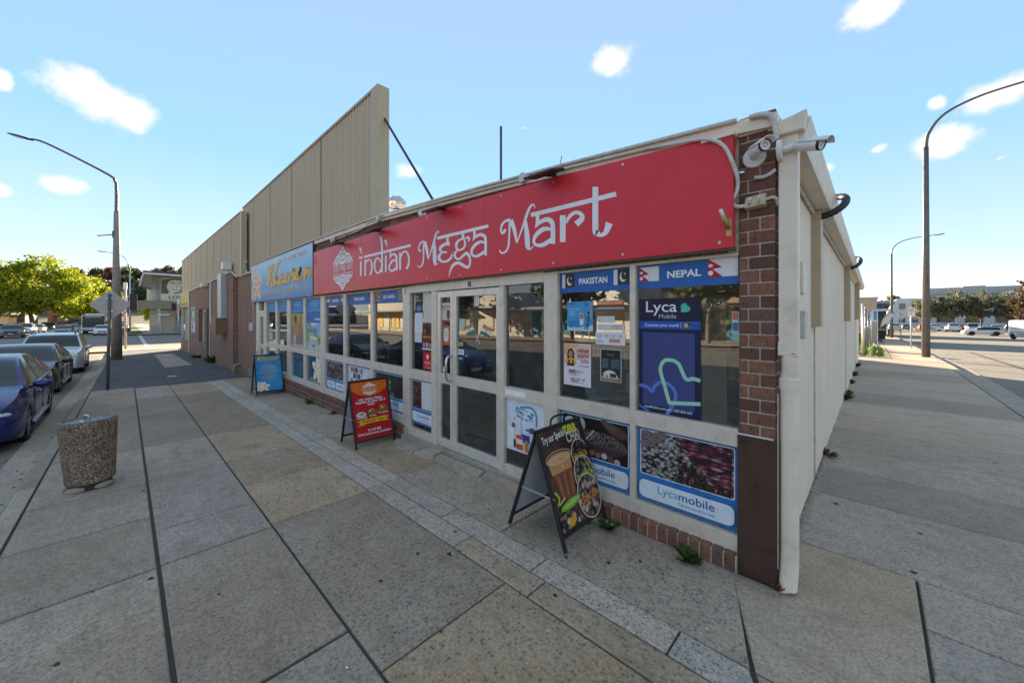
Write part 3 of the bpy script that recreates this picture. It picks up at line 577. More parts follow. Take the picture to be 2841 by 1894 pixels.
KHAO_STROKES=[[(-12.221,3.29),(-12.077,3.273),(-12.243,3.245),(-12.084,3.227),(-12.274,3.18),(-12.095,3.161),(-12.308,3.105),(-12.108,3.085),(-12.336,3.03),(-12.125,3.01),(-12.357,2.949),(-12.148,2.93),(-12.376,2.859),(-12.176,2.842),(-12.391,2.777),(-12.203,2.762),(-12.402,2.72),(-12.222,2.707)],[(-11.845,3.346),(-11.624,3.307),(-11.893,3.299),(-11.679,3.263),(-11.963,3.231),(-11.76,3.197),(-12.038,3.159),(-11.846,3.128),(-12.096,3.103),(-11.916,3.073),(-12.137,3.074),(-11.973,3.041),(-12.174,3.057),(-12.021,3.026),(-12.205,3.033),(-12.044,3.015),(-12.205,2.995),(-12.045,2.987),(-12.173,2.931),(-12.006,2.928),(-12.116,2.851),(-11.935,2.851),(-12.048,2.774),(-11.857,2.777),(-11.981,2.715),(-11.796,2.727),(-11.896,2.68),(-11.769,2.71),(-11.785,2.666),(-11.768,2.707),(-11.72,2.668),(-11.738,2.704),(-11.691,2.67),(-11.7,2.7)],[(-11.358,3.328),(-11.122,3.288),(-11.389,3.292),(-11.16,3.253),(-11.435,3.238),(-11.216,3.203),(-11.487,3.178),(-11.278,3.145),(-11.535,3.118),(-11.335,3.088),(-11.582,3.06),(-11.389,3.032),(-11.632,2.999),(-11.444,2.973),(-11.677,2.938),(-11.493,2.915),(-11.71,2.88),(-11.531,2.861),(-11.726,2.823),(-11.554,2.809),(-11.729,2.768),(-11.565,2.756),(-11.727,2.72),(-11.571,2.71),(-11.726,2.687),(-11.575,2.678)],[(-11.576,2.757),(-11.664,2.778),(-11.499,2.781),(-11.599,2.806),(-11.388,2.817),(-11.504,2.846),(-11.284,2.847),(-11.411,2.883),(-11.283,2.854),(-11.295,2.903),(-11.382,2.875),(-11.208,2.85),(-11.426,2.84),(-11.252,2.814),(-11.475,2.797),(-11.298,2.775),(-11.485,2.756),(-11.312,2.752),(-11.423,2.72),(-11.296,2.741),(-11.33,2.695),(-11.253,2.725),(-11.226,2.68),(-11.203,2.714),(-11.12,2.678),(-11.173,2.71),(-11.043,2.697),(-11.13,2.72),(-10.981,2.727),(-11.071,2.745),(-10.93,2.756),(-11.019,2.774),(-10.895,2.776),(-10.981,2.793)],[(-10.708,2.892),(-10.695,2.84),(-10.764,2.894),(-10.754,2.844),(-10.852,2.898),(-10.832,2.85),(-10.958,2.898),(-10.905,2.852),(-11.059,2.888),(-10.955,2.849),(-11.138,2.864),(-11.002,2.832),(-11.208,2.833),(-11.051,2.804),(-11.259,2.798),(-11.084,2.775),(-11.274,2.763),(-11.091,2.758),(-11.217,2.727),(-11.082,2.751),(-11.122,2.703),(-11.044,2.738),(-11.016,2.688),(-10.995,2.728),(-10.903,2.686),(-10.973,2.725),(-10.824,2.707),(-10.94,2.735),(-10.764,2.738),(-10.891,2.764),(-10.715,2.764),(-10.84,2.794),(-10.728,2.769),(-10.742,2.812),(-10.772,2.773),(-10.638,2.778),(-10.75,2.745),(-10.617,2.745),(-10.724,2.712),(-10.602,2.715),(-10.657,2.682),(-10.614,2.712),(-10.555,2.689),(-10.635,2.715),(-10.507,2.709),(-10.588,2.73),(-10.466,2.731),(-10.54,2.749),(-10.439,2.746),(-10.506,2.762)],[(-10.302,2.953),(-10.201,2.902),(-10.358,2.945),(-10.259,2.894),(-10.445,2.933),(-10.341,2.885),(-10.541,2.916),(-10.416,2.872),(-10.615,2.889),(-10.461,2.857),(-10.65,2.852),(-10.48,2.832),(-10.663,2.809),(-10.486,2.797),(-10.655,2.767),(-10.476,2.764),(-10.612,2.728),(-10.463,2.749),(-10.506,2.701),(-10.455,2.747),(-10.389,2.692),(-10.406,2.742),(-10.279,2.695),(-10.348,2.742),(-10.19,2.713),(-10.313,2.747),(-10.143,2.745),(-10.286,2.766),(-10.119,2.785),(-10.266,2.801),(-10.106,2.826),(-10.255,2.84),(-10.103,2.86),(-10.251,2.87),(-10.118,2.887),(-10.256,2.887),(-10.149,2.91),(-10.269,2.899),(-10.18,2.924),(-10.288,2.911),(-10.198,2.933),(-10.304,2.921)],[(-10.125,2.819),(-10.191,2.834),(-10.043,2.857),(-10.12,2.875),(-9.923,2.912),(-10.018,2.935),(-9.81,2.961),(-9.919,2.99),(-9.756,2.979),(-9.842,3.022),(-9.867,2.996),(-9.722,2.976),(-9.901,2.959),(-9.755,2.935),(-9.944,2.91),(-9.795,2.889),(-9.964,2.867),(-9.81,2.856),(-9.933,2.831),(-9.796,2.844),(-9.882,2.807),(-9.76,2.83),(-9.855,2.796),(-9.707,2.806),(-9.851,2.789),(-9.689,2.771),(-9.876,2.766),(-9.73,2.736),(-9.933,2.734),(-9.797,2.702),(-9.995,2.703),(-9.867,2.672),(-10.039,2.68),(-9.914,2.651)],[(-9.4,3.008),(-9.295,2.967),(-9.455,2.993),(-9.35,2.953),(-9.538,2.973),(-9.429,2.933),(-9.628,2.945),(-9.505,2.909),(-9.696,2.909),(-9.556,2.882),(-9.731,2.86),(-9.584,2.842),(-9.748,2.804),(-9.597,2.791),(-9.747,2.751),(-9.597,2.744),(-9.72,2.71),(-9.59,2.724),(-9.595,2.688),(-9.633,2.734),(-9.506,2.701),(-9.6,2.738),(-9.432,2.727),(-9.541,2.756),(-9.373,2.763),(-9.487,2.784),(-9.324,2.821),(-9.438,2.838),(-9.278,2.899),(-9.388,2.915),(-9.242,2.968),(-9.349,2.983),(-9.225,2.998),(-9.329,3.016),(-9.343,2.993),(-9.233,2.977),(-9.381,2.935),(-9.262,2.918),(-9.42,2.866),(-9.294,2.85),(-9.441,2.81),(-9.309,2.799),(-9.433,2.771),(-9.304,2.767),(-9.408,2.738),(-9.29,2.742),(-9.369,2.712),(-9.274,2.727),(-9.28,2.693),(-9.306,2.729),(-9.219,2.709),(-9.302,2.731),(-9.182,2.736),(-9.259,2.752),(-9.151,2.763),(-9.218,2.777),(-9.13,2.782),(-9.189,2.794)],[(-8.944,2.99),(-8.805,2.967),(-8.963,2.963),(-8.826,2.94),(-8.99,2.923),(-8.855,2.901),(-9.019,2.878),(-8.886,2.858),(-9.043,2.835),(-8.911,2.817),(-9.06,2.792),(-8.929,2.777),(-9.073,2.748),(-8.945,2.734),(-9.083,2.709),(-8.957,2.696),(-9.09,2.681),(-8.966,2.669)],[(-8.984,2.719),(-9.041,2.732),(-8.922,2.757),(-8.988,2.771),(-8.832,2.81),(-8.911,2.829),(-8.742,2.862),(-8.832,2.884),(-8.679,2.892),(-8.769,2.921),(-8.679,2.894),(-8.697,2.933),(-8.717,2.901),(-8.617,2.908),(-8.709,2.888),(-8.602,2.885),(-8.704,2.872),(-8.597,2.861),(-8.715,2.848),(-8.605,2.832),(-8.74,2.814),(-8.626,2.797),(-8.762,2.78),(-8.642,2.767),(-8.749,2.746),(-8.65,2.761),(-8.642,2.733),(-8.684,2.769),(-8.578,2.746),(-8.631,2.774),(-8.524,2.761),(-8.568,2.783),(-8.488,2.771),(-8.523,2.789)]]
# ---------------------------------------------------------------- surface materials
def m_concrete(name, base, stone, pale, speck=.28, sc=52.0, warm=.5, rough=.86):
    """weathered exposed-aggregate paving; every slab gets its own tone"""
    t = NT(name)
    v = t.wpos()
    vo = t.voro(v, sc)
    sep = t.n('ShaderNodeSeparateColor')
    t.l(vo.outputs['Color'], sep.inputs[0])
    big = t.noise(v, .9, 5, .65).outputs['Fac']
    mid = t.noise(v, 7, 6, .7).outputs['Fac']
    fine = t.noise(v, 160, 3, .7).outputs['Fac']
    c = t.mix(t.ramp(big, [(.35, 0.0), (.68, 1.0)]), base, pale)
    c = t.mix(t.ramp(mid, [(.42, 0.0), (.75, .55)]), c, tuple(x*.62 for x in lin(base)))
    st = t.ramp(sep.outputs['Red'], [(speck-.03, 1.0), (speck, 0.0)])
    st = t.math('MULTIPLY', st, t.ramp(vo.outputs['Distance'], [(.30, 1.0), (.62, 0.0)]))
    st = t.math('MULTIPLY', st, t.ramp(mid, [(.3, .25), (.62, 1.0)]))
    c = t.mix(st, c, stone)
    lt = t.math('MULTIPLY', t.ramp(sep.outputs['Green'], [(.8, 0.0), (.84, .75)]), t.ramp(vo.outputs['Distance'], [(.25, 1.0), (.5, 0.0)]))
    c = t.mix(lt, c, pale)
    c = t.mix(t.ramp(fine, [(.3, .5), (.6, 0.0)]), c, tuple(x*.55 for x in lin(base)))
    gr = t.noise(v, 48, 5, .75).outputs['Fac']
    c = t.mix(t.ramp(gr, [(.36, .75), (.52, 0.0)]), c, tuple(x*.42 for x in lin(base)))
    c = t.mix(t.ramp(gr, [(.56, 0.0), (.72, .5)]), c, pale)
    tone = t.n('ShaderNodeHueSaturation')
    rn = t.rnd()
    t.l(t.ramp(rn, [(0.0, .80), (.5, 1.0), (1.0, 1.16)]), tone.inputs['Value'])
    sat = t.n('ShaderNodeMapRange')
    t.l(t.math('FRACT', t.math('MULTIPLY', rn, 7.3)), sat.inputs[0])
    sat.inputs['To Min'].default_value = .8; sat.inputs['To Max'].default_value = 1.12
    t.l(sat.outputs[0], tone.inputs['Saturation'])
    t.l(c, tone.inputs['Color'])
    # dark grime stains with their own outline
    s2 = t.noise(t.scale(v, (1.2, 2.2, 1)), 2.3, 7, .72).outputs['Fac']
    c = t.mix(t.ramp(s2, [(.52, 0.0), (.72, .62)]), tone.outputs[0], tuple(x*.5 for x in lin(base)))
    t.col(c)
    t.set(Roughness=rough)
    h = t.math('ADD', t.math('MULTIPLY', vo.outputs['Distance'], -.7), t.math('MULTIPLY', fine, .8))
    t.bump(h, .55, .004)
    return t.m
M_SLAB = m_concrete('aggregate_concrete', (.43,.315,.20), (.085,.09,.10), (.56,.45,.32), .30, 46)
M_SLAB2 = m_concrete('fine_concrete', (.40,.315,.225), (.12,.12,.13), (.52,.43,.335), .26, 75)
M_SMOOTH = m_concrete('smooth_concrete', (.46,.355,.245), (.22,.19,.16), (.56,.46,.355), .10, 90)
M_STRIP = m_concrete('coarse_aggregate_strip', (.50,.415,.32), (.07,.072,.075), (.68,.60,.50), .40, 60)
M_KERB = m_concrete('kerb_concrete', (.40,.32,.235), (.18,.17,.155), (.50,.43,.34), .14, 80)
def m_asphalt(name, base, pale):
    t = NT(name)
    v = t.wpos()
    vo = t.voro(v, 90)
    big = t.noise(v, .35, 5, .6).outputs['Fac']
    fine = t.noise(v, 130, 3, .7).outputs['Fac']
    c = t.mix(t.ramp(big, [(.35, 0.0), (.7, 1.0)]), base, pale)
    c = t.mix(t.ramp(fine, [(.45, 0.0), (.8, .6)]), c, tuple(x*1.7 for x in lin(pale)))
    crack = t.n('ShaderNodeTexVoronoi', feature='DISTANCE_TO_EDGE')
    crack.inputs['Scale'].default_value = .55
    wob = t.n('ShaderNodeVectorMath', operation='ADD')
    t.l(v, wob.inputs[0])
    t.l(t.scale(t.noise(v, 1.6, 5, .6).outputs['Color'], (.9, .9, 0)), wob.inputs[1])
    t.l(wob.outputs[0], crack.inputs['Vector'])
    c = t.mix(t.ramp(crack.outputs['Distance'], [(.004, .8), (.012, 0.0)]), c, tuple(x*.4 for x in lin(base)))
    t.col(c)
    t.set(Roughness=.9)
    t.bump(vo.outputs['Distance'], .5, .004)
    return t.m
M_ROAD = m_asphalt('road_asphalt', (.15,.135,.115), (.21,.19,.16))
M_ASPH = m_asphalt('path_asphalt', (.075,.075,.078), (.105,.105,.108))
M_JOINT = paint('joint_filler', (.075,.068,.058), .9, dirt=.2, scale=30)
M_GRASS0 = paint('soil', (.10,.085,.05), .95, dirt=.3, scale=3)
def m_grassflat():
    t = NT('lawn_turf')
    v = t.wpos()
    n = t.noise(v, 1.2, 6, .7).outputs['Fac']
    n2 = t.noise(v, 60, 4, .7).outputs['Fac']
    c = t.ramp(n, [(.3, (.05,.075,.02)), (.55, (.09,.12,.03)), (.75, (.16,.15,.06))])
    t.col(t.mix(t.ramp(n2, [(.35, .6), (.65, 0.0)]), c, (.03,.045,.012)))
    t.set(Roughness=.95)
    t.bump(n2, .8, .03)
    return t.m
M_LAWN = m_grassflat()
def m_brick():
    t = NT('clay_brick')
    v = t.wpos()
    rn = t.rnd()
    c = t.ramp(rn, [(0.0, (.115,.050,.034)), (.3, (.20,.078,.046)), (.6, (.27,.105,.060)), (.82, (.34,.145,.08)), (1.0, (.14,.078,.062))])
    n = t.noise(v, 22, 6, .7).outputs['Fac']
    c = t.mix(t.ramp(n, [(.35, .75), (.62, 0.0)]), c, (.095,.052,.043))
    vo = t.voro(v, 42)
    sep = t.n('ShaderNodeSeparateColor'); t.l(vo.outputs['Color'], sep.inputs[0])
    spot = t.math('MULTIPLY', t.ramp(sep.outputs['Red'], [(.14, 1.0), (.17, 0.0)]), t.ramp(vo.outputs['Distance'], [(.18, 1.0), (.34, 0.0)]))
    c = t.mix(spot, c, (.02,.014,.013))
    ft = t.noise(v, 240, 3).outputs['Fac']
    c = t.mix(t.ramp(ft, [(.62, 0.0), (.75, .4)]), c, (.26,.16,.12))
    t.col(c)
    t.set(Roughness=.85)
    t.bump(t.math('ADD', t.noise(v, 130, 4).outputs['Fac'], t.math('MULTIPLY', n, 1.2)), .7, .005)
    return t.m
M_BRICK = m_brick()
M_MORTAR = paint('mortar', (.46,.40,.31), .95, dirt=.18, scale=25, bump=.5)
def m_brickwall():
    t = NT('brickwork_far')
    v = t.wpos()
    sx = t.n('ShaderNodeSeparateXYZ'); t.l(v, sx.inputs[0])
    cb = t.n('ShaderNodeCombineXYZ')
    t.l(t.math('ADD', sx.outputs['X'], t.math('MULTIPLY', sx.outputs['Y'], 1.0)), cb.inputs['X'])
    t.l(sx.outputs['Z'], cb.inputs['Y'])
    b = t.n('ShaderNodeTexBrick')
    b.inputs['Scale'].default_value = 1.0
    b.inputs['Brick Width'].default_value = .24
    b.inputs['Row Height'].default_value = .0895
    b.inputs['Mortar Size'].default_value = .0065
    b.inputs['Mortar Smooth'].default_value = .15
    b.inputs['Bias'].default_value = 0
    b.inputs['Color1'].default_value = (.40,.165,.098,1)
    b.inputs['Color2'].default_value = (.27,.125,.08,1)
    b.inputs['Mortar'].default_value = (.58,.49,.38,1)
    t.l(cb.outputs[0], b.inputs['Vector'])
    n = t.noise(v, 1.5, 6, .65).outputs['Fac']
    c = t.mix(t.ramp(n, [(.4, 0.0), (.75, .45)]), b.outputs['Color'], (.16,.10,.085))
    c = t.mix(t.ramp(t.noise(v, 34, 4).outputs['Fac'], [(.4, .35), (.65, 0.0)]), c, (.07,.04,.035))
    t.col(c)
    t.set(Roughness=.88)
    t.bump(t.math('MULTIPLY', b.outputs['Fac'], -1.0), .8, .008)
    return t.m
M_BRICKWALL = m_brickwall()
def m_glass():
    t = NT('shop_glass')
    t.t.nodes.remove(t.b)
    out = t.t.nodes['Material Output']
    fr = t.n('ShaderNodeFresnel'); fr.inputs['IOR'].default_value = 1.75
    tr = t.n('ShaderNodeBsdfTransparent'); tr.inputs['Color'].default_value = (.80,.84,.84,1)
    gl = t.n('ShaderNodeBsdfGlossy'); gl.inputs['Roughness'].default_value = .008
    gl.inputs['Color'].default_value = (.95,.97,1,1)
    v = t.wpos()
    bp = t.n('ShaderNodeBump'); bp.inputs['Strength'].default_value = .05; bp.inputs['Distance'].default_value = .02
    t.l(t.noise(v, 1.3, 2).outputs['Fac'], bp.inputs['Height'])
    t.l(bp.outputs[0], gl.inputs['Normal'])
    mx = t.n('ShaderNodeMixShader')
    t.l(t.math('MULTIPLY', fr.outputs[0], 1.55, True), mx.inputs[0]); t.l(tr.outputs[0], mx.inputs[1]); t.l(gl.outputs[0], mx.inputs[2])
    # dust film
    df = t.n('ShaderNodeBsdfDiffuse'); df.inputs['Color'].default_value = (.45,.43,.40,1)
    mx2 = t.n('ShaderNodeMixShader')
    dn = t.ramp(t.noise(v, 5, 7, .7).outputs['Fac'], [(.5, .015), (.8, .10)])
    t.l(dn, mx2.inputs[0]); t.l(mx.outputs[0], mx2.inputs[1]); t.l(df.outputs[0], mx2.inputs[2])
    t.l(mx2.outputs[0], out.inputs[0])
    return t.m
M_GLASS = m_glass()
def m_window():
    """dark reflecting window for far buildings and cars"""
    t = NT('dark_glass')
    t.col((.012,.016,.02)); t.set(Roughness=.04)
    t.b.inputs['Specular IOR Level'].default_value = .9
    t.b.inputs['Coat Weight'].default_value = .6
    return t.m
M_DGLASS = m_window()
M_ALU = paint('anodised_frame', (.70,.61,.50), .45, metal=.15, dirt=.10, scale=9)
M_ALU2 = paint('door_aluminium', (.72,.665,.59), .38, metal=.35, dirt=.10, scale=9)
M_BLACK = paint('black_steel', (.016,.016,.017), .45, dirt=.1)
M_BLKPL = paint('black_plastic', (.02,.02,.021), .6, dirt=.1)
M_STEEL = paint('galvanised_steel', (.52,.54,.56), .42, metal=.6, dirt=.15, scale=14)
M_CHROME = paint('bright_steel', (.62,.62,.63), .18, metal=1.0, dirt=.05)
M_CREAM = paint('cream_steel', (.80,.68,.54), .5, dirt=.10, scale=5, bump=.1)
M_TAN = paint('tan_steel', (.47,.37,.235), .5, dirt=.08, scale=4)
M_PVC = paint('grey_conduit', (.62,.58,.52), .5, dirt=.16, scale=14)
M_WHITE = paint('white_plastic', (.78,.76,.72), .4, dirt=.08, scale=10)
M_BROWN = paint('brown_painted_board', (.070,.034,.022), .5, dirt=.22, scale=7, bump=.25)
def m_cladding(name, base, streak, stain):
    """painted corrugated sheet with vertical dirt runs"""
    t = NT(name)
    v = t.wpos()
    n = t.noise(t.scale(v, (9, 9, .35)), 1.6, 6, .65).outputs['Fac']
    n2 = t.noise(v, .6, 5, .6).outputs['Fac']
    c = t.mix(t.ramp(n, [(.42, 0.0), (.75, .6)]), base, streak)
    c = t.mix(t.ramp(n2, [(.45, 0.0), (.8, .35)]), c, stain)
    t.col(c); t.set(Roughness=.48)
    return t.m
M_CLAD = m_cladding('cream_cladding', (.84,.71,.555), (.62,.51,.39), (.74,.61,.46))
M_PARAPET = m_cladding('tan_cladding', (.52,.40,.262), (.40,.30,.195), (.47,.355,.23))
M_RUST = paint('rusty_edge', (.20,.075,.03), .85, dirt=.3, scale=20)

# ---------------------------------------------------------------- the setting
def sheet(name, x0, x1, y0, y1, dz, mat, label=None, kind='structure', nx=1, ny=1):
    xs = sorted(set([x0+(x1-x0)*i/nx for i in range(nx+1)]+[v for v in (-40.0, 0.0) if x0 < v < x1]))
    ys = sorted(set([y0+(y1-y0)*i/ny for i in range(ny+1)]+[v for v in (18.0, 88.0) if y0 < v < y1]))
    mb = MB()
    for a, b in zip(xs, xs[1:]):
        for c, d in zip(ys, ys[1:]):
            mb.face([(p, q, gz(p, q)+dz) for p, q in ((a,c),(b,c),(b,d),(a,d))])
    o = mb.obj(name, mat)
    if label: o['label'] = label
    o['kind'] = kind
    return o
g = MB()
g.face([(-2500,-2500,-4),(2500,-2500,-4),(2500,2500,-4),(-2500,2500,-4)])
tag(g.obj('ground', M_GRASS0), kind='structure')
sheet('road', -190, 120, -70, 200, -.13, M_ROAD, 'grey asphalt street and crossing around the corner shop')
sheet('road_gutter', -36, 6, -4.22, -3.873, -.117, M_KERB, 'concrete gutter channel beside the parked cars')

def slab_obj(x0, x1, y0, y1, mat, parent, name='slab', th=.06, lift=0.0, gap=.006, skew=(0, 0, 0, 0)):
    """one paving slab: bevelled, its corners on the sloping ground (skew moves x of the four corners)"""
    dz = lift+R.uniform(-.0025, .0025)
    c = [(x0+gap+skew[0], y0+gap), (x1-gap+skew[1], y0+gap), (x1-gap+skew[2], y1-gap), (x0+gap+skew[3], y1-gap)]
    e = .007
    mb = MB()
    cx, cy = (x0+x1)/2, (y0+y1)/2
    def ins(p, q):
        return (p+(e if p < cx else -e), q+(e if q < cy else -e))
    top = [ins(*p) for p in c]
    b = [(p, q, gz(p, q)+dz-th) for p, q in c]
    m_ = [(p, q, gz(p, q)+dz-e) for p, q in c]
    t = [(p, q, gz(p, q)+dz) for p, q in top]
    for i in range(4):
        j = (i+1) % 4
        mb.face([b[i], b[j], m_[j], m_[i]]); mb.face([m_[i], m_[j], t[j], t[i]])
    mb.face(t)
    return mb.obj(name, mat, parent)

# front footpath: dark bed, then every slab
fp = sheet('footpath', -16.0, .05, -3.735, -.02, -.02, M_JOINT, 'worn concrete slab footpath along the shop front')
WL[fp.name] = Vector((0, 0, 0))
rows = [(-3.73,-2.85,[-15.32,-11.55,-7.13,-5.35,-4.26,-3.17,-1.52,-.2,.9], M_SLAB2),
        (-2.85,-2.10,[-15.05,-12.6,-9.9,-7.2,-5.48,-3.87,-3.19,-1.54,-.2,.86], M_SLAB2),
        (-2.10,-1.19,[-14.98,-12.4,-9.8,-7.21,-5.52,-4.4,-3.24,-1.15,.43], M_SLAB),
        (-1.19,-.99,[-15.0,-12.3,-9.7,-7.0,-5.6,-3.29,-1.75,-.95,.33], M_SLAB),
        (-.99,-.78,[-15.05,-11.6,-8.7,-5.95,-3.3,-2.2,-1.1,-.12,.23], M_STRIP),
        (-.78,-.02,[-15.1,-12.9,-10.3,-7.75,-5.5,-3.33,-1.62,-.02], M_SLAB)]
for ya, yb, xs, mt in rows:
    for a, b in zip(xs, xs[1:]):
        gp = .012 if (ya == -2.85 or ya == -3.73) else .006
        slab_obj(a, b, ya, yb, M_STRIP if (ya == -1.19 and a < -3.2) else mt, fp, gap=gp, skew=((0, {-2.10:.42,-1.19:.10,-.99:.10,-.78:.25}.get(ya, 0), 0, 0) if b == xs[-1] else (0, 0, 0, 0)))
# asphalt part of the footpath with its concrete patch
sheet('asphalt_footpath', -41.2, -15.1, -3.735, -.05, -.004, M_ASPH, 'dark asphalt stretch of footpath beside the brick wall')
mb = MB()
pc = [(-33.2,-1.75),(-21.9,-1.83),(-22.4,-.86),(-33.2,-.86)]
mb.hexa([(x,y,gz(x,y)-.03) for x, y in pc]+[(x,y,gz(x,y)+.004) for x, y in pc])
tag(mb.obj('concrete_patch', M_SLAB2), 'pale concrete patch laid in the asphalt footpath', kind='structure')
mb = MB(); mb.box(-17.9,-16.5,-2.35,-1.35,gz(-17)-.05,gz(-17)+.006)
mb.box(-17.6,-17.42,-2.0,-1.75,gz(-17)-.05,gz(-17)+.010,1)
tag(mb.obj('service_cover', [M_ASPH, M_STEEL]), 'asphalt filled service pit cover set in the footpath', 'pit cover')
# corner ramp of bare concrete at the crossing, with grated drain
cr = sheet('corner_pavement', -44.5, -41.2, -6.5, 4.0, -.02, M_SMOOTH, 'pale sunlit pavement at the crossing corner')
gt = thing('drain_grate', 'long steel drain grate across the footpath end', 'drain', (-41.0,-2.0,gz(-41)))
mb = MB(); mb.box(-41.05,-40.65,-2.95,-1.05,gz(-41)-.01,gz(-41)+.004); mb.obj('frame', M_JOINT, gt)
for k in range(16):
    mb = MB(); y = -2.9+k*.115
    mb.box(-41.02,-40.68,y,y+.05,gz(-41)+.004,gz(-41)+.014); mb.obj('bar', M_STEEL, gt)
# kerbs
kb = thing('front_kerb', 'worn concrete kerb between footpath and parked cars', 'kerb', (-15,-3.8,gz(-15)))
x = 6.0
while x > -41:
    L = R.uniform(2.2, 2.6)
    a, b = x-L, x
    e = .03
    pr = [(-3.885,-.16),(-3.875,-.02),(-3.845,.002),(-3.738,.002),(-3.738,-.16)]
    mb = MB()
    for (ya, za), (yb, zb) in zip(pr, pr[1:]):
        mb.face([(a+.004,ya,gz(a)+za),(b-.004,ya,gz(b)+za),(b-.004,yb,gz(b)+zb),(a+.004,yb,gz(a)+zb)])
    for xx in (a+.004, b-.004):
        mb.face([(xx,yy,gz(xx)+zz) for yy, zz in pr])
    mb.obj('kerb_stone', M_KERB, kb)
    x = a
del kb['category']; kb['kind'] = 'structure'
# side street footpath
sp = MB()
for a, b in ((-9.0,18.0),(18.0,88.0),(88.0,150.0)):
    sp.face([(-.02,a,gz(1,a)-.02),(2.62,a,gz(1,a)-.022),(2.62,b,gz(1,b)-.022),(-.02,b,gz(1,b)-.02)])
spo = tag(sp.obj('side_footpath', M_JOINT), 'concrete footpath running past the cream side wall', kind='structure')
WL[spo.name] = Vector((0, 0, 0))
slab_obj(.06,.895,-.78,.775,M_SMOOTH,spo,skew=(.185,0,0,-.41))
slab_obj(.44,.895,-2.1,-.78,M_SMOOTH,spo,skew=(.42,0,0,-.19))
ys = [-6.5,-4.2,-2.4,-1.25,-.62,.22,.775]
for a, b in zip(ys, ys[1:]):
    slab_obj(.9,2.61,a,b,M_SLAB2,spo)
ys = [.78,1.97,2.90,3.9,5.1,6.35,7.7,9.2,10.8,12.6,14.6,16.4,18.4,20.0]
for a, b in zip(ys, ys[1:]):
    slab_obj(.12,2.61,a,b,M_SMOOTH if a > 4 else M_SLAB2,spo)
y = 20.0
while y < 110:
    L = 1.8 if y < 50 else 4.0
    slab_obj(1.25,2.61,y,y+L,M_SMOOTH,spo)
    if y < 40:
        slab_obj(.12,1.24,y,y+L,M_SLAB2 if y > 24 else M_SMOOTH,spo)
    y += L
k2 = thing('side_kerb', 'concrete kerb along the side street footpath', 'kerb', (2.7,10,0))
del k2['category']; k2['kind'] = 'structure'
y = -8.0
while y < 120:
    L = 2.4 if y < 40 else 6.0
    pr = [(2.62,-.16),(2.62,.002),(2.76,.002),(2.80,-.02),(2.805,-.16)]
    mb = MB()
    for (xa, za), (xb, zb) in zip(pr, pr[1:]):
        mb.face([(xa,y+.004,gz(1,y)+za),(xa,y+L-.004,gz(1,y+L)+za),(xb,y+L-.004,gz(1,y+L)+zb),(xb,y+.004,gz(1,y)+zb)])
    for yy in (y+.004, y+L-.004):
        mb.face([(xx,yy,gz(1,yy)+zz) for xx, zz in pr])
    mb.obj('kerb_stone', M_KERB, k2)
    y += L
sheet('side_gutter', 2.81, 3.2, -8, 120, -.115, M_KERB, 'concrete gutter channel along the side street')
# far side of the crossing: pavement, lawn and path
sheet('far_pavement', -79.5, -76.2, -4.0, 40, .0, M_SMOOTH, 'pavement in front of the far corner shop')
sheet('lawn', -180, -79.5, -4.2, -1.2, .0, M_LAWN, 'green verge beside the far path')
sheet('far_path', -180, -79.5, -1.2, 1.0, .004, M_SMOOTH, 'concrete path running away under the awning')
sheet('opposite_footpath', -190, 40, -30, -24, .0, M_SMOOTH, 'footpath on the opposite side of the street')
# painted road markings
def stripe(x0, x1, y0, y1, name='lane_marking'):
    return sheet(name, x0, x1, y0, y1, -.125, M_PAINT)
M_PAINT = paint('road_paint', (.55,.54,.50), .7, dirt=.25, scale=9)
stripe(-75.5,-47.0,-1.85,-1.55)
for k in range(7): stripe(-60+k*8,-57+k*8,-12.6,-12.45)
stripe(-78.5,-78.1,-12.0,-4.5,'stop_line')
stripe(-22.5,-22.4,-4.4,-6.8,'bay_marking'); stripe(-15.0,-14.9,-4.4,-6.8,'bay_marking')
# ---------------------------------------------------------------- corner shop
shop = thing('shop_building', 'single storey brick corner shop with aluminium shopfront and cream side wall', 'shop', (-4, 4, 0))
def brick_mesh(l, d, h, e=.004):
    mb = MB(); mb.box(0, l, 0, d, 0, h)
    me = mb.mesh('brick', M_BRICK)
    bm = bmesh.new(); bm.from_mesh(me)
    bmesh.ops.bevel(bm, geom=list(bm.edges), offset=e, segments=1, affect='EDGES')
    bm.to_mesh(me); bm.free()
    return me
CO = .0895
# corner pillar
pil = MB().box(.004,.209,.006,.34,-.05,3.16).obj('brick_pillar', M_MORTAR, shop)
ma1, ma2 = brick_mesh(.051,.11,CO-.010), brick_mesh(.154,.11,CO-.010)
mb1, mb2 = brick_mesh(.120,.11,CO-.010), brick_mesh(.085,.11,CO-.010)
mr = brick_mesh(.11,.23,CO-.010)
z = 2.315-CO*15
k = 0
while z < 3.14:
    if z > .93:
        j = R.uniform(-.0012,.0012)
        if k % 2:
            place('brick', ma1, (0,j,z+.005), pil); place('brick', ma2, (.061,j,z+.005), pil)
        else:
            place('brick', mb1, (0,j,z+.005), pil); place('brick', mb2, (.130,j,z+.005), pil)
        place('brick', mr, (.106,.12,z+.005), pil)
    z += CO; k += 1
bp = MB(); bp.box(-.008,.222,-.014,.016,-.02,.985); bp.box(.205,.226,.018,.125,-.02,.985)
bp.obj('corner_board', M_BROWN, shop, bevel=.003)
mb = MB(); mb.box(-.01,.205,-.018,.02,.985,.991); mb.obj('peeling_edge', M_WHITE, shop)
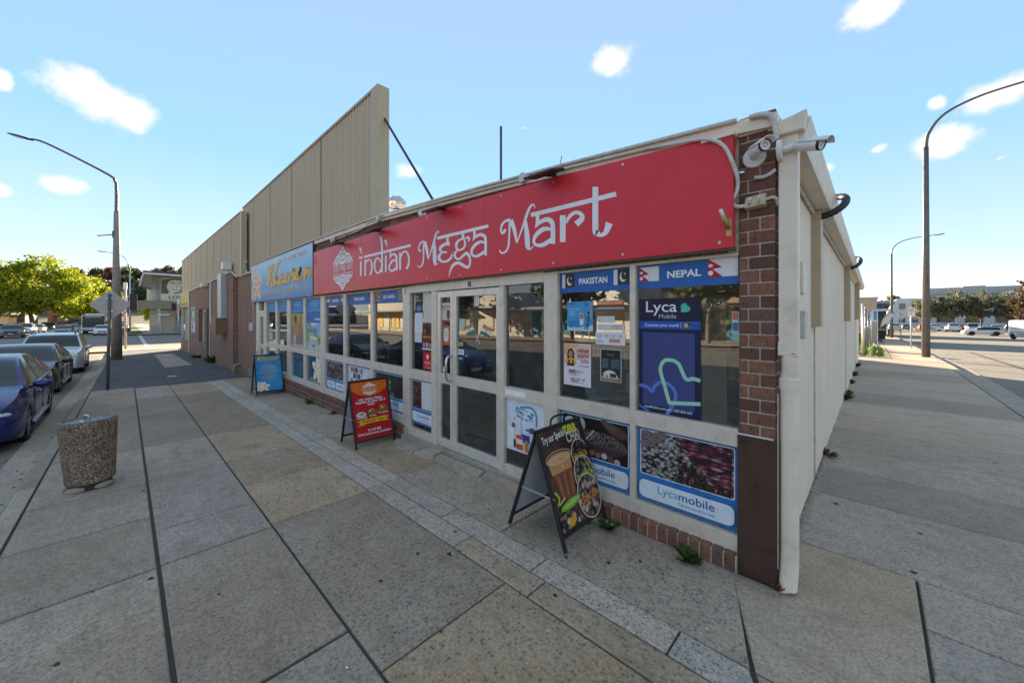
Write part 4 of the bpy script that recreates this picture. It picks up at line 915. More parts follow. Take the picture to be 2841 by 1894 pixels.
# brick band above the signs
GT = [(.23,3.155),(0,3.175),(-1.5,3.285),(-2.6,3.355),(-5.3,3.495),(-8.4,3.535),(-14.35,3.52)]
def gtz(x):
    for (xa, za), (xb, zb) in zip(GT, GT[1:]):
        if xb <= x <= xa: return za+(zb-za)*(x-xa)/(xb-xa)
    return 3.5
band = MB()
for (xa, za), (xb, zb) in zip(GT[1:], GT[2:]):
    band.hexa([(xb,.008,2.27),(xa,.008,2.27),(xa,.24,2.27),(xb,.24,2.27),(xb,.008,zb-.03),(xa,.008,za-.03),(xa,.24,za-.03),(xb,.24,zb-.03)])
band = band.obj('brick_band', M_MORTAR, shop)
mf = brick_mesh(.23,.11,CO-.010)
for r in range(6):
    z = 3.045+r*CO
    x = -8.52+(.12 if r % 2 else 0)
    while x < -.24:
        if z+CO-.02 < gtz(x+.12):
            place('brick', mf, (x,R.uniform(-.001,.001),z+.005), band)
        x += .24
z = 2.272
x = -8.4
ms = brick_mesh(.076,.11,.03)
while x < -.08:
    place('brick', ms, (x,-.004,z), band); x += .086
# brick sill below the two right windows and the long plinth to the left
sill = MB().box(-1.62,-.006,-.048,.06,-.06,.128).obj('brick_sill', M_MORTAR, shop)
def sill_brick(l, y0, y1, z0, zf, zb):
    mb = MB(); mb.hexa([(0,y0,z0),(l,y0,z0),(l,y1,z0),(0,y1,z0),(0,y0,zf),(l,y0,zf),(l,y1,zb),(0,y1,zb)])
    me = mb.mesh('brick', M_BRICK)
    bm = bmesh.new(); bm.from_mesh(me)
    bmesh.ops.bevel(bm, geom=list(bm.edges), offset=.004, segments=1, affect='EDGES')
    bm.to_mesh(me); bm.free(); return me
sbm = sill_brick(.070,-.055,.05,.0,.128,.160)
for i in range(20):
    place('brick', sbm, (-1.60+i*.0798,R.uniform(-.002,.002),R.uniform(-.002,.002)), sill)
mb = MB(); mb.box(-1.62,.24,-.105,-.056,-.04,.022); mb.obj('concrete_strip', M_KERB, shop, bevel=.006)
plin = MB().box(-14.0,-4.45,-.042,.06,-.45,.105).obj('brick_plinth', M_MORTAR, shop)
rl = sill_brick(.076,-.052,.05,-.005,.105,.135)
x = -13.98
while x < -4.55:
    place('brick', rl, (x,R.uniform(-.002,.002),R.uniform(-.002,.002)), plin); x += .086
fb = brick_mesh(.23,.09,CO-.010)
for r in range(5):
    z = -.012-CO*(r+1)
    x = -13.95+(.12 if r % 2 else 0)
    while x < -4.7:
        if z+CO > gz(x)-.01:
            place('brick', fb, (x,-.050,z+.005), plin)
        x += .24

# aluminium shopfront
def bar(name, x0, x1, z0, z1, y0=-.002, y1=.075, mat=None, par=None):
    mb = MB(); mb.box(x0,x1,y0,y1,z0,z1)
    return mb.obj(name, mat or M_ALU, par or shop, bevel=.003)
def pane(x0, x1, z0, z1, y=.040, par=None):
    mb = MB(); mb.box(x0,x1,y,y+.006,z0,z1)
    return mb.obj('glass_pane', M_GLASS, par or shop)
ZT = 2.268
posts = [(-13.10,-12.86),(-10.70,-10.42),(-8.19,-7.95),(-4.62,-4.42),(-1.774,-1.60)]
mull = [(-11.82,-11.66),(-9.36,-9.22),(-6.94,-6.83),(-5.74,-5.645),(-.826,-.775)]
for a, b in posts:
    bar('post', a, b, -.02 if a > -4.7 else .125, ZT, -.006, .08)
for a, b in mull:
    bar('mullion', a, b, .125, ZT, -.003, .075)
bays = [(-12.86,-11.82),(-11.66,-10.70),(-10.42,-9.36),(-9.22,-8.19),(-7.95,-6.94),(-6.83,-5.74),(-5.645,-4.62),(-1.60,-.826),(-.775,-.006)]
for a, b in bays:
    bar('sill_rail', a, b, .128, .255)
    bar('transom', a, b, .885, 1.012)
    bar('head_rail', a, b, 2.245, ZT, .006, .075)
    pane(a, b, .255, .885); pane(a, b, 1.012, 2.245)
# massage shop door at the far end
bar('door_jamb', -14.15,-13.78,-.30,ZT)
dk = thing('glass_door', 'narrow aluminium glazed door of the massage shop', 'door', (-13.44,.02,gz(-13.4)))
bar('stile', -13.78,-13.66,-.28,1.90,par=dk); bar('stile', -13.22,-13.10,-.28,1.90,par=dk)
bar('rail', -13.66,-13.22,-.28,-.10,par=dk); bar('rail', -13.66,-13.22,.78,.92,par=dk); bar('rail', -13.66,-13.22,1.80,1.90,par=dk)
pane(-13.66,-13.22,-.10,.78,par=dk); pane(-13.66,-13.22,.92,1.80,par=dk)
hp = MB(); hp.tube([(-13.72,-.0,.42),(-13.72,-.06,.44),(-13.72,-.06,.84),(-13.72,-.0,.86)],.012,8); hp.obj('handle', M_CHROME, dk, True)
bar('door_head', -13.78,-13.10,1.905,2.0); pane(-13.78,-13.10,2.0,2.245)
# entrance: left sidelight, narrow leaf, wide leaf, right sidelight
bar('entrance_head', -4.42,-1.774,2.168,2.30,-.012,.08)
bar('bottom_rail', -4.42,-3.83,-.02,.128); bar('transom', -4.42,-3.83,.872,1.012); pane(-4.42,-3.83,.128,.872); pane(-4.42,-3.83,1.012,2.168)
bar('post', -3.83,-3.70,-.02,2.168,-.006,.08)
d1 = thing('door_leaf', 'narrow left leaf of the shop entrance with stickers', 'door', (-3.51,.02,0))
bar('stile', -3.695,-3.625,.03,2.155,.002,.06,M_ALU2,d1); bar('stile', -3.40,-3.335,.03,2.155,.002,.06,M_ALU2,d1)
for a, b in ((.03,.14),(.895,1.035),(2.07,2.155)): bar('rail', -3.625,-3.40,a,b,.004,.058,M_ALU2,d1)
pane(-3.625,-3.40,.14,.895,.03,d1); pane(-3.625,-3.40,1.035,2.07,.03,d1)
hp = MB(); hp.tube(spline([(-3.365,.0,1.285),(-3.365,-.05,1.28),(-3.365,-.085,1.22),(-3.365,-.085,1.02),(-3.365,-.05,.96),(-3.365,.0,.955)],5),.017,10); hp.obj('pull_handle', M_CHROME, d1, True)
d2 = thing('door_leaf', 'wide right leaf of the shop entrance with crossed flags', 'door', (-2.9,.02,0))
bar('stile', -3.33,-3.27,.03,2.155,.002,.06,M_ALU2,d2); bar('stile', -2.50,-2.445,.03,2.155,.002,.06,M_ALU2,d2)
for a, b in ((.03,.148),(.90,1.032),(2.073,2.155)): bar('rail', -3.27,-2.50,a,b,.004,.058,M_ALU2,d2)
pane(-3.27,-2.50,.148,.90,.03,d2); pane(-3.27,-2.50,1.032,2.073,.03,d2)
hp = MB(); hp.tube(spline([(-3.10,.03,1.30),(-3.10,.10,1.30),(-3.10,.13,1.25),(-3.10,.13,1.08),(-3.10,.10,1.03),(-3.10,.03,1.03)],5),.015,10); hp.obj('pull_handle', M_CHROME, d2, True)
bar('post', -2.44,-2.37,-.02,2.168,-.006,.08)
bar('bottom_rail', -2.37,-1.774,-.01,.125); bar('transom', -2.37,-1.774,.885,1.012); pane(-2.37,-1.774,.125,.885); pane(-2.37,-1.774,1.012,2.168)
mb = MB(); mb.box(-4.44,-1.75,-.03,.12,-.09,.022); mb.obj('threshold', M_KERB, shop, bevel=.004)
# torn sticker remnants
mb = MB(); mb.box(-2.345,-2.04,-.0035,-.001,.925,.985); mb.obj('sticker_remnant', flat('f4f2ee'), shop)
mb = MB(); mb.box(-3.13,-3.02,-.0145,-.012,2.19,2.275); mb.obj('torn_sticker', flat('e8e2d6'), shop)

# inside: floor, walls, ceiling
inn = MB(); inn.box(-8.05,-.02,.09,9.0,-.06,.0); inn.obj('shop_floor', paint('floor_tiles', (.20,.17,.13), .35, dirt=.12, scale=3), shop)
inn = MB(); inn.box(-14.2,-8.25,.09,9.0,-.35,-.28); inn.obj('shop_floor', paint('floor_tiles', (.2,.2,.2)), shop)
M_INW = paint('interior_wall', (.42,.39,.34), .8, dirt=.08, scale=2)
inn = MB(); inn.box(-14.2,0,9.0,9.2,-.4,2.95); inn.obj('back_wall', M_INW, shop)
inn = MB(); inn.box(-8.24,-8.06,.09,9.0,-.4,2.95); inn.obj('party_wall', M_INW, shop)
inn = MB(); inn.box(-14.4,-14.21,.09,9.0,-.4,2.95); inn.obj('end_wall', M_INW, shop)
inn = MB(); inn.box(-14.2,0,.25,9.0,2.78,2.95); inn.obj('ceiling', paint('ceiling_board', (.55,.54,.5), .8), shop)
inn = MB(); inn.box(-.02,.17,.35,18.5,-.1,2.95); inn.obj('inner_side_wall', M_INW, shop)
mb = MB(); mb.box(-14.4,.2,.245,18.6,2.96,3.06); mb.obj('roof', M_STEEL, shop)
mb = MB(); mb.box(-14.4,.18,18.4,18.6,-.3,2.95); mb.obj('rear_wall', M_CLAD, shop)
mb = MB(); mb.box(-14.55,-14.15,.0,.3,-.5,3.5); mb.obj('end_pier', M_BRICKWALL, shop)

# fascia, gutter and eaves
mb = MB()
for (xa, za), (xb, zb) in zip(GT, GT[1:]):
    mb.hexa([(xb,-.045,zb-.085),(xa,-.045,za-.085),(xa,.05,za-.085),(xb,.05,zb-.085),(xb,-.055,zb),(xa,-.055,za),(xa,.05,za),(xb,.05,zb)])
mb.obj('front_fascia', M_CREAM, shop)
mb = MB(); mb.tube([(x,-.068,z+.002) for x, z in GT[1:]],.016,8); mb.obj('conduit', M_PVC, shop, True)
mb = MB(); mb.tube([(x,-.066,z-.038) for x, z in [(-.55,3.21)]+GT[2:5]],.014,8); mb.obj('conduit', M_PVC, shop, True)
mb = MB(); mb.box(.0,.20,-.012,.01,3.075,3.10); mb.box(-.22,-.005,-.10,-.012,3.075,3.098); mb.obj('trim_strip', M_CREAM, shop)
# corrugated side wall
def corr(x_of, u0, u1, zb, zt, amp, pitch, axis, const, name, mat, par, sub=6):
    n = int((u1-u0)/pitch*sub)
    mb = MB()
    def fn(a, b):
        u = u0+(u1-u0)*a
        off = amp*math.cos(2*PI*(u-u0)/pitch)
        off = max(-amp*.75, min(amp*.75, off))
        z0 = zb(u) if callable(zb) else zb
        z1 = zt(u) if callable(zt) else zt
        z = z0+(z1-z0)*b
        return (const+off, u, z) if axis == 'Y' else (u, const+off, z)
    mb.grid(fn, n, 1)
    return mb.obj(name, mat, par, fix=False)
corr(None,.15,18.6,lambda u: gz(1,u)+.01+.008*math.sin(u*9),2.97,.017,.088,'Y',.198,'side_wall',M_CLAD,shop)
mb = MB(); mb.box(.176,.184,.15,18.6,-.05,2.97); mb.obj('wall_backing', M_CLAD, shop)
for y in (2.25, 8.55, 14.3):
    mb = MB(); mb.box(.205,.222,y,y+.03,.05,2.9); mb.obj('cover_strip', M_STEEL, shop)
mb = MB(); mb.box(.19,.36,.0,18.6,2.925,2.94); mb.obj('soffit', M_CREAM, shop)
mb = MB()
mb.hexa([(.30,.02,2.942),(.36,.02,2.942),(.36,18.6,2.94),(.30,18.6,2.94),(.30,.02,3.09),(.40,.02,3.10),(.40,18.6,3.06),(.30,18.6,3.05)])
mb.obj('side_gutter', M_CREAM, shop, bevel=.008)
mb = MB(); mb.hexa([(.17,.0,3.062),(.298,.0,3.062),(.298,18.6,3.062),(.17,18.6,3.062),(.17,.0,3.14),(.298,.0,3.10),(.298,18.6,3.08),(.17,18.6,3.12)])
mb.obj('barge_capping', M_CREAM, shop)
mb = MB(); mb.hexa([(.235,-.05,3.0),(.37,-.05,3.0),(.37,.018,3.0),(.235,.018,3.0),(.225,-.06,3.08),(.385,-.06,3.115),(.385,.018,3.115),(.225,.018,3.08)])
mb.obj('gutter_end', M_CREAM, shop, bevel=.004)
mb = MB(); mb.box(.225,.232,-.05,.1,2.99,3.01); mb.obj('rust_line', M_RUST, shop)
# downpipe: boxed upper length, round lower length with collars and battered shoe
mb = MB(); mb.box(.232,.335,-.012,.085,1.64,3.0); mb.obj('downpipe_box', M_CREAM, shop, bevel=.006)
mb = MB(); mb.box(.228,.339,-.016,.09,1.555,1.642); mb.obj('downpipe_collar', M_CREAM, shop, bevel=.006)
mb = MB(); mb.lathe([(.0,1.33),(.058,1.33),(.060,1.40),(.050,1.41),(.052,1.56),(0,1.56)],20,(.286,.036,0)); mb.obj('downpipe_collar', M_CREAM, shop, 'angle')
mb = MB()
def shoe(a, b):
    w = 2*PI*a
    z = 1.34-(1.34-.015)*b
    d = .0
    r = .051
    if z < .28:
        q = (0.28-z)/.28
        r *= 1+.16*q*math.cos(3*w+1)-.08*q
        d = -.03*q*q
    return (.286+r*math.cos(w)+d*.3, .036+r*math.sin(w)+d, z+(.02*math.cos(w) if z < .05 else 0))
mb.grid(shoe, 24, 22); mb.obj('downpipe_round', M_CREAM, shop, True)
mb = MB(); mb.box(.229,.236,-.01,.012,1.45,1.56); mb.box(.300,.32,-.0185,-.014,1.57,1.574); mb.obj('rust_patch', M_RUST, shop)
mb = MB(); mb.box(.2265,.2295,-.01,.0,.14,1.3); mb.obj('edge_strip', M_CREAM, shop)
# boxes and ducts on the side wall
for (y, x1, z0, z1, m) in ((1.17,.235,2.02,2.30,M_CREAM),(1.04,.262,1.62,1.865,M_STEEL)):
    mb = MB(); mb.box(.205,x1,y,y+.20,z0,z1); mb.obj('meter_box', m, shop, bevel=.004)
for y, w in ((2.0,.085),(7.95,.11),(14.0,.13)):
    mb = MB(); mb.box(.205,.205+w,y,y+.22,1.705,2.922); mb.obj('wall_duct', M_TAN, shop, bevel=.004)
for y in (2.1, 8.05):
    mb = MB(); p = spline([(.26,y-.02,2.86),(.36,y-.02,2.88),(.45,y+.03,2.95),(.475,y+.14,3.03),(.45,y+.26,3.10),(.36,y+.34,3.13)],6)
    mb.tube(p,[.034*(1+.07*(-1)**i) for i in range(len(p))],12); mb.obj('black_hose', M_BLKPL, shop, True)
mb = MB(); mb.tube([(.23,.4,2.90),(.235,6,2.895),(.235,18,2.89)],.014,8); mb.obj('conduit', M_PVC, shop, True)
# ragged mortar along the foot of the side wall
mb = MB()
for k in range(60):
    y = .25+k*.055+R.uniform(-.02,.02)
    r_ = R.uniform(.02,.045)
    mb.ell((.225+R.uniform(0,.02),y,.0),(r_,r_*1.2,R.uniform(.012,.03)),7,5)
tag(mb.obj('mortar_crumbs', M_KERB, shop), 'crumbled mortar along the wall foot', kind='stuff')

# tall corrugated screens above the roof
def screen(name, label, x0, x1, zb0, zb1, zt0, zt1, y, endcap):
    t = thing(name, label, 'screen', ((x0+x1)/2, y, zb0), group=None)
    zb = lambda u: zb0+(zb1-zb0)*(u-x0)/(x1-x0)
    zt = lambda u: zt0+(zt1-zt0)*(u-x0)/(x1-x0)
    corr(None, x0, x1, zb, zt, .022, .135, 'X', y, 'cladding', M_PARAPET, t, 6)
    m = MB(); m.hexa([(x0,y+.05,zb0),(x1,y+.05,zb1),(x1,y+.12,zb1),(x0,y+.12,zb0),(x0,y+.05,zt0-.02),(x1,y+.05,zt1-.02),(x1,y+.12,zt1-.02),(x0,y+.12,zt0-.02)]); m.obj('backing', M_PARAPET, t)
    m = MB(); m.hexa([(x0,y-.035,zt0-.02),(x1,y-.035,zt1-.02),(x1,y+.13,zt1-.02),(x0,y+.13,zt0-.02),(x0,y-.035,zt0+.03),(x1,y-.035,zt1+.03),(x1,y+.13,zt1+.03),(x0,y+.13,zt0+.03)]); m.obj('capping', M_TAN, t)
    xx = x0+1.9
    while xx < x1-.5:
        m = MB(); m.box(xx,xx+.02,y-.028,y-.005,zb(xx),zt(xx)-.03); m.obj('lap_seam', M_TAN, t); xx += 2.28
    if endcap:
        m = MB(); m.box(x1-.02,x1+.25,y-.04,y+.2,zb1,zt1+.03); m.obj('end_flashing', M_TAN, t, bevel=.01)
    return t
s1 = screen('roof_screen', 'tall tan corrugated screen rising behind the red sign', -17.7,-6.2,3.30,3.40,6.18,6.12,.27,True)
mb = MB(); mb.tube([(-6.05,.38,5.65),(-4.18,.38,3.45)],.022,8); mb.obj('brace', M_BLACK, s1)
s2 = screen('roof_screen', 'long tan corrugated screen above the brick wall', -38.7,-16.75,3.47,3.40,6.14,5.82,.05,False)
mb = MB(); mb.box(-16.76,-16.5,.0,.18,3.32,5.80); mb.obj('end_flashing', M_PARAPET, s2)
mast = MB(); mast.tube([(-3.96,1.5,3.05),(-3.96,1.5,5.10)],.02,8)
mast.top('roof_mast', M_BLACK, 'thin dark mast standing on the shop roof', 'mast')
# whirlybird vent and raised roof behind
rr = MB(); rr.hexa([(-17,2.6,3.06),(-7.0,2.6,3.06),(-7.0,9,3.06),(-17,9,3.06),(-17,2.6,4.9),(-7.0,2.6,4.55),(-7.0,9,4.9),(-17,9,5.5)])
rr.obj('raised_roof', paint('white_roof_sheet', (.55,.53,.5), .5, dirt=.15), shop)
vt = thing('roof_ventilator', 'round ribbed metal ventilator turning on the roof', 'ventilator', (-12.1,4.0,5.1))
mb = MB(); mb.lathe([(.2,4.6),(.2,5.75)],16,(-12.1,4.0,0)); mb.obj('neck', M_STEEL, vt, True)
for k in range(18):
    a = 2*PI*k/18
    pth = [(-12.1+math.cos(a+.5*t)*.36*math.sin(PI*(.1+.8*t)), 4+math.sin(a+.5*t)*.36*math.sin(PI*(.1+.8*t)), 6.28-.55*t) for t in [i/8 for i in range(9)]]
    q = MB()
    for p0, p1 in zip(pth, pth[1:]):
        c0 = Vector((p0[0]+12.1, p0[1]-4, 0)); ta = Vector((-c0.y, c0.x, 0)).normalized()*.055
        q.face([Vector(p0)-ta, Vector(p0)+ta, Vector(p1)+ta, Vector(p1)-ta])
    q.obj('vane', M_CHROME, vt)

# lit fluorescent tubes: one behind the Pakistan window, three added to brighten the interior
tl_ = NT('fluorescent_tube'); tl_.col((.9,.9,.88)); tl_.b.inputs['Emission Color'].default_value = (1,.95,.85,1); tl_.b.inputs['Emission Strength'].default_value = 2.2
for i, (x, y) in enumerate(((-1.9,1.9),(-4.6,3.0),(-6.6,2.0),(-3.2,5.5))):
    t_ = thing('ceiling_tube', ['lit fluorescent tube behind the Pakistan window','added fluorescent tube brightening the shop behind the entrance','added fluorescent tube brightening the shop behind the left windows','added fluorescent tube brightening the back of the shop'][i], 'lamp', (x,y,2.70))
    mb = MB(); mb.box(x-.62,x+.62,y-.05,y+.05,2.735,2.78); mb.obj('batten', M_WHITE, t_)
    mb = MB(); mb.tube([(x-.6,y,2.715),(x+.6,y,2.715)],.018,8); mb.obj('tube', tl_.m, t_)
# stock seen through the glass
def shelf_unit(x0, x1, y, label, seed, grp):
    t = thing('shop_shelf', label, 'shelf', ((x0+x1)/2, y, 0), group=grp)
    r = random.Random(seed)
    for z in (.1,.5,.9,1.3,1.7):
        m = MB(); m.box(x0,x1,y,y+.4,z,z+.02); m.obj('shelf_board', M_ALU, t)
    m = MB(); m.box(x0,x1,y+.4,y+.42,.0,2.0); m.obj('back_panel', M_INW, t)
    cols = ['b03030','c8a020','2c6e9a','3f7d3a','d8d4c8','7a3b1e','c05a20','e0c060']
    m = MB(); mats = [flat(c) for c in cols]
    for z in (.12,.52,.92,1.32,1.72):
        x = x0+.02
        while x < x1-.12:
            w = r.uniform(.06,.14); h = r.uniform(.14,.3)
            m.box(x,x+w,y+r.uniform(.02,.08),y+.3,z+.001,z+h,r.randrange(8)); x += w+.01
    tag(m.obj('packets', mats, t), kind='stuff')
shelf_unit(-7.6,-4.9,1.5,'stocked grocery shelf behind the left windows',1,'grocery shelves')
shelf_unit(-6.6,-3.9,4.2,'stocked grocery shelf deep behind the entrance',2,'grocery shelves')
shelf_unit(-2.6,-.3,3.0,'stocked grocery shelf behind the right windows',3,'grocery shelves')
# basket stand inside the door
bs = thing('basket_stand', 'black wheeled stand with two wire baskets inside the doorway', 'stand', (-3.25,.75,0))
mb = MB(); mb.tube([(-3.05,.8,.12),(-3.05,.8,1.0)],.03,8); mb.obj('column', M_BLACK, bs)
mb = MB(); mb.tube([(-3.6,.8,.11),(-2.85,.8,.11)],.025,8); mb.tube([(-3.05,.55,.11),(-3.05,1.05,.11)],.025,8); mb.obj('foot', M_BLACK, bs)
mb = MB(); mb.lathe([(0,-.012),(.045,-.012),(.045,.012),(0,.012)],14,(-2.87,.8,.046),'Y'); mb.obj('castor', M_STEEL, bs)
for z, cc in ((.38,'c8d8c0'),(.74,'d8c820')):
    mb = MB()
    for k in range(13):
        x = -3.65+k*.05
        mb.tube([(x,.6,z+.02),(x,.58,z+.2)],.004,5); mb.tube([(x,1.0,z+.02),(x,1.02,z+.2)],.004,5)
    for zz in (.02,.11,.2):
        mb.tube([(-3.66,.59,z+zz),(-3.04,.59,z+zz),(-3.04,1.01,z+zz),(-3.66,1.01,z+zz),(-3.66,.59,z+zz)],.007,5)
    mb.obj('wire_basket', M_BLACK, bs)
    mb = MB()
    for k in range(14):
        mb.obox((-3.58+.04*k,.8+R.uniform(-.1,.1),z+.12+R.uniform(-.05,.06)),(.07,.12,.16),R.uniform(0,3))
    tag(mb.obj('packets', flat(cc), bs), kind='stuff')
# ---------------------------------------------------------------- signs
XU = Vector((1, 0, 0)); ZU = Vector((0, 0, 1))
def facade(x, z, y):
    return Fr((x, y, z), XU, ZU)
def m_redsign():
    t = NT('red_sign_vinyl')
    v = t.wpos()
    n = t.noise(v, 3.5, 6, .65).outputs['Fac']
    n2 = t.noise(t.scale(v, (5, 1, .5)), 2, 5, .6).outputs['Fac']
    c = t.mix(t.ramp(n, [(.35, 0.0), (.75, .4)]), (.70,.030,.045), (.62,.026,.040))
    c = t.mix(t.ramp(n2, [(.5, 0.0), (.8, .25)]), c, (.74,.07,.08))
    t.col(c); t.set(Roughness=.38)
    t.b.inputs['Specular IOR Level'].default_value = .4
    return t.m
M_RED = m_redsign()
RS_TOP = lambda x: 3.252 if x < -4.6 else 3.252-.0072*(x+4.6)**2-.0012*(x+4.6)**1
rs = thing('shop_sign', 'long red sign with white Indian Mega Mart lettering above the shopfront', 'sign', (-4.2,-.05,2.30))
for a, b in ((-8.40,-7.93),(-7.93,-5.10),(-5.10,-2.62),(-2.62,-.016)):
    mb = MB(); n = 6
    for i in range(n):
        p, q = a+.0015+(b-a-.003)*i/n, a+.0015+(b-a-.003)*(i+1)/n
        mb.hexa([(p,-.078,2.297),(q,-.078,2.297),(q,-.03,2.297),(p,-.03,2.297),(p,-.078,RS_TOP(p)),(q,-.078,RS_TOP(q)),(q,-.03,RS_TOP(q)),(p,-.03,RS_TOP(p))])
    mb.obj('sign_panel', M_RED, rs)
mb = MB(); mb.box(-8.42,-.01,-.07,-.03,2.278,2.297); mb.obj('bottom_channel', paint('weathered_channel', (.10,.075,.05), .8), rs)
mb = MB()
for a in range(12):
    x = -8.3+a*.745
    for z in (2.34, RS_TOP(x)-.04):
        mb.lathe([(0,-.0815),(.011,-.0805),(.012,-.078)],10,(x,0,z),'Y')
mb.obj('screws', M_STEEL, rs)
def strips(data, y, name, mat, par, grow=0.0):
    mb = MB()
    for si, s_ in enumerate(data):
        yy = y-(si % 9)*.00012
        L = [(s_[i], s_[i+1]) for i in range(0, len(s_), 2)]
        if grow:
            G = []
            for (a, b) in L:
                va, vb = Vector((*a, 0)), Vector((*b, 0))
                d = (va-vb); l = d.length or 1e-6
                d = d/l*grow
                G.append((tuple(va+d)[:2], tuple(vb-d)[:2]))
            e0 = (Vector(L[0][0])+Vector(L[0][1]))/2; e1 = (Vector(L[1][0])+Vector(L[1][1]))/2
            L = G
        for i, ((a, b), (c, d)) in enumerate(zip(L, L[1:])):
            mb.face([(p[0], yy-(i % 11)*.00004*(1 if grow else 0), p[1]) for p in (a, b, d, c)])
    return mb.obj(name, mat, par, fix=False)
M_LET = paint('white_lettering', (.82,.82,.83), .45, dirt=.05, scale=8)
for i0, i1, nm_ in ((0,15,'word_indian'),(15,31,'word_mega'),(31,43,'word_mart')):
    strips(SIGN_STROKES[i0:i1], -.0795, nm_, M_LET, rs)
# lace emblem with the small name between two rules
em = Print(facade(-7.24, 2.32, -.0795), .94, .86, sheet=False)
def lace(P, cx, cy, w, h, s, c):
    """a lace ornament: point up (s=1) or down (s=-1)"""
    lw = w*.032
    P.stroke([(cx-w*.5,cy),(cx-w*.44,cy+s*h*.10),(cx-w*.47,cy+s*h*.20),(cx-w*.38,cy+s*h*.12)], lw, c)
    P.stroke([(cx+w*.5,cy),(cx+w*.44,cy+s*h*.10),(cx+w*.47,cy+s*h*.20),(cx+w*.38,cy+s*h*.12)], lw, c)
    for q in (-1, 1):
        P.stroke([(cx+q*w*.42,cy+s*h*.10),(cx+q*w*.33,cy+s*h*.42),(cx+q*w*.18,cy+s*h*.55),(cx+q*w*.08,cy+s*h*.80),(cx,cy+s*h)], lw*1.2, c)
        for (a, b, r) in ((.30,.18,.075),(.18,.10,.065),(.22,.34,.075),(.10,.26,.07),(.11,.50,.075),(.05,.68,.05),(.07,.06,.05),(.33,.04,.05)):
            P.ring(cx+q*w*a,cy+s*h*b,w*r,h*r*1.5,w*.026,c,12)
    P.ell(cx,cy+s*h*.36,w*.06,h*.15,c,12); P.ell(cx,cy+s*h*.05,w*.05,h*.10,c,12); P.ell(cx,cy+s*h*.9,w*.03,h*.12,c,10)
lace(em,.47,.50+.03,.94,.33,1,M_LET)
em.rect(.0,.512,.94,.524,M_LET); em.rect(.0,.322,.94,.334,M_LET)
em.text('indian mega mart',.47,.385,.16,M_LET,fit=.92)
em.rect(.0,.475,.27,.485,M_LET); em.rect(.34,.475,.62,.485,M_LET); em.rect(.68,.475,.94,.485,M_LET)
lace(em,.47,.30,.94,.29,-1,M_LET)
em.part('emblem', rs)
# old ghost colours on the left panel
gh = Print(facade(-8.39,2.30,-.0787), .5, .9, sheet=False)
gh.stroke([(.03,.30),(.18,.36),(.30,.28),(.40,.05)],.03,'d8443c'); gh.stroke([(.02,.12),(.14,.22),(.26,.05)],.035,'e2604a')
gh.ell(.12,.75,.07,.12,'c83a3c'); gh.part('faded_pattern', rs)

ks = thing('shop_sign', 'faded blue Khaosan sign with yellow lettering and frangipani flowers', 'sign', (-11.4,-.05,2.28))
def m_skysign():
    t = NT('blue_sign_print')
    v = t.wpos()
    sx = t.n('ShaderNodeSeparateXYZ'); t.l(v, sx.inputs[0])
    n = t.noise(v, 1.1, 5, .6).outputs['Fac']
    f = t.math('ADD', t.math('MULTIPLY', t.math('SUBTRACT', sx.outputs['Z'], 2.28), .62), t.math('MULTIPLY', n, .5))
    c = t.ramp(f, [(.2, (.02,.16,.46)), (.5, (.07,.29,.58)), (.8, (.22,.46,.68)), (1.0, (.40,.56,.66))])
    c = t.mix(t.ramp(t.noise(t.scale(v, (.6,1,2.5)), 2.4, 5).outputs['Fac'], [(.55, 0.0), (.75, .35)]), c, (.5,.62,.68))
    t.col(c); t.set(Roughness=.4)
    return t.m
for a, b in ((-14.45,-13.1),(-13.1,-10.8),(-10.8,-8.47)):
    mb = MB(); mb.box(a+.002,b-.002,-.078,-.03,2.28,3.49); mb.obj('sign_panel', MATS.setdefault('blue_sign_print', m_skysign()) if 'blue_sign_print' not in MATS else MATS['blue_sign_print'], ks)
mb = MB(); mb.box(-14.47,-8.455,-.08,-.028,3.49,3.505); mb.box(-8.47,-8.455,-.08,-.03,2.28,3.49); mb.obj('sign_edge', paint('weathered_channel', (.1,.075,.05)), ks)
strips(KHAO_STROKES, -.0796, 'lettering_outline', flat('c47a5a'), ks, .045)
strips(KHAO_STROKES, -.0835, 'lettering', flat('e8c25c'), ks)
kp = Print(facade(-14.45,2.28,-.0790), 6, 1.2, sheet=False)
kp.text('Ph: 02 6284 3400',5.55,.98,.17,'d88a8a','R',fit=2.3,bold=.01)
kp.text('Queanbeyan Thai Massage Therapy',3.5,.155,.24,'d9b98a','C',fit=4.5,shear=.25)
kp.flower(.85,.52,.52,20,'f0d3b0','eaa22e'); kp.up(); kp.flower(.35,.92,.30,60,'efd8bb','eaa22e'); kp.up(); kp.flower(.3,.30,.28,0,'f0d3b0','e8962a')
kp.part('print', ks)

# window banners with country names
BL = '2f66ae'
def banner(x0, x1, z0, z1, label, word, draw):
    P = Print(facade(x0, z0, .0385), x1-x0, z1-z0, BL, .002)
    w, h = x1-x0, z1-z0
    draw(P, w, h); P.up()
    P.text(word, w*.5, h*.36, h*.36, 'eef0f2', 'C', fit=w*.40 if len(word) > 5 else w*.34, bold=.034)
    return P.top('window_banner', label, 'banner', 'blue country banners across the window heads')
def d_in(P, w, h):
    for x in (.02*w, .80*w):
        P.rect(x,h*.62,x+w*.17,h*.92,'c8694a'); P.rect(x,h*.36,x+w*.17,h*.62,'dcdcdc'); P.rect(x,h*.1,x+w*.17,h*.36,'3f6a7a')
def d_bd(P, w, h):
    for x in (.03*w, .83*w):
        P.rect(x,h*.2,x+w*.14,h*.8,'2c5f9e'); P.up(); P.ell(x+w*.07,h*.5,w*.035,h*.17,'c0273c')
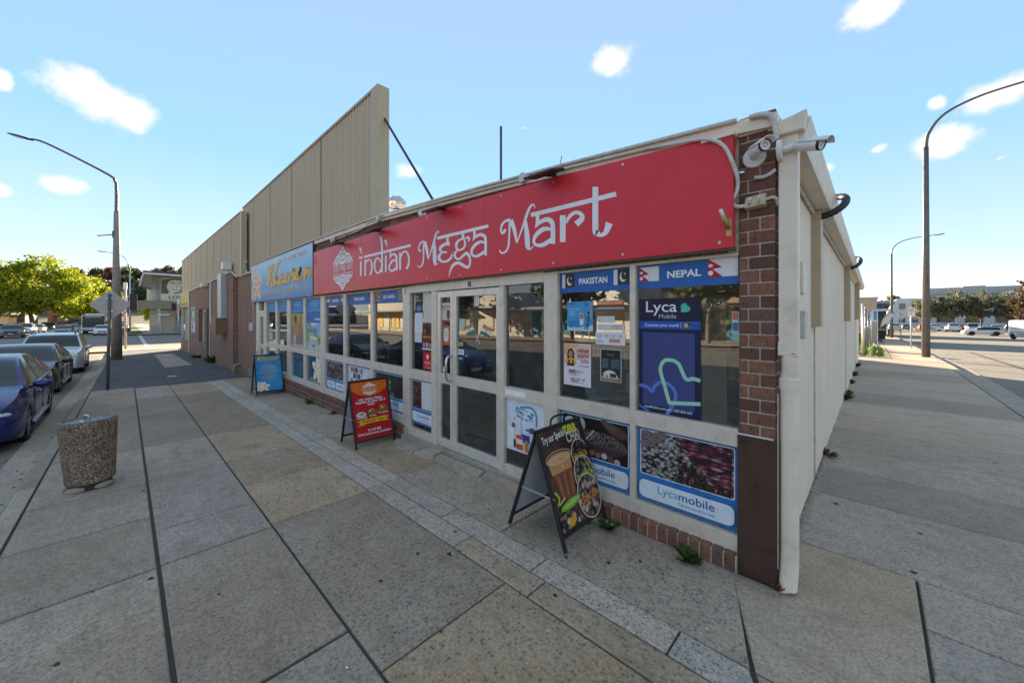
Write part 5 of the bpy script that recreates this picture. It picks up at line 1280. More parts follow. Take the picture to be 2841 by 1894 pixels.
def d_sl(P, w, h):
    for x in (.02*w, .80*w):
        P.rect(x,h*.2,x+w*.18,h*.85,'e0b08a'); P.up(); P.rect(x+.012,h*.26,x+w*.035,h*.8,'4a6a52'); P.rect(x+w*.037,h*.26,x+w*.065,h*.8,'d0703c'); P.rect(x+w*.075,h*.26,x+w*.168,h*.8,'8c2030'); P.up(); P.ell(x+w*.12,h*.5,w*.025,h*.16,'d8b27a')
def d_pk(P, w, h):
    for x in (.03*w, .78*w):
        P.rect(x,h*.22,x+w*.05,h*.86,'e4e2de'); P.rect(x+w*.05,h*.22,x+w*.20,h*.86,'3c3d38'); P.up()
        P.ell(x+w*.12,h*.54,w*.043,h*.21,'e8e6e0'); P.up(); P.ell(x+w*.137,h*.60,w*.038,h*.185,'3c3d38'); P.up()
        c = (x+w*.145, h*.66)
        P.poly([(c[0]+w*.014*(1 if k % 2 == 0 else .4)*math.cos(PI/2+k*PI/5), c[1]+h*.07*(1 if k % 2 == 0 else .4)*math.sin(PI/2+k*PI/5)) for k in range(10)], 'e8e6e0')
def d_np(P, w, h):
    for x, s_ in ((.02*w,1.0),(.73*w,1.2)):
        a = w*.22*s_; b0, b1 = h*.28, h*(.84 if s_ == 1 else .93)
        a = min(a, w-x)
        P.rect(x,b0,x+a,b1,'e6e3e1'); P.up(); mid = (b0+b1)/2
        P.poly([(x,b0),(x+a*.5,b0),(x+a*.17,mid-.01),(x+a*.5,mid),(x,b1)], 'bb2237'); P.up()
        P.ell(x+a*.10,mid+(b1-b0)*.12,a*.085,(b1-b0)*.09,'eee8e4'); P.ell(x+a*.10,b0+(b1-b0)*.22,a*.09,(b1-b0)*.13,'eee8e4')
banner(-7.945,-6.945,2.035,2.262,'faded blue banner reading INDIA with orange flags in the window','INDIA',d_in)
banner(-6.825,-5.745,2.035,2.262,'blue banner reading BANGLADESH with red discs in the window','BANGLADESH',d_bd)
banner(-5.640,-4.625,2.035,2.262,'blue banner reading SRI LANKA between two small flags','SRI LANKA',d_sl)
banner(-1.595,-.830,2.048,2.262,'blue banner reading PAKISTAN between two crescent flags','PAKISTAN',d_pk)
banner(-.770,-.010,2.048,2.262,'blue banner reading NEPAL between two pennant flags','NEPAL',d_np)

# photographic spice posters in the lower panes
def m_beans(name, sc, stops, edge=.10, stretch=(1, 1, 1.0), var=None):
    """a heap of beans or seeds: cells with dark gaps and a soft highlight"""
    t = NT(name)
    v = t.scale(t.wpos(), stretch)
    d = t.voro(v, sc); e = t.n('ShaderNodeTexVoronoi', feature='DISTANCE_TO_EDGE'); e.inputs['Scale'].default_value = sc; t.l(v, e.inputs['Vector'])
    sep = t.n('ShaderNodeSeparateColor'); t.l(d.outputs['Color'], sep.inputs[0])
    c = t.ramp(sep.outputs['Red'], stops)
    c = t.mix(t.ramp(t.noise(v, sc*2.2, 4, .7).outputs['Fac'], [(.4, .5), (.65, 0.0)]), c, (.03,.022,.022))
    c = t.mix(t.ramp(d.outputs['Distance'], [(.05, .5), (.28, 0.0)]), c, (.78,.74,.72))
    c = t.mix(t.ramp(d.outputs['Distance'], [(.36, 0.0), (.68, 1.0)]), c, (.012,.010,.010))
    c = t.mix(t.ramp(e.outputs['Distance'], [(0.0, .9), (edge*.5, 0.0)]), c, (.012,.010,.010))
    t.col(c); t.set(Roughness=.35)
    return t.m
GR = [(0.0, (.22,.19,.185)), (.35, (.38,.34,.33)), (.6, (.52,.48,.46)), (1.0, (.70,.66,.64))]
BEAN_A = m_beans('print_dark_beans', 13, [(0.0, (.07,.045,.05)), (.4, (.17,.12,.13)), (.75, (.30,.22,.23)), (1.0, (.62,.58,.57))], .12)
BEAN_B = m_beans('print_grey_seeds', 27, GR, .10, (1, 1, 1.6))
BEAN_C = m_beans('print_black_white_nuts', 6, [(0.0, (.01,.01,.01)), (.5, (.05,.05,.05)), (.62, (.35,.36,.37)), (1.0, (.7,.72,.74))], .14)
BEAN_D = m_beans('print_clove', 42, [(0.0, (.06,.025,.02)), (.6, (.13,.05,.04)), (1.0, (.35,.22,.2))], .12, (1, 1, .6))
BEAN_R = m_beans('print_red_chilli', 24, [(0.0, (.05,.008,.014)), (.4, (.20,.012,.045)), (.75, (.34,.03,.085)), (1.0, (.62,.30,.36))], .10, (.55, 1, 1.9))
BEAN_K = m_beans('print_star_anise', 17, [(0.0, (.018,.010,.010)), (.5, (.07,.028,.024)), (.85, (.14,.07,.06)), (1.0, (.45,.40,.40))], .13, (1.7, 1, .8))
BEAN_S = m_beans('print_pepper', 70, [(0.0, (.07,.05,.045)), (.6, (.22,.19,.18)), (1.0, (.5,.48,.47))], .12)
BEAN_G = m_beans('print_cardamom', 26, [(0.0, (.22,.20,.05)), (.5, (.40,.36,.12)), (1.0, (.62,.56,.30))], .09, (1, 1.2, .8))
BEAN_GI = m_beans('print_ginger', 20, [(0.0, (.16,.06,.03)), (.4, (.42,.24,.13)), (.75, (.62,.44,.30)), (1.0, (.80,.68,.55))], .10)
BEAN_M = m_beans('print_masala', 34, [(0.0, (.02,.008,.006)), (.6, (.09,.03,.02)), (1.0, (.22,.10,.06))], .10)
LB, LBD, LT = '2f79bd', '2a5fa5', '49b7c8'
def lyca_poster(x0, x1, z0, z1, label, pict, two=False, name=True, split=.35):
    P = Print(facade(x0, z0, .0375), x1-x0, z1-z0, LB, .002)
    w, h = x1-x0, z1-z0
    m = w*.028
    P.rrect(m,h*split-.0,w-m,h-h*.035,.018,'e9edf0'); P.up()
    P.rrect(m+.007,h*split+.007,w-m-.007,h-h*.035-.007,.014,pict[0]); P.up()
    for q in pict[1:]:
        q(P, w, h); P.up()
    cells = [(m,w/2-m/2),(w/2+m/2,w-m)] if two else [(m,w-m)]
    for a, b in cells:
        P.rrect(a,h*.05,b,h*split-h*.06,min(.05,(h*split-h*.11)*.3),'dde5ea')
    P.up()
    for a, b in cells:
        cw = b-a
        xl = a+cw*(.12 if two else .22)
        tw = cw*.60
        hh = min(.15, cw*.13)*(1.0 if two else .95)
        P.text('Lyca',xl,h*.155,hh,LT,'L',fit=tw*.38,bold=.012); P.text('mobile',xl+tw*.39,h*.155,hh,LBD,'L',fit=tw*.61,bold=.012)
        P.text('Call the world for less',xl+tw,h*.085,hh*.42,LBD,'R',fit=tw*.62)
        P.ring(xl+tw*.80,h*.155+hh*1.0,hh*.10,hh*.12,hh*.03,LT,10)
        P.ring(xl+tw*.87,h*.155+hh*1.0,hh*.10,hh*.12,hh*.03,LBD,10)
    return P.top('window_poster', label, 'poster', 'spice photo posters in the lower panes')
lyca_poster(-7.94,-6.945,.258,.872,'poster of dark speckled beans in the leftmost mart window',[BEAN_A],True)
def d_rack(P, w, h):
    r = random.Random(5)
    for k in range(3):
        for i in range(9):
            c = r.choice(['e4e0e2','c9c4cc','b0587c','7a7d92','d9d2d6','e9e6e8','403c44'])
            P.rect(w*(.05+.1*i),h*(.42+.18*k),w*(.05+.1*i)+w*.085,h*(.42+.18*k)+h*.15,c)
lyca_poster(-6.82,-5.75,.258,.872,'poster of pale packets on racks behind the red board',['d8d4d8',d_rack],True)
lyca_poster(-5.64,-4.625,.258,.872,'poster of black and white nuts right of the red board',[BEAN_C])
def d_salt(P, w, h):
    P.rect(w*.46,h*.365,w*.965,h*.955,'d9dad9'); P.up()
    for k in range(40):
        P.ell(w*(.5+R.random()*.44),h*(.4+R.random()*.5),.004,.005,'9a9694',6)
lyca_poster(-4.415,-3.835,.20,.868,'narrow poster of dark cloves and white salt beside the door',[BEAN_D,d_salt],split=.33)
def d_bowl(P, w, h):
    P.ell(w*.16,h*.80,w*.10,h*.12,'cfc9c8',16); P.ell(w*.30,h*.82,w*.09,h*.13,'b9b2b2',16); P.ell(w*.23,h*.74,w*.08,h*.1,'dcd8d6',16); P.up()
    P.ell(w*.82,h*.83,w*.15,h*.08,'5a403c',18,rot=-15); P.ell(w*.72,h*.90,w*.12,h*.05,'6b4f4a',18,rot=-20); P.up()
    P.ell(w*.55,h*.60,w*.42,h*.10,'5f4a4b',24); P.ell(w*.55,h*.56,w*.40,h*.12,'4a3637',24,180,360); P.up()
    P.ell(w*.55,h*.645,w*.38,h*.13,BEAN_S,24,0,180); P.ell(w*.55,h*.63,w*.38,h*.05,BEAN_S,24,180,360); P.up()
    P.stroke([(w*.40,h*.62),(w*.52,h*.78)],.016,'c9b9ba'); P.stroke([(w*.45,h*.61),(w*.57,h*.76)],.014,'a8787e'); P.stroke([(w*.30,h*.66),(w*.36,h*.80)],.012,'a3263e')
    for k in range(7):
        P.ell(w*(.32+.085*k),h*(.47-.012*k+R.uniform(-.02,.02)),w*.04,h*.045,R.choice(['6b4a45','cfc4c0','8a6a64','b7aaa6']),14); P.d += .0001
lyca_poster(-1.595,-.832,.262,.880,'poster of a bowl of pepper and garlic behind the chai board',['231a1b',d_bowl])
def d_spice(P, w, h):
    P.poly([(w*.42,h*.955),(w*.95,h*.955),(w*.95,h*.60),(w*.62,h*.62),(w*.50,h*.80)],BEAN_R); P.poly([(w*.70,h*.60),(w*.95,h*.62),(w*.95,h*.40),(w*.80,h*.42)],BEAN_R); P.up()
    P.poly([(w*.40,h*.365),(w*.94,h*.365),(w*.94,h*.44),(w*.74,h*.46),(w*.66,h*.62),(w*.50,h*.64),(w*.42,h*.50)],BEAN_K); P.up()
    for (a, b, r) in ((.10,.90,.05),(.22,.88,.055),(.15,.80,.05),(.08,.78,.04),(.28,.93,.045)):
        P.ell(w*a,h*b,w*r*1.2,h*r*1.25,'6a5a58',18); P.up(); P.ring(w*a,h*b,w*r*.9,h*r*.95,.004,'a39894',14); P.ring(w*a,h*b,w*r*.5,h*r*.55,.004,'8d817e',12); P.up()
    for (a, b, s_) in ((.52,.58,.10),(.72,.52,.08),(.62,.43,.10),(.84,.46,.09),(.48,.44,.07)):
        for k in range(8):
            q = k*PI/4+a*7
            P.poly([(w*a,h*b),(w*a+s_*.5*w*math.cos(q-.16),h*b+s_*.6*h*math.sin(q-.16)),(w*a+s_*w*math.cos(q),h*b+s_*1.1*h*math.sin(q)),(w*a+s_*.5*w*math.cos(q+.16),h*b+s_*.6*h*math.sin(q+.16))],'4a2c2a'); P.d += .00008
            P.ell(w*a+s_*.55*w*math.cos(q),h*b+s_*.6*h*math.sin(q),.006,.004,'8a6a66',8)
lyca_poster(-.768,-.012,.268,.882,'poster of seeds, chillies and star anise nearest the pillar',[BEAN_B,d_spice])
# torn white poster right of the door
P = Print(facade(-2.365,.30,.0375),.585,.575,'dfe3ea',.002)
for k in range(40): P.ell(.12+R.random()*.30,.36+R.random()*.13,R.uniform(.006,.02),R.uniform(.004,.016),'3d8db6',7); P.d += .00002
P.up(); P.stroke([(.22,.50),(.38,.52),(.45,.46),(.455,.33)],.02,'3d8db6'); P.stroke([(.235,.16),(.235,.51)],.005,'50607a'); P.up()
P.rect(.235,.12,.36,.21,'31479a'); P.rect(.03,.04,.13,.27,'f3f2ee'); P.rect(.09,.26,.14,.31,'8a5a3c'); P.up()
P.rrect(.16,.03,.26,.19,.012,'d9542e'); P.up(); P.rect(.16,.09,.26,.145,'ecdccd'); P.rrect(.29,.02,.34,.15,.01,'b9883c'); P.rrect(.12,.04,.15,.13,.008,'2c2a30')
for k in range(12): P.rect(.30+R.random()*.13,.23+R.random()*.06,.315+R.random()*.13,.245+R.random()*.06,'44557c')
P.top('torn_poster','torn white poster with blue scraps and an orange jar','poster')

# paper posters in the Pakistan window
P = Print(facade(-1.51,1.672,.0385),.295,.285,'4a9bd0',.001)
P.poly([(0,0),(.295,0),(.295,.06),(.12,.03),(0,.05)],'b9d2e2'); P.rect(.01,.045,.16,.10,'2f86c4'); P.rect(.205,.235,.245,.275,'2f7db8'); P.up()
P.text('Temporary Visa',.02,.205,.022,'dcebf4','L',fit=.13); P.text('Holders &',.02,.18,.022,'dcebf4','L',fit=.075); P.text('Students',.02,.155,.022,'dcebf4','L',fit=.075)
P.rect(.15,.06,.19,.17,'e6e4e0'); P.rect(.153,.12,.187,.165,'cf6a34'); P.rect(.02,.258,.09,.272,'2272b2'); P.rect(.02,.035,.07,.05,'2272b2')
P.ell(.245,.115,.022,.045,'3f6f9c'); P.ell(.248,.165,.012,.016,'a87a5c'); P.ell(.248,.175,.013,.012,'2c2320'); P.stroke([(.235,.07),(.205,.02)],.012,'2b2a30'); P.stroke([(.25,.07),(.235,.018)],.012,'2b2a30'); P.rect(.268,.12,.278,.27,'cdb08a')
P.top('window_poster','sky blue visa poster with a seated woman in the Pakistan window','poster')
P = Print(facade(-1.185,1.555,.0385),.298,.118,'e2e4e8',.001)
P.text('UNIONS',.02,.02,.022,'c0412c','L',fit=.06,bold=.01); P.rect(.14,.022,.245,.052,'cf6a34'); P.up(); P.rect(.15,.033,.235,.038,'f2e8e0')
for k in range(4): P.rect(.02+.07*k,.075,.07+.07*k,.08,'9aa0a8'); P.rect(.02+.07*k,.088,.065+.07*k,.092,'b0785c'); P.rect(.02+.07*k,.064,.06+.07*k,.068,'9aa0a8')
P.top('window_notice','white notice strip with an orange block under the orange heading','poster')
P = Print(facade(-1.17,1.915,.0385),.27,.042,'cf6628',.001)
P.text('EXPLOITED AT WORK?',.135,.012,.027,'f6efe8','C',fit=.245,bold=.015)
P.top('window_notice','orange strip reading EXPLOITED AT WORK in the Pakistan window','poster')
P = Print(facade(-1.165,1.88,.0385),.268,.018,'b9bcc0',.001); P.text('YOU MIGHT BE ABLE TO EXTEND YOUR VISA',.134,.004,.014,'40301c','C',fit=.255)
P.top('window_notice','thin strip about extending your visa below the orange heading','poster')
for i, (x, z, w) in enumerate(((-1.168,1.755,.055),(-1.108,1.755,.055),(-1.048,1.755,.055),(-1.166,1.685,.055),(-1.106,1.685,.055),(-1.046,1.688,.146))):
    P = Print(facade(x,z,.0385),w,.06 if w < .1 else .055,'dfe1e6',.001)
    if w < .1:
        P.ring(w/2,.034,.012,.014,.003,'b05a48',10); P.rect(.012,.008,w-.012,.013,'a0a4ac')
    else:
        for k in range(3): P.rect(.01,.012+.014*k,w-.012,.018+.014*k,'c07a62')
    lab = ['left upper','middle upper','right upper','left lower','middle lower','wide lower'][i]
    P.top('window_notice','small white icon card, %s one of six in the Pakistan window' % lab,'card','small icon cards in the window')
P = Print(facade(-1.552,1.137,.0385),.315,.412,'e6dfe2',.001)
P.poly([(0,.20),(.315,.30),(.315,.412),(0,.412)],'e3c3b4'); P.poly([(0,.28),(.2,.412),(0,.412)],'e2a98a'); P.up()
P.ell(.085,.30,.042,.062,'2a1c18',18); P.poly([(.045,.29),(.125,.29),(.13,.19),(.04,.19)],'2a1c18'); P.up(); P.ell(.088,.215,.062,.055,'d9b81e',18,0,180); P.up()
P.poly([(.055,.25),(.08,.25),(.07,.19),(.05,.19)],'6e2434'); P.poly([(.10,.25),(.12,.25),(.125,.19),(.10,.19)],'6e2434'); P.ell(.086,.305,.025,.036,'c08a68',16); P.up(); P.stroke([(.077,.293),(.086,.289),(.096,.293)],.004,'a04a42'); P.ell(.077,.312,.004,.003,'2a1c18',8); P.ell(.096,.312,.004,.003,'2a1c18',8)
for k, s_ in enumerate(('HARINAM','SANKIRTAN','YATRA')): P.text(s_,.29,.325-.05*k,.055,'b0383f','R',fit=(.13,.125,.09)[k],bold=.01)
P.text('Devi Chitralekhaji',.29,.19,.025,'3a3030','R',fit=.11); P.rrect(.065,.125,.145,.155,.005,'7c3038'); P.up(); P.text('CHUCHI',.105,.132,.022,'eee0dc','C',fit=.07); P.text('10 & 11',.155,.130,.03,'4a3034','L',fit=.075,bold=.012)
for k in range(6): P.ell(.09+.03*k,.065,.010,.010,['d8a02c','3a3f6c','c9c4bc','3a3a3a','cfd2d6','5a5a5a'][k],10)
P.rect(.09,.043,.17,.05,'7c3038'); P.rect(.09,.032,.24,.036,'8a8486'); P.rect(.06,.112,.2,.115,'8a8486'); P.rect(.06,.104,.17,.107,'8a8486')
P.top('window_poster','pale event poster of a woman in yellow reading HARINAM SANKIRTAN YATRA','poster')
P = Print(facade(-1.136,1.222,.0385),.212,.296,'b9c4cc',.001)
P.rect(.008,.008,.204,.288,'232c31'); P.up(); P.text('Onni Indi',.106,.235,.03,'b98a4a','C',fit=.07,shear=.3)
for k in range(8): P.rect(.02,.20-.011*k,.085,.203-.011*k,'8d979b'); P.rect(.11,.20-.011*k,.195,.203-.011*k,'8d979b')
P.ell(.1,.018,.085,.085,'d6d3cc',24,0,180); P.up(); P.rect(.012,.02,.2,.036,'c9913c'); P.rect(.10,.04,.165,.075,'3a4046'); P.ell(.03,.05,.01,.012,'6a5a4a',10); P.ell(.07,.047,.01,.012,'6a5a4a',10)
P.top('window_poster','dark framed restaurant menu poster low in the Pakistan window','poster')
# big phone company poster in the Nepal window
P = Print(facade(-.758,1.016,.0385),.492,.945,'1a2147',.0015)
P.rect(0,.76,.492,.945,'23213a'); P.rect(0,.695,.492,.758,'2a57b4'); P.rect(.03,.06,.45,.665,'42497f'); P.up()
P.text('Lyca',.06,.835,.13,'e8e8ea','L',fit=.255,bold=.006); P.text('Mobile',.17,.782,.05,'c3c6d2','L',fit=.14)
for dx, c in ((0,'4a8fd0'),(.008,'46c3a4')):
    P.ell(.365+dx,.873+dx*.6,.022,.025,c,14); P.ell(.388+dx,.853+dx*.6,.022,.022,c,14); P.poly([(.345+dx,.875),(.345+dx,.83),(.392+dx,.832),(.37+dx,.885)],c); P.up()
P.text('Connect your world',.05,.715,.034,'e8ecf4','L',fit=.28,bold=.01); P.rect(.345,.705,.348,.748,'d8dce8'); P.rrect(.362,.703,.43,.75,.006,'7fc0c8'); P.up(); P.rrect(.364,.705,.428,.748,.005,'242a4a'); P.up(); P.rrect(.371,.711,.402,.742,.004,'d8a884'); P.ell(.415,.718,.006,.006,'5ac0b0',8)
GRN, BLU = '9ed3b8', '5f80cc'
P.stroke([(0,.215),(.07,.205),(.115,.175),(.135,.215),(.18,.255),(.25,.25),(.30,.20),(.305,.13),(.27,.06),(.235,.0)],.028,BLU,6); P.up()
P.stroke([(.255,.105),(.22,.23),(.185,.36),(.215,.435),(.28,.445),(.33,.42),(.36,.355),(.39,.305),(.44,.315),(.492,.305)],.03,GRN,6); P.stroke([(.245,.10),(.36,.112),(.492,.128)],.03,GRN); P.up()
P.stroke([(0,.045),(.05,.02),(.09,.004)],.02,'3f6fd0')
P.text('LycaMobile.com.au | 1300 854 607',.05,.035,.03,'dfe4ee','L',fit=.385,bold=.01)
P.top('window_poster','tall navy phone poster with heart outlines in the Nepal window','poster')
mb = MB(); mb.box(-.262,-.09,.052,.054,1.02,1.955); mb.top('window_card', paint('tan_card', (.46,.36,.24), .6), 'plain tan backing card beside the navy phone poster', 'card')
mb = MB(); mb.tube(spline([(-.27,.05,1.55),(-.15,.05,1.66),(-.08,.05,1.78),(-.06,.05,1.87)],6),.006,6); mb.top('window_cable', M_PVC, 'grey cable hanging across the tan card', 'cable', smooth=True)
P = Print(facade(-.055,1.70,.0385),.045,.15,'d8d4cc',.001); P.rect(.004,.09,.041,.145,'c8764a'); P.rect(.004,.01,.041,.07,'4a78a8'); P.top('window_notice','small orange and blue card beside the pillar','card')
mb = MB(); mb.tube(spline([(-1.55,.06,1.045),(-1.3,.06,1.03),(-1.05,.06,1.06),(-.84,.06,1.11)],6),.005,6); mb.top('window_cable', M_PVC, 'pale cord slung low behind the Pakistan window', 'cable', smooth=True)

# sidelight and door notices
def note(x, z, w, h, c, label, draw=None, name='window_notice'):
    P = Print(facade(x, z, .0285 if -3.7 < x < -2.45 else .0385), w, h, c, .001)
    if draw: draw(P)
    P.top(name, label, 'notice')
note(-4.33,1.872,.212,.286,'20242b','dark notice with a blue car at the sidelight top',lambda P: (P.ell(.11,.06,.075,.045,'3f7fb8'), P.text('Buy',.03,.22,.05,'dfe2e6','L'), P.text('Going',.03,.17,.05,'dfe2e6','L')))
note(-4.103,1.722,.225,.418,'d3cbbb','tall blank cream paper in the left sidelight')
note(-4.336,1.582,.212,.285,'dcdfe2','upper blank white paper in the left sidelight')
note(-4.346,1.422,.197,.143,'cfd4da','lower blank white paper in the left sidelight')
note(-4.133,1.322,.255,.395,'5a1420','dark red concert poster in the left sidelight',lambda P: (P.rect(0,.0,.255,.03,'d8d2d0'), P.ell(.13,.29,.05,.07,'2a0c10'), P.ell(.07,.27,.03,.04,'a8542c'), P.up(), P.text('SABIN RAI &',.13,.175,.05,'e8b428','C',fit=.22,bold=.02), P.text('THE PHARAOH',.13,.14,.035,'c8401c','C',fit=.22,bold=.02), P.rect(.02,.045,.075,.10,'b9a8a4'), P.rect(.10,.045,.155,.11,'c8c0bc'), P.rect(.18,.045,.235,.10,'a89c98')))
note(-4.109,1.040,.231,.253,'c8141c','bright red notice with a white leaf in the left sidelight',lambda P: ([P.ell(.115+.022*math.cos(k*1.05),.185+.02*math.sin(k*1.05),.014,.014,'f2e8e6',10) for k in range(6)], P.rect(.111,.13,.119,.18,'f2e8e6'), P.text('SIP & BOX',.115,.085,.04,'f2dedc','C',fit=.15,bold=.015), P.rect(.04,.06,.19,.064,'e8a8a8'), P.rect(.06,.02,.08,.035,'f2dedc'), P.rect(.13,.02,.19,.03,'f2dedc')))
note(-3.615,1.732,.178,.268,'d4c0c2','pink poster of a man on the narrow door leaf',lambda P: (P.rect(0,0,.178,.03,'8c2c48'), P.rect(0,.20,.178,.225,'9c3c44'), P.rect(0,.165,.12,.188,'c8c03c'), P.up(), P.ell(.14,.10,.035,.06,'7a5440'), P.ell(.14,.145,.03,.022,'2a1c18'), P.rect(.02,.21,.16,.215,'f0e4e4')))
note(-3.608,1.419,.170,.275,'bf6024','orange poster with a white arch on the narrow door leaf',lambda P: (P.rrect(.03,.05,.14,.235,.035,'e6dcd0'), P.up(), [P.rect(.05,.09+.015*k,.12,.093+.015*k,'a08c80') for k in range(8)]))
note(-2.927,1.944,.091,.127,'ddd5d3','small pinkish notice hung high on the wide door',lambda P: P.ring(.045,.065,.03,.045,.006,'b0707a',14))
note(-3.262,1.425,.105,.052,'c9b27c','beige PUSH sticker on the wide door',lambda P: P.text('PUSH',.052,.014,.034,'3a3220','C',fit=.065,bold=.01))
note(-3.262,1.313,.125,.070,'e4e6e8','white PUSH sticker on the wide door',lambda P: P.text('PUSH',.062,.020,.042,'3a4048','C',fit=.09))
note(-3.262,1.225,.125,.082,'20305e','navy phone brand sticker below the white PUSH sticker',lambda P: (P.text('Lyca',.012,.028,.044,'e8ecf2','L',fit=.075,bold=.01), P.ell(.105,.045,.010,.010,'46b3d4',10)))
note(-3.60,1.05,.05,.07,'e6e6e4','tiny white sticker low on the narrow door leaf',lambda P: P.ell(.025,.045,.010,.012,'50545a',10))
P = Print(facade(-3.15,1.46,.0285), .58,.28, sheet=False)
for (ax, ay), (bx, by), s_ in (((.165,.27),(.325,.015),-1),((.405,.262),(.25,.02),1)):
    P.stroke([(ax,ay),(bx,by)],.010,'e9e6e0'); P.up()
    dx, dy = (bx-ax), (by-ay); l = math.hypot(dx, dy); dx /= l; dy /= l
    fx, fy = s_*.165, -.055
    for k, c in enumerate(('d0784a','e4e2dc','2f7d5c')):
        t0, t1 = .01+.045*k, .01+.045*(k+1)
        P.poly([(ax+dx*t0,ay+dy*t0),(ax+dx*t1,ay+dy*t1),(ax+dx*t1+fx,ay+dy*t1+fy+.012),(ax+dx*t0+fx,ay+dy*t0+fy)],c)
    P.up(); P.ring(ax+dx*.078+fx*.5,ay+dy*.078+fy*.5,.016,.018,.005,'3a5a9c',12); P.up()
P.top('flag_sticker','crossed Indian flags sticker on the wide door','sticker')
mb = MB(); mb.box(-3.0,-2.945,-.016,-.0125,2.192,2.248)
n3 = mb.top('house_number', flat('14120f'), 'small black plate with a white 3 above the door', 'number plate')
P = Print(facade(-3.0,2.192,-.0162),.055,.056,sheet=False); P.text('3',.0275,.012,.045,'dcd8cc','C',bold=.02); P.part('digit', n3)
# massage window prints
P = Print(facade(-12.85,1.935,.0385),.985,.31,'2f86c0',.001); [P.rect(.04,.05+.05*k,.9,.06+.05*k,'5aa6d4') for k in range(5)]; P.top('window_banner','upper blue band across the first massage window','banner','blue bands of the massage shop')
P = Print(facade(-11.65,1.935,.0385),.94,.31,'2f86c0',.001); [P.rect(.04,.05+.05*k,.9,.06+.05*k,'5aa6d4') for k in range(5)]; P.top('window_banner','upper blue band across the second massage window','banner','blue bands of the massage shop')
P = Print(facade(-10.41,1.90,.0385),1.03,.34,'2c82be',.001); P.rect(.05,.05,.95,.07,'5aa6d4'); P.ell(.5,.22,.3,.08,'4f9ccc'); P.top('window_banner','upper blue band above the back massage poster','banner','blue bands of the massage shop')
P = Print(facade(-9.21,1.90,.0385),1.0,.34,'2c82be',.001); P.rect(.05,.05,.95,.07,'5aa6d4'); P.ell(.5,.2,.3,.09,'4f9ccc'); P.top('window_banner','upper blue band above the beach poster','banner','blue bands of the massage shop')
P = Print(facade(-10.41,1.02,.0385),1.03,.86,'8f8a4a',.001)
P.rect(0,.55,1.03,.86,'b9a43c'); P.rect(0,0,1.03,.2,'a88a78'); P.up(); [P.stroke([(.1+.12*k,.45),(.2+.1*k,.86)],.03,'d0bc5a') for k in range(7)]
P.up(); P.ell(.45,.42,.34,.24,'b98064',24,rot=-15); P.ell(.30,.68,.12,.13,'9c6a50',18); P.up(); P.ell(.30,.74,.12,.09,'4a3226',18); P.stroke([(.72,.82),(.70,.52),(.50,.28),(.42,.08)],.11,'a86c52'); P.ell(.8,.22,.24,.12,'6f7a80',18); P.rect(.05,.0,.9,.08,'c0b0a8'); P.ell(.25,.2,.08,.12,'c9c5c2')
P.top('window_poster','photo poster of a back massage in the massage shop window','poster')
P = Print(facade(-9.21,1.025,.0385),1.0,.87,'9db9c8',.001)
P.rect(0,.62,1.0,.87,'2f6ab4'); P.rect(0,.48,1.0,.64,'7fb4d4'); P.rect(0,.40,.7,.50,'2f9ab8'); P.up(); P.ell(.45,.60,.2,.03,'d8e4ea',16); P.ell(.7,.72,.22,.03,'a8c4e0',16); P.rect(0,0,1,.12,'c9c6c4'); P.up()
P.stroke([(.06,.66),(.3,.48),(.62,.34),(.92,.24)],.075,'a9846c'); P.ell(.07,.32,.09,.14,'86b83c',14); P.ell(.8,.22,.09,.07,'86b83c',14); P.ell(.45,.16,.26,.13,'b8bcc0',20); P.up(); P.ell(.45,.28,.3,.03,'dde6a8',20); P.ell(.45,.1,.1,.03,'6a6460',12)
P.top('window_poster','photo poster of a tray on a blue beach in the massage shop window','poster')
P = Print(facade(-9.2,.26,.0385),1.0,.6,sheet=False)
P.flower(.66,.34,.30,15,'f2f0e2','f0c62c'); P.up(); P.flower(.90,.52,.22,50,'f2f0e2','f0c62c'); P.up(); P.flower(.9,.17,.2,0,'f2f0e2','f0c62c')
P.top('flower_sticker','white frangipani stickers on the lower massage shop pane','sticker')
note(-12.80,1.05,.55,.33,'5a9aa8','teal notice low in the first massage window',lambda P: P.rect(.1,.05,.45,.28,'d8b48a'))
mb = MB(); mb.box(-10.36,-9.4,.09,.10,.27,.86); mb.top('blue_card', flat('1f5f8c'), 'blue board propped inside the lower massage window', 'card')

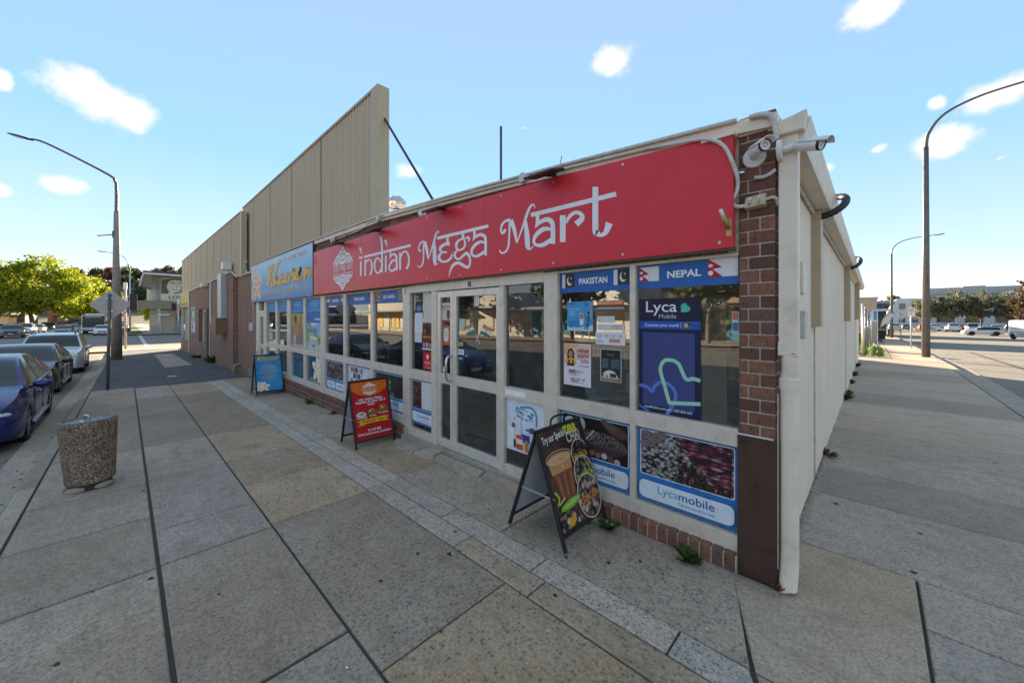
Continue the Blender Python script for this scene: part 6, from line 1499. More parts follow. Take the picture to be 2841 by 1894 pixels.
# ---------------------------------------------------------------- sandwich boards
def aboard(name, label, base, yaw, W, H, spread, face, handle=False, closed=False):
    """A-frame with its face towards local +X; origin on the ground at the middle"""
    t = thing(name, label, 'sandwich board', base, yaw)
    WL[t.name] = Vector((0, 0, 0))
    L = math.hypot(H, spread/2)
    ca, sa = H/L, (spread/2)/L
    for s_, nm in ((1, 'front'), (-1, 'back')):
        u = Vector((0, 1, 0)) if s_ > 0 else Vector((0, -1, 0))
        v = Vector((-s_*sa, 0, ca))
        o = Vector((s_*spread/2, -W/2 if s_ > 0 else W/2, 0))
        f = Fr(o, u, v)
        fr = MB()
        b = .028
        for (a0, a1, b0, b1) in ((0,b,0,L),(W-b,W,0,L),(b,W-b,L-b,L),(b,W-b,.09,.09+b)):
            fr.hexa([f.p(a0,b0,-.022),f.p(a1,b0,-.022),f.p(a1,b1,-.022),f.p(a0,b1,-.022),f.p(a0,b0,.004),f.p(a1,b0,.004),f.p(a1,b1,.004),f.p(a0,b1,.004)])
        fr.obj('frame', M_BLACK, t, bevel=.003)
        P = Print(Fr(f.p(b,.09+b,-.006), u, v), W-2*b, L-.09-2*b, 'b9bdc2', .008)
        if s_ > 0:
            face(P, W-2*b, L-.09-2*b)
            P.part('face_panel', t)
        else:
            P.part('back_panel', t)
    for yy in (-W/2+.012, W/2-.012):
        mb = MB(); mb.obox((0,yy,H*.42),(spread*.62,.006,.014),Matrix.Identity(3)); mb.obj('stay', M_STEEL, t)
    if handle:
        mb = MB(); mb.tube(spline([(-.01,-.10,H),(-.01,-.085,H+.05),(-.01,0,H+.065),(-.01,.085,H+.05),(-.01,.10,H)],4),.009,8); mb.obj('handle', M_BLACK, t, True)
    return t
def f_chai(P, w, h):
    BR = m_mottled('print_brown', [(0.0,(.02,.010,.008)),(.5,(.075,.034,.022)),(1.0,(.17,.085,.05))])
    P.rect(0,0,w,h,BR); P.up()
    P.text('Try our Special',.03,h*.865,.085,'f2ece4','L',fit=w*.52,bold=.012,rot=4); P.text('tea',w*.57,h*.895,.15,'d2d23a','L',fit=w*.33,bold=.03); P.text('CHAI',w*.60,h*.80,.12,'d6d0cc','L',fit=w*.33,bold=.012); P.up()
    # glass of tea
    P.poly([(.03,h*.68),(w*.58,h*.68),(w*.50,h*.28),(w*.16,h*.28)],'8a5234'); P.poly([(.03,h*.68),(w*.58,h*.68),(w*.55,h*.55),(.05,h*.55)],'c79058'); P.up()
    for k in range(6): P.poly([(w*(.10+.075*k),h*.52),(w*(.135+.075*k),h*.52),(w*(.17+.055*k),h*.29),(w*(.145+.055*k),h*.29)],'a96a44' if k % 2 else '71402a')
    P.up(); P.ell(w*.31,h*.685,w*.29,h*.062,'b98252',28); P.up(); P.ell(w*.31,h*.680,w*.26,h*.050,'d2a878',28); P.up()
    for k in range(8): P.ell(w*(.16+R.random()*.3),h*(.655+R.random()*.05),w*R.uniform(.01,.03),h*.008,'b78550',10)
    P.ring(w*.31,h*.70,w*.30,h*.07,.006,'c9b8a4',28); P.ell(w*.33,h*.60,w*.018,h*.016,'e2b888',10); P.up()
    for cx, cy, r, m, s_, c in ((.83,.635,.18,BEAN_M,'MASALA','e6b428'),(.84,.425,.21,BEAN_G,'CARDAMOM','c0d436'),(.80,.205,.24,BEAN_GI,'GINGER','e08a34')):
        rx, ry = w*r*1.12, w*r*1.2
        cx = min(cx, 1-r*1.02)
        P.ell(w*cx,h*cy,rx+.010,ry+.010,'d9c4b0',28); P.up(); P.ell(w*cx,h*cy,rx,ry,m,28); P.up()
        P.text(s_,w*cx+.004,h*cy-.038,.075,'1a120c','C',fit=rx*1.75,bold=.035,rot=4); P.up(); P.text(s_,w*cx,h*cy-.034,.075,c,'C',fit=rx*1.7,bold=.02,rot=4); P.up()
    P.ell(w*.30,h*.235,w*.24,h*.045,'7aa838',20,rot=6); P.up(); P.ell(w*.32,h*.238,w*.2,h*.02,'a4c860',20,rot=6)
    P.poly([(0,h*.02),(w*.5,h*.03),(w*.42,h*.14),(w*.2,h*.18),(0,h*.16)],BEAN_GI); P.up(); P.ell(w*.24,h*.075,w*.09,h*.042,'e0a02c',18,rot=20)
    P.stroke([(.01,h*.40),(w*.08,h*.33),(w*.02,h*.27)],.02,'a8b83c'); P.stroke([(w*.06,h*.27),(w*.20,h*.31)],.012,'c9c98a')
def m_mottled(name, stops):  # print colour mottled at random by noise
    if name not in MATS:
        t = NT(name); n = t.noise(t.wpos(), 4.5, 4, .6).outputs['Fac']; t.col(t.ramp(n, [(.3+.4*p, c) for p, c in stops])); t.set(Roughness=.35); MATS[name] = t.m
    return MATS[name]
aboard('sandwich_board','black framed chai board with a glass of milky tea in front of the door',(-1.315,-.365,0),0,.64,.875,.62,f_chai,True)
def f_mart(P, w, h):
    P.rect(0,0,w,h,'b8121a'); P.up()
    P.poly([(0,h),(0,h*.86)]+[(w*.5+w*.56*math.cos(a),h*.99+h*.255*math.sin(a)) for a in [PI+.5+(PI-1.0)*k/14 for k in range(15)]]+[(w,h*.88),(w,h)],'dd6a10'); P.up()
    W_ = 'efe2da'
    lace(P,w*.5,h*.895,w*.38,h*.075,1,W_); lace(P,w*.5,h*.805,w*.38,h*.065,-1,W_); P.text('indian mega mart',w*.5,h*.835,.04,W_,'C',fit=w*.38); P.rect(w*.3,h*.878,w*.7,h*.882,W_); P.rect(w*.3,h*.818,w*.7,h*.822,W_)
    for k, s_ in enumerate(('Indian, Nepalese, Pakistani,','Bangladeshi, Sri Lankan, Fijian &','Islander')): P.text(s_,w*.5,h*(.665-.048*k),.052,'f0e6e4','C',fit=w*(.68,.82,.2)[k],bold=.015)
    for cx, cy in ((.2,.435),(.5,.45),(.8,.475)):
        P.ell(w*cx,h*(cy-.012),w*.135,h*.05,'d9cfc4' if cx < .3 else '9c6a3c',20); P.up()
        for k in range(14):
            a = R.random()*6.28; r = R.random()*.8
            P.ell(w*cx+w*.11*r*math.cos(a),h*(cy+(.0 if cx < .3 else .025))+h*.035*r*math.sin(a),w*.022,h*.012,R.choice(['d8801e','d9a02c','5f8f34','b0301e','e8d8a0','3f6e2c']),8); P.d += .00006
        if cx > .3: P.poly([(w*(cx-.11),h*(cy+.0)),(w*(cx+.11),h*(cy+.0)),(w*(cx+.085),h*(cy-.06)),(w*(cx-.085),h*(cy-.06))],'8a5a34')
        if cx > .7: P.up(); P.ring(w*cx,h*(cy+.01),w*.11,h*.075,.007,'a8743c',16,0,180)
        P.up()
    for s_, x, y, f_ in (('Fresh Sweets',.2,.355,.27),('Groceries',.5,.368,.18),('Fresh Vegetables',.79,.392,.28)): P.text(s_,w*x,h*y,.036,'f0e6e4','C',fit=w*f_,bold=.015)
    P.poly([(w*.05,h*.235),(w*.13,h*.275),(w*.05,h*.325),(w*.25,h*.325),(w*.25,h*.235)],'d98e10'); P.poly([(w*.95,h*.25),(w*.88,h*.29),(w*.95,h*.345),(w*.75,h*.345),(w*.75,h*.25)],'d98e10'); P.up()
    P.poly([(w*.15,h*.255),(w*.85,h*.265),(w*.85,h*.345),(w*.15,h*.335)],'eeb414'); P.up(); P.text('Available Here',w*.5,h*.275,.075,'241a0c','C',fit=w*.62,bold=.004)
    P.text('Ph: 6169 6824',w*.5,h*.125,.05,'f0e6e4','C',fit=w*.36,bold=.015); P.text('3/184 Crawford street, Queanbeyan',w*.5,h*.07,.05,'f0e6e4','C',fit=w*.9,bold=.015)
aboard('sandwich_board','black framed red and orange grocery board left of the door',(-4.905,-.43,gz(-4.9)),0,.62,.955,.55,f_mart)
def f_khao(P, w, h):
    t = MATS.get('blue_board')
    if t is None:
        q = NT('blue_board'); n = q.noise(q.wpos(), 2.4, 5, .6).outputs['Fac']; q.col(q.ramp(n, [(.3,(.01,.20,.50)),(.55,(.03,.32,.60)),(.8,(.14,.47,.66))])); q.set(Roughness=.4); MATS['blue_board'] = t = q.m
    P.rect(0,0,w,h,t); P.up()
    for k in range(9): P.ell(w*(.6+R.random()*.38),h*(.8+R.random()*.18),w*.05,h*.02,'1f62b0',12,rot=R.random()*180); P.d += .00004
    P.up(); P.text('Khaosan',w*.49,h*.845,.19,'6a3c1c','C',fit=w*.86,bold=.03,shear=.35); P.up(); P.text('Khaosan',w*.5,h*.85,.19,'efb63c','C',fit=w*.85,bold=.012,shear=.35)
    for k, (s_, f_) in enumerate((('Traditional Thai Massage',.5),('Neck Back & Shoulder Massage',.7),('Swedish Massage (Hot Oil)',.58),('Deep Tissue Therapy Massage',.68),('Foot Reflexology',.36),('Aromatherapy Massages (Hot Oil)',.72),('Sport Massage (Hot Oil)',.52),('Body Scrub',.26))):
        P.text(s_,w*.5,h*(.69-.062*k),.052,'d6b86a','C',fit=w*f_,bold=.01)
    P.rect(w*.04,h*.755,w*.94,h*.759,'2f5f9c'); P.text('PH: 02 6284 3400',w*.72,h*.07,.06,'5c7fd0','C',fit=w*.5,bold=.02)
    P.flower(w*.28,h*.12,.12,15); P.up(); P.flower(w*.12,h*.18,.085,50); P.up(); P.flower(w*.11,h*.07,.075,0)
aboard('sandwich_board','blue Khaosan massage board standing at the far windows',(-10.92,-.40,gz(-10.9)),0,.63,1.03,.62,f_khao)
# ---------------------------------------------------------------- brick building to the left
bb = thing('brick_building', 'long red brick building beside the asphalt footpath', 'building', (-28, 2, gz(-28)))
def wallbox(x0, x1, z0, z1, y0=0.0, y1=.3, name='wall', mat=None):
    mb = MB(); mb.box(x0,x1,y0,y1,z0,z1); return mb.obj(name, mat or M_BRICKWALL, bb)
wallbox(-24.20,-17.93,-1.0,3.6); wallbox(-25.52,-25.28,-1.0,2.23,.0,.3); wallbox(-28.45,-25.52,-1.0,.26); wallbox(-33.2,-28.45,-1.0,2.23)
wallbox(-33.2,-24.2,2.23,3.56); wallbox(-38.6,-33.2,-1.0,.11,-.03,.3); wallbox(-38.6,-33.2,2.36,3.5)
wallbox(-17.93,-14.56,-.9,3.4,.125,.32)
wallbox(-38.6,-38.3,-1.0,3.5,.32,16.0,'end_wall'); wallbox(-38.3,-14.6,3.3,3.42,.36,16.0,'roof',M_STEEL)
wallbox(-19.0,-17.932,-.9,3.61,-.02,.0,'pilaster')
mb = MB(); mb.box(-28.45,-25.52,.24,.28,.26,2.23); mb.obj('recessed_window', M_DGLASS, bb)
mb = MB(); mb.box(-28.45,-28.3,.18,.25,.26,2.23); mb.box(-25.75,-25.52,.18,.25,.26,2.23); mb.box(-28.3,-25.75,.18,.25,2.1,2.23); mb.obj('window_frame', M_ALU2, bb)
mb = MB(); mb.box(-28.45,-25.52,-.02,.16,.2,.262); mb.obj('window_sill', M_KERB, bb)
mb = MB(); mb.box(-25.28,-24.2,.22,.27,-.7,2.23); mb.obj('doorway', paint('dark_door', (.05,.03,.025), .6), bb)
mb = MB(); mb.box(-24.24,-24.19,-.015,.2,-.55,2.2); mb.obj('door_edge', M_WHITE, bb)
# corner shop window at the far end
mb = MB(); mb.box(-38.3,-33.25,.06,.07,.12,2.36); mb.obj('shop_window', M_DGLASS, bb)
for x in (-38.45,-36.0,-34.7,-33.35):
    mb = MB(); mb.box(x,x+.16,.0,.1,.11,2.36); mb.obj('mullion', M_ALU2, bb)
mb = MB(); mb.tube([(-33.05,-.04,-.62),(-33.05,-.04,3.52)],.035,8); mb.obj('downpipe', M_WHITE, bb)
mb = MB(); mb.tube([(-38.5,-.05,3.47),(-23.5,-.05,3.57),(-19.2,-.05,3.62),(-18.4,-.06,3.64),(-17.95,-.05,3.60),(-17.8,.07,3.40),(-14.75,.07,3.38)],.028,8); mb.obj('conduit', M_WHITE, bb, True)
mb = MB(); mb.tube([(-23.54,-.04,3.55),(-23.54,-.04,1.62)],.035,8); mb.lathe([(0,-.06),(.11,-.05),(.11,.0)],12,(-23.54,-.005,1.55),'Y'); mb.obj('conduit', M_WHITE, bb)
mb = MB(); mb.tube([(-14.9,.09,3.36),(-14.9,.09,1.58)],.03,8); mb.obj('conduit', M_WHITE, bb)
mb = MB(); mb.box(-15.25,-14.75,.0,.125,1.30,1.57); mb.obj('meter_box', paint('pale_blue_box', (.45,.50,.55), .5), bb, bevel=.02)
mb = MB(); mb.box(-20.2,-19.35,-.22,.0,1.74,3.66); mb.obj('air_duct', M_STEEL, bb, bevel=.01)
mb = MB(); mb.box(-20.55,-19.3,-.40,.0,1.05,1.735); mb.obj('timber_cabinet', paint('varnished_board', (.26,.155,.075), .6, dirt=.15), bb, bevel=.01)
mb = MB(); mb.box(-25.6,-24.7,-.25,.0,3.38,3.60); mb.obj('floodlight', M_CREAM, bb, bevel=.02)
mb = MB(); mb.box(-18.55,-18.15,-.32,-.02,3.70,4.02); mb.tube([(-18.3,-.1,3.60),(-18.3,-.12,3.70)],.05,8); mb.obj('siren_box', M_WHITE, bb, bevel=.02)
mb = MB(); mb.tube(spline([(-17.35,.12,-.10),(-17.35,-.02,-.12),(-17.35,-.06,-.22),(-17.35,-.06,-.42)],4),.07,10); mb.obj('drain_elbow', paint('terracotta_pipe', (.36,.24,.16), .7), bb, True)
mb = MB(); mb.box(-15.9,-15.3,.11,.126,-.36,-.08); mb.obj('vent_block', M_KERB, bb)
mb = MB(); mb.tube(spline([(-15.9,.1,3.38),(-15.9,.02,3.55),(-15.75,-.02,3.72),(-15.5,-.02,3.78)],4),.035,8); mb.obj('goose_neck', M_PVC, bb, True)
P = Print(facade(-38.55,2.50,-.06),5.4,1.02,'c9bc72',.03)
for k in range(5): P.ell(.7+1.0*k,.6,.34,.22,['d0a030','d9c878','c89a34','e0d49a','b9b06a'][k],14); P.d += .0002
P.rect(.3,.12,4.9,.26,'8a8450'); P.top('shop_sign','weathered yellow sign at the far end of the brick wall','sign')
P = Print(facade(-32.0,.74,-.02),2.25,1.68,'9aa4a8',.02); P.rect(.1,.95,2.1,1.55,'6c7880'); P.ell(1.1,1.2,.5,.25,'d8d4cc',16); P.rect(.1,.1,2.1,.7,'b9c4c8'); P.up(); P.ell(.7,.4,.35,.2,'5f8098',14); P.ell(1.5,.35,.3,.2,'d9e0e2',14)
P.top('wall_poster','grey weathered poster board on the brick wall','poster')

# ---------------------------------------------------------------- fittings on the shop front
def floodlight(x, z, lab):
    t = thing('sign_floodlight', lab, 'floodlight', (x,-.08,z), group='slim floodlights above the red sign')
    mb = MB(); mb.obox((x,-.22,z),(.36,.20,.022),Matrix.Rotation(.28,3,'X')); mb.obj('lamp_body', M_BLACK, t, bevel=.004)
    mb = MB(); mb.obox((x,-.10,z+.02),(.05,.10,.02),Matrix.Rotation(.28,3,'X')); mb.obj('bracket', M_BLACK, t)
    mb = MB(); mb.tube(spline([(x+.05,-.12,z+.03),(x+.10,-.06,z+.07),(x+.06,-.04,z+.12),(x+.09,-.05,z+.20)],5),.004,5); mb.obj('lead', M_BLKPL, t)
for x, z, l in ((-6.75,3.20,'slim black floodlight above the lace emblem'),(-5.22,3.21,'slim black floodlight above the end of the word indian'),(-3.42,3.21,'slim black floodlight above the gap after Mega'),(-1.60,3.185,'slim black floodlight above the word Mart')):
    floodlight(x, z, l)
dc = thing('dome_camera', 'white dome camera on the brick band above the red sign', 'camera', (-4.0,-.02,3.28))
mb = MB(); mb.lathe([(0,-.04),(.06,-.04),(.065,-.005),(0,0)],16,(-4.0,0,3.29),'Y'); mb.obj('base', M_WHITE, dc, True)
mb = MB(); mb.ell((-4.0,-.06,3.28),(.055,.055,.05),14,10); mb.obj('eyeball', M_WHITE, dc, True)
mb = MB(); mb.ell((-4.02,-.108,3.27),(.026,.014,.026),12,8); mb.obj('lens', M_BLACK, dc, True)
for x, z in ((-5.30,3.47),(-2.0,3.31),(-7.3,3.40)):
    mb = MB(); mb.lathe([(0,-.10),(.05,-.10),(.055,-.06),(.055,-.045),(0,-.045)],14,(x,0,z-.02),'Y'); mb.box(x-.085,x+.085,-.075,-.055,z-.04,z-.01)
    mb.top('junction_box', M_PVC, 'round grey conduit junction box %s' % {-5.30:'where the sloping conduit meets the fascia',-2.0:'above the word Mart',-7.3:'on the bricks above the lace emblem'}[x], 'junction box', smooth='angle')
mb = MB(); mb.tube(spline([(-7.2,-.03,3.39),(-6.3,-.03,3.395),(-5.9,-.03,3.42),(-5.7,-.05,3.455),(-5.4,-.06,3.465)],5),.013,8)
mb.top('wall_conduit', M_PVC, 'short grey conduit on the bricks left of the fascia', 'conduit', smooth=True)
# conduit that loops down the right end of the red sign to the outlet
mb = MB(); mb.tube(spline([(-.62,-.07,3.175),(-.40,-.095,3.135),(-.20,-.10,3.10),(-.08,-.10,3.02),(-.018,-.09,2.88),(.006,-.06,2.76),(-.005,-.05,2.68),(-.03,-.05,2.63),(-.01,-.04,2.585),(.05,-.04,2.578)],7),.0135,10)
mb.top('wall_conduit', M_PVC, 'grey conduit looping down the right end of the red sign', 'conduit', smooth=True)
def corrugated_hose(pts, r, label):
    p = spline(pts, 10); mb = MB()
    mb.tube(p, [r*(1+.09*(-1)**i) for i in range(len(p))], 10)
    mb.top('flexible_conduit', M_PVC, label, 'conduit', smooth=True)
corrugated_hose([(.10,-.02,2.765),(.15,-.025,2.755),(.19,-.02,2.77),(.215,-.015,2.79)],.012,'ribbed conduit below the round camera base')
corrugated_hose([(.165,-.03,2.598),(.20,-.03,2.605),(.222,-.02,2.59),(.224,.01,2.56)],.011,'ribbed conduit running right out of the outlet')
corrugated_hose([(.08,-.07,3.165),(.14,-.075,3.16),(.20,-.07,3.13),(.222,-.06,3.05),(.226,-.04,2.98)],.018,'ribbed conduit bending down at the fascia corner')
sd = thing('power_outlet', 'beige weatherproof double power outlet on the brick pillar', 'outlet', (.11,-.03,2.55))
mb = MB(); mb.hexa([(.045,-.058,2.555),(.165,-.058,2.565),(.165,.0,2.555),(.045,.0,2.545),(.045,-.035,2.635),(.165,-.035,2.645),(.165,.0,2.645),(.045,.0,2.635)]); mb.obj('housing', paint('aged_beige_plastic', (.50,.42,.27), .45, dirt=.12), sd, bevel=.006)
for x in (.065,.118):
    mb = MB(); mb.box(x,x+.022,-.050,-.040,2.605,2.632); mb.obj('switch', M_PVC, sd, bevel=.003)
    mb = MB(); [mb.box(x+dx,x+dx+.003,-.0605,-.05,2.575+dz,2.584+dz) for dx, dz in ((.002,.004),(.016,.004),(.009,-.008))]; mb.obj('socket_slots', M_BLACK, sd)
for nm, p, a in (('clip',(.018,-.058,2.81),(.055,.008,.012)),):
    mb = MB(); mb.obox(p,a,Matrix.Rotation(.1,3,'Y')); mb.top('conduit_clip', M_CHROME, 'bright metal clip holding the looping conduit', 'clip')
def axis_frame(d):
    d = Vector(d).normalized(); u = Vector((0,0,1)); s_ = d.cross(u).normalized(); u = s_.cross(d)
    return Matrix((d, s_, u)).transposed()
def bullet(label, base, bn, joint, d, L=.15, r=.038):
    t = thing('security_camera', label, 'camera', base, group='white bullet cameras on the pillar corner')
    q = MB(); c = Vector(base); n = Vector(bn).normalized(); M = axis_frame(n)
    def ringm(prof, cc, MM, mb_, k=22):
        b = len(mb_.v)
        for h, rr in prof:
            for i in range(k):
                w = 2*PI*i/k; mb_.v.append(tuple(cc+MM@Vector((h, rr*math.cos(w), rr*math.sin(w)))))
        for j in range(len(prof)-1):
            for i in range(k):
                i2 = (i+1) % k; mb_.f.append((b+j*k+i,b+j*k+i2,b+(j+1)*k+i2,b+(j+1)*k+i)); mb_.m.append(0)
        return mb_
    ringm([(0,0),(0,.07),(.022,.068),(.026,.06),(.026,0)],c,M,q).obj('base_plate', M_WHITE, t, 'angle')
    jt = Vector(joint); d = Vector(d).normalized(); MD = axis_frame(d)
    q = MB(); q.tube([c+n*.02, c+n*.05, jt],[.024,.022,.020],12); q.obj('arm', M_WHITE, t, True)
    q = MB(); ringm([(0,0),(0,r*.55),(.012,r*.8),(.035,r),(L,r),(L,0)],jt-d*.01,MD,q).obj('body', M_WHITE, t, 'angle')
    q = MB(); ringm([(L-.012,0),(L-.012,r*1.03),(L+.004,r*1.03),(L+.004,r*.9),(L-.004,r*.85),(L-.004,0)],jt-d*.01,MD,q).obj('lens_ring', M_BLACK, t, 'angle')
    q = MB(); ringm([(L-.003,0),(L+.001,r*.35),(L-.003,r*.5)],jt-d*.01,MD,q).obj('lens', M_DGLASS, t, True)
    q = MB()
    def hood(a, b):
        w = PI*(.08+.84*a); rr = r*1.18
        return jt-d*.01+MD@Vector((.03+(L+.015)*b, rr*math.cos(w), rr*math.sin(w)))
    q.grid(hood, 14, 2)
    o = q.obj('sun_hood', M_WHITE, t, True); s_ = o.modifiers.new('thick', 'SOLIDIFY'); s_.thickness = .004
    return t
bullet('white bullet camera on a round base, aimed along the shopfront from the pillar',(.095,.0,2.905),(0,-1,0),(.095,-.075,2.918),(.66,-.74,-.06))
bullet('white bullet camera reaching out from the corner downpipe over the side street',(.232,-.035,2.90),(1,0,0),(.335,-.05,2.90),(.86,-.32,-.30))
fh = thing('flag_holder', 'brass flag pole holder at the right end of the red sign', 'bracket', (-.045,-.08,2.44))
mb = MB(); mb.box(-.062,-.028,-.084,-.079,2.375,2.495); mb.obj('plate', paint('brass', (.48,.36,.13), .4, metal=.5), fh, bevel=.002)
mb = MB(); mb.tube([(-.045,-.085,2.43),(-.062,-.15,2.505)],[.016,.016],12); mb.obj('socket', paint('brass', (.48,.36,.13)), fh, True)
mb = MB(); mb.tube([(-.058,-.135,2.49),(-.070,-.185,2.545)],[.012,.012],12); mb.obj('pole_stub', M_WHITE, fh, True)
mb = MB(); mb.box(-4.59,-4.545,-.03,-.006,2.17,2.245); mb.top('door_chime', M_WHITE, 'small white box on the post left of the entrance', 'box', bevel=.004)

# ---------------------------------------------------------------- litter bin
def m_pebble():
    t = NT('pebbledash')
    v = t.co('Object')
    vo = t.voro(v, 75); sep = t.n('ShaderNodeSeparateColor'); t.l(vo.outputs['Color'], sep.inputs[0])
    c = t.ramp(sep.outputs['Red'], [(0.0,(.12,.085,.06)),(.3,(.27,.18,.10)),(.55,(.42,.29,.16)),(.8,(.54,.40,.24)),(1.0,(.66,.56,.43))])
    c = t.mix(t.ramp(vo.outputs['Distance'], [(.35,0.0),(.65,.85)]), c, (.10,.075,.05))
    c = t.mix(t.ramp(t.noise(v, 6, 5, .6).outputs['Fac'], [(.45,0.0),(.75,.5)]), c, (.09,.07,.05))
    t.col(c); t.set(Roughness=.8); t.bump(t.math('MULTIPLY', vo.outputs['Distance'], -1.0), 1.0, .012)
    return t.m
bn = thing('litter_bin', 'pebbledash concrete litter bin with a metal lid on the footpath', 'bin', (-5.72,-3.30,gz(-5.7)), .3, None, (math.radians(1.2), math.radians(-2.2)))
WL[bn.name] = Vector((0,0,0))
mb = MB(); mb.lathe([(0,.07),(.185,.07),(.198,.085),(.232,.70),(.236,.74),(.230,.752),(.205,.752),(.20,.73),(.0,.71)],40); mb.obj('concrete_body', m_pebble(), bn, 'angle')
mb = MB(); mb.lathe([(.205,.748),(.212,.762),(.200,.768),(.192,.752),(.0,.742)],36); mb.obj('lid', paint('dull_lid', (.22,.23,.235), .6, metal=.3, dirt=.25, scale=20), bn, 'angle')
mb = MB(); mb.tube([(-.075,.0,.745),(-.075,-.01,.80),(-.06,-.01,.812),(.06,-.01,.812),(.075,-.01,.80),(.075,.0,.745)],.006,8); mb.tube([(-.075,-.05,.752),(.075,-.05,.752)],.005,6); mb.obj('handle', M_CHROME, bn)
mb = MB(); mb.tube([(-.225,0,.75),(-.262,.01,.745),(-.262,.03,.74)],.008,8); mb.obj('lock_stud', M_CHROME, bn)
mb = MB(); mb.lathe([(0,.0),(.17,.0),(.165,.072),(0,.072)],24); mb.obj('plinth', paint('dark_soil', (.05,.04,.03), .95), bn)
for a in (-1.0,-2.3,.4):
    mb = MB(); c = (math.cos(a)*.17, math.sin(a)*.17, .025); mb.ell(c,(.095,.055,.035),9,6,0,Matrix.Rotation(a+1.57,3,'Z')); mb.obj('broken_mortar', M_KERB, bn)

# ---------------------------------------------------------------- poles, signs, signals
def pole_light(name, label, base, h, arm, r0, r1, mat, lamp=True, group=None, kind='curve'):
    """arm = (dx,dy,dz) from pole top to the lamp"""
    t = thing(name, label, 'street light', base, group=group)
    b = Vector(base); top = b+Vector((0,0,h)); a = Vector(arm)
    mb = MB(); mb.tube([b-Vector((0,0,.1)), b+Vector((0,0,h*.5)), top],[r0,(r0+r1)/2,r1],10); mb.obj('pole', mat, t, True)
    if kind == 'curve':
        pts = spline([top-Vector((0,0,.02)), top+Vector((a.x*.03,a.y*.03,a.z*.35)), top+Vector((a.x*.18,a.y*.18,a.z*.72)), top+Vector((a.x*.5,a.y*.5,a.z*.93)), top+a], 6)
    else:
        pts = spline([top-Vector((0,0,.05)), top+Vector((0,0,a.z*.42)), top+Vector((a.x*.02,a.y*.02,a.z*.55)), top+Vector((a.x*.12,a.y*.12,a.z*.66)), top+Vector((a.x*.8,a.y*.8,a.z*.97)), top+a], 6)
    mb = MB(); mb.tube(pts,[r1*.75*(1-.45*i/(len(pts)-1)) for i in range(len(pts))],8); mb.obj('arm', M_POLE, t, True)
    if lamp:
        d = Vector((a.x,a.y,0)).normalized(); e = top+a
        mb = MB(); M = axis_frame(d+Vector((0,0,.12))); mb.ell(e+d*.3,(.45,.14,.055),12,8,0,M); mb.obj('lamp_head', M_BLACK, t, True)
        mb = MB(); mb.ell(e+d*.36-Vector((0,0,.05)),(.2,.1,.02),10,6,0,M); mb.obj('lamp_glass', M_WHITE, t, True)
    return t
M_POLE = paint('weathered_dark_steel', (.13,.13,.125), .5, metal=.3, dirt=.2, scale=5)
M_CPOLE = paint('concrete_pole', (.30,.25,.19), .9, dirt=.2, scale=4, bump=.4)
pl = pole_light('street_light','tall concrete street light beside the parked cars',(-30.1,-3.41,gz(-30.1)),8.35,(0,-3.0,3.1),.24,.11,M_CPOLE,kind='bent')
mb = MB(); mb.tube([(-30.1,-3.5,6.42),(-30.1,-4.15,6.25)],.03,6); mb.box(-30.2,-30.0,-3.58,-3.42,6.25,6.6); mb.obj('side_bracket', M_POLE, pl)
pole_light('street_light','slender curved street light on the far corner of the crossing',(-76.5,-2.66,gz(-76)),8.9,(0,-2.5,2.75),.11,.08,M_STEEL)
pole_light('street_light','grey steel street light leaning out over the side street kerb',(2.42,23.0,gz(1,23)),9.8,(3.4,0,1.9),.15,.095,M_POLE)
pole_light('street_light','smaller curved street light farther along the side street',(2.2,62.0,gz(1,62)),10.2,(3.6,0,1.8),.15,.09,M_POLE)
# diamond sign seen from behind
ds = thing('warning_sign','back of a diamond shaped warning sign on a grey post','sign',(-15.3,-3.40,gz(-15.3)))
mb = MB(); mb.tube([(-15.3,-3.40,gz(-15.3)-.05),(-15.3,-3.36,2.43)],.036,12); mb.obj('post', M_POLE, ds, True)
mb = MB(); mb.lathe([(.0,2.43),(.037,2.43),(.037,2.46),(0,2.46)],12,(-15.3,-3.36,0)); mb.obj('cap', M_BLACK, ds)
h_ = .40; c = Vector((-15.36,-3.345,2.15))
pts = []
for k in range(4):
    a = PI/2*k
    for da in (-.07,.07):
        pts.append((c.y+h_*math.cos(a+da)*1.0, c.z+h_*math.sin(a+da)*1.04))
mb = MB()
mb.face([(c.x,y,z) for y, z in pts]); mb.face([(c.x-.004,y,z) for y, z in pts])
for i in range(8):
    j = (i+1) % 8; mb.face([(c.x,*pts[i]),(c.x,*pts[j]),(c.x-.004,*pts[j]),(c.x-.004,*pts[i])])
mb.obj('sign_plate', paint('sign_back', (.52,.45,.40), .45, metal=.2, dirt=.08), ds)
for z in (1.95,2.33):
    mb = MB(); mb.box(-15.358,-15.335,-3.42,-3.30,z,z+.025); mb.obj('clamp', M_CHROME, ds)
# signal at the near corner
def signal_head(t, x, y, z, d, n=3, lit=None, w=.30):
    mb = MB(); hh = n*.28
    mb.box(x-.09,x+.09,y-w/2,y+w/2,z,z+hh); mb.obj('signal_box', M_BLACK, t, bevel=.02)
    mb = MB(); mb.box(x-.01-.1*d,x+.01-.1*d,y-w*.75,y+w*.75,z-.12,z+hh+.12); mb.obj('backboard', M_BLACK, t, bevel=.03)
    for k in range(n):
        mm = M_BLACK
        if lit == k: mm = M_REDLAMP
        mb = MB(); mb.lathe([(0,.0),(.10,.0),(.10,.02)],14,(x+d*.095,y,z+.14+.28*k),'X'); mb.obj('lens', mm, t)
        mb = MB()
        def vis(a, b): w_ = PI*a; return (x+d*(.09+.16*b), y+.115*math.cos(w_), z+.14+.28*k+.115*math.sin(w_))
        mb.grid(vis, 10, 1); mb.obj('visor', M_BLACK, t)
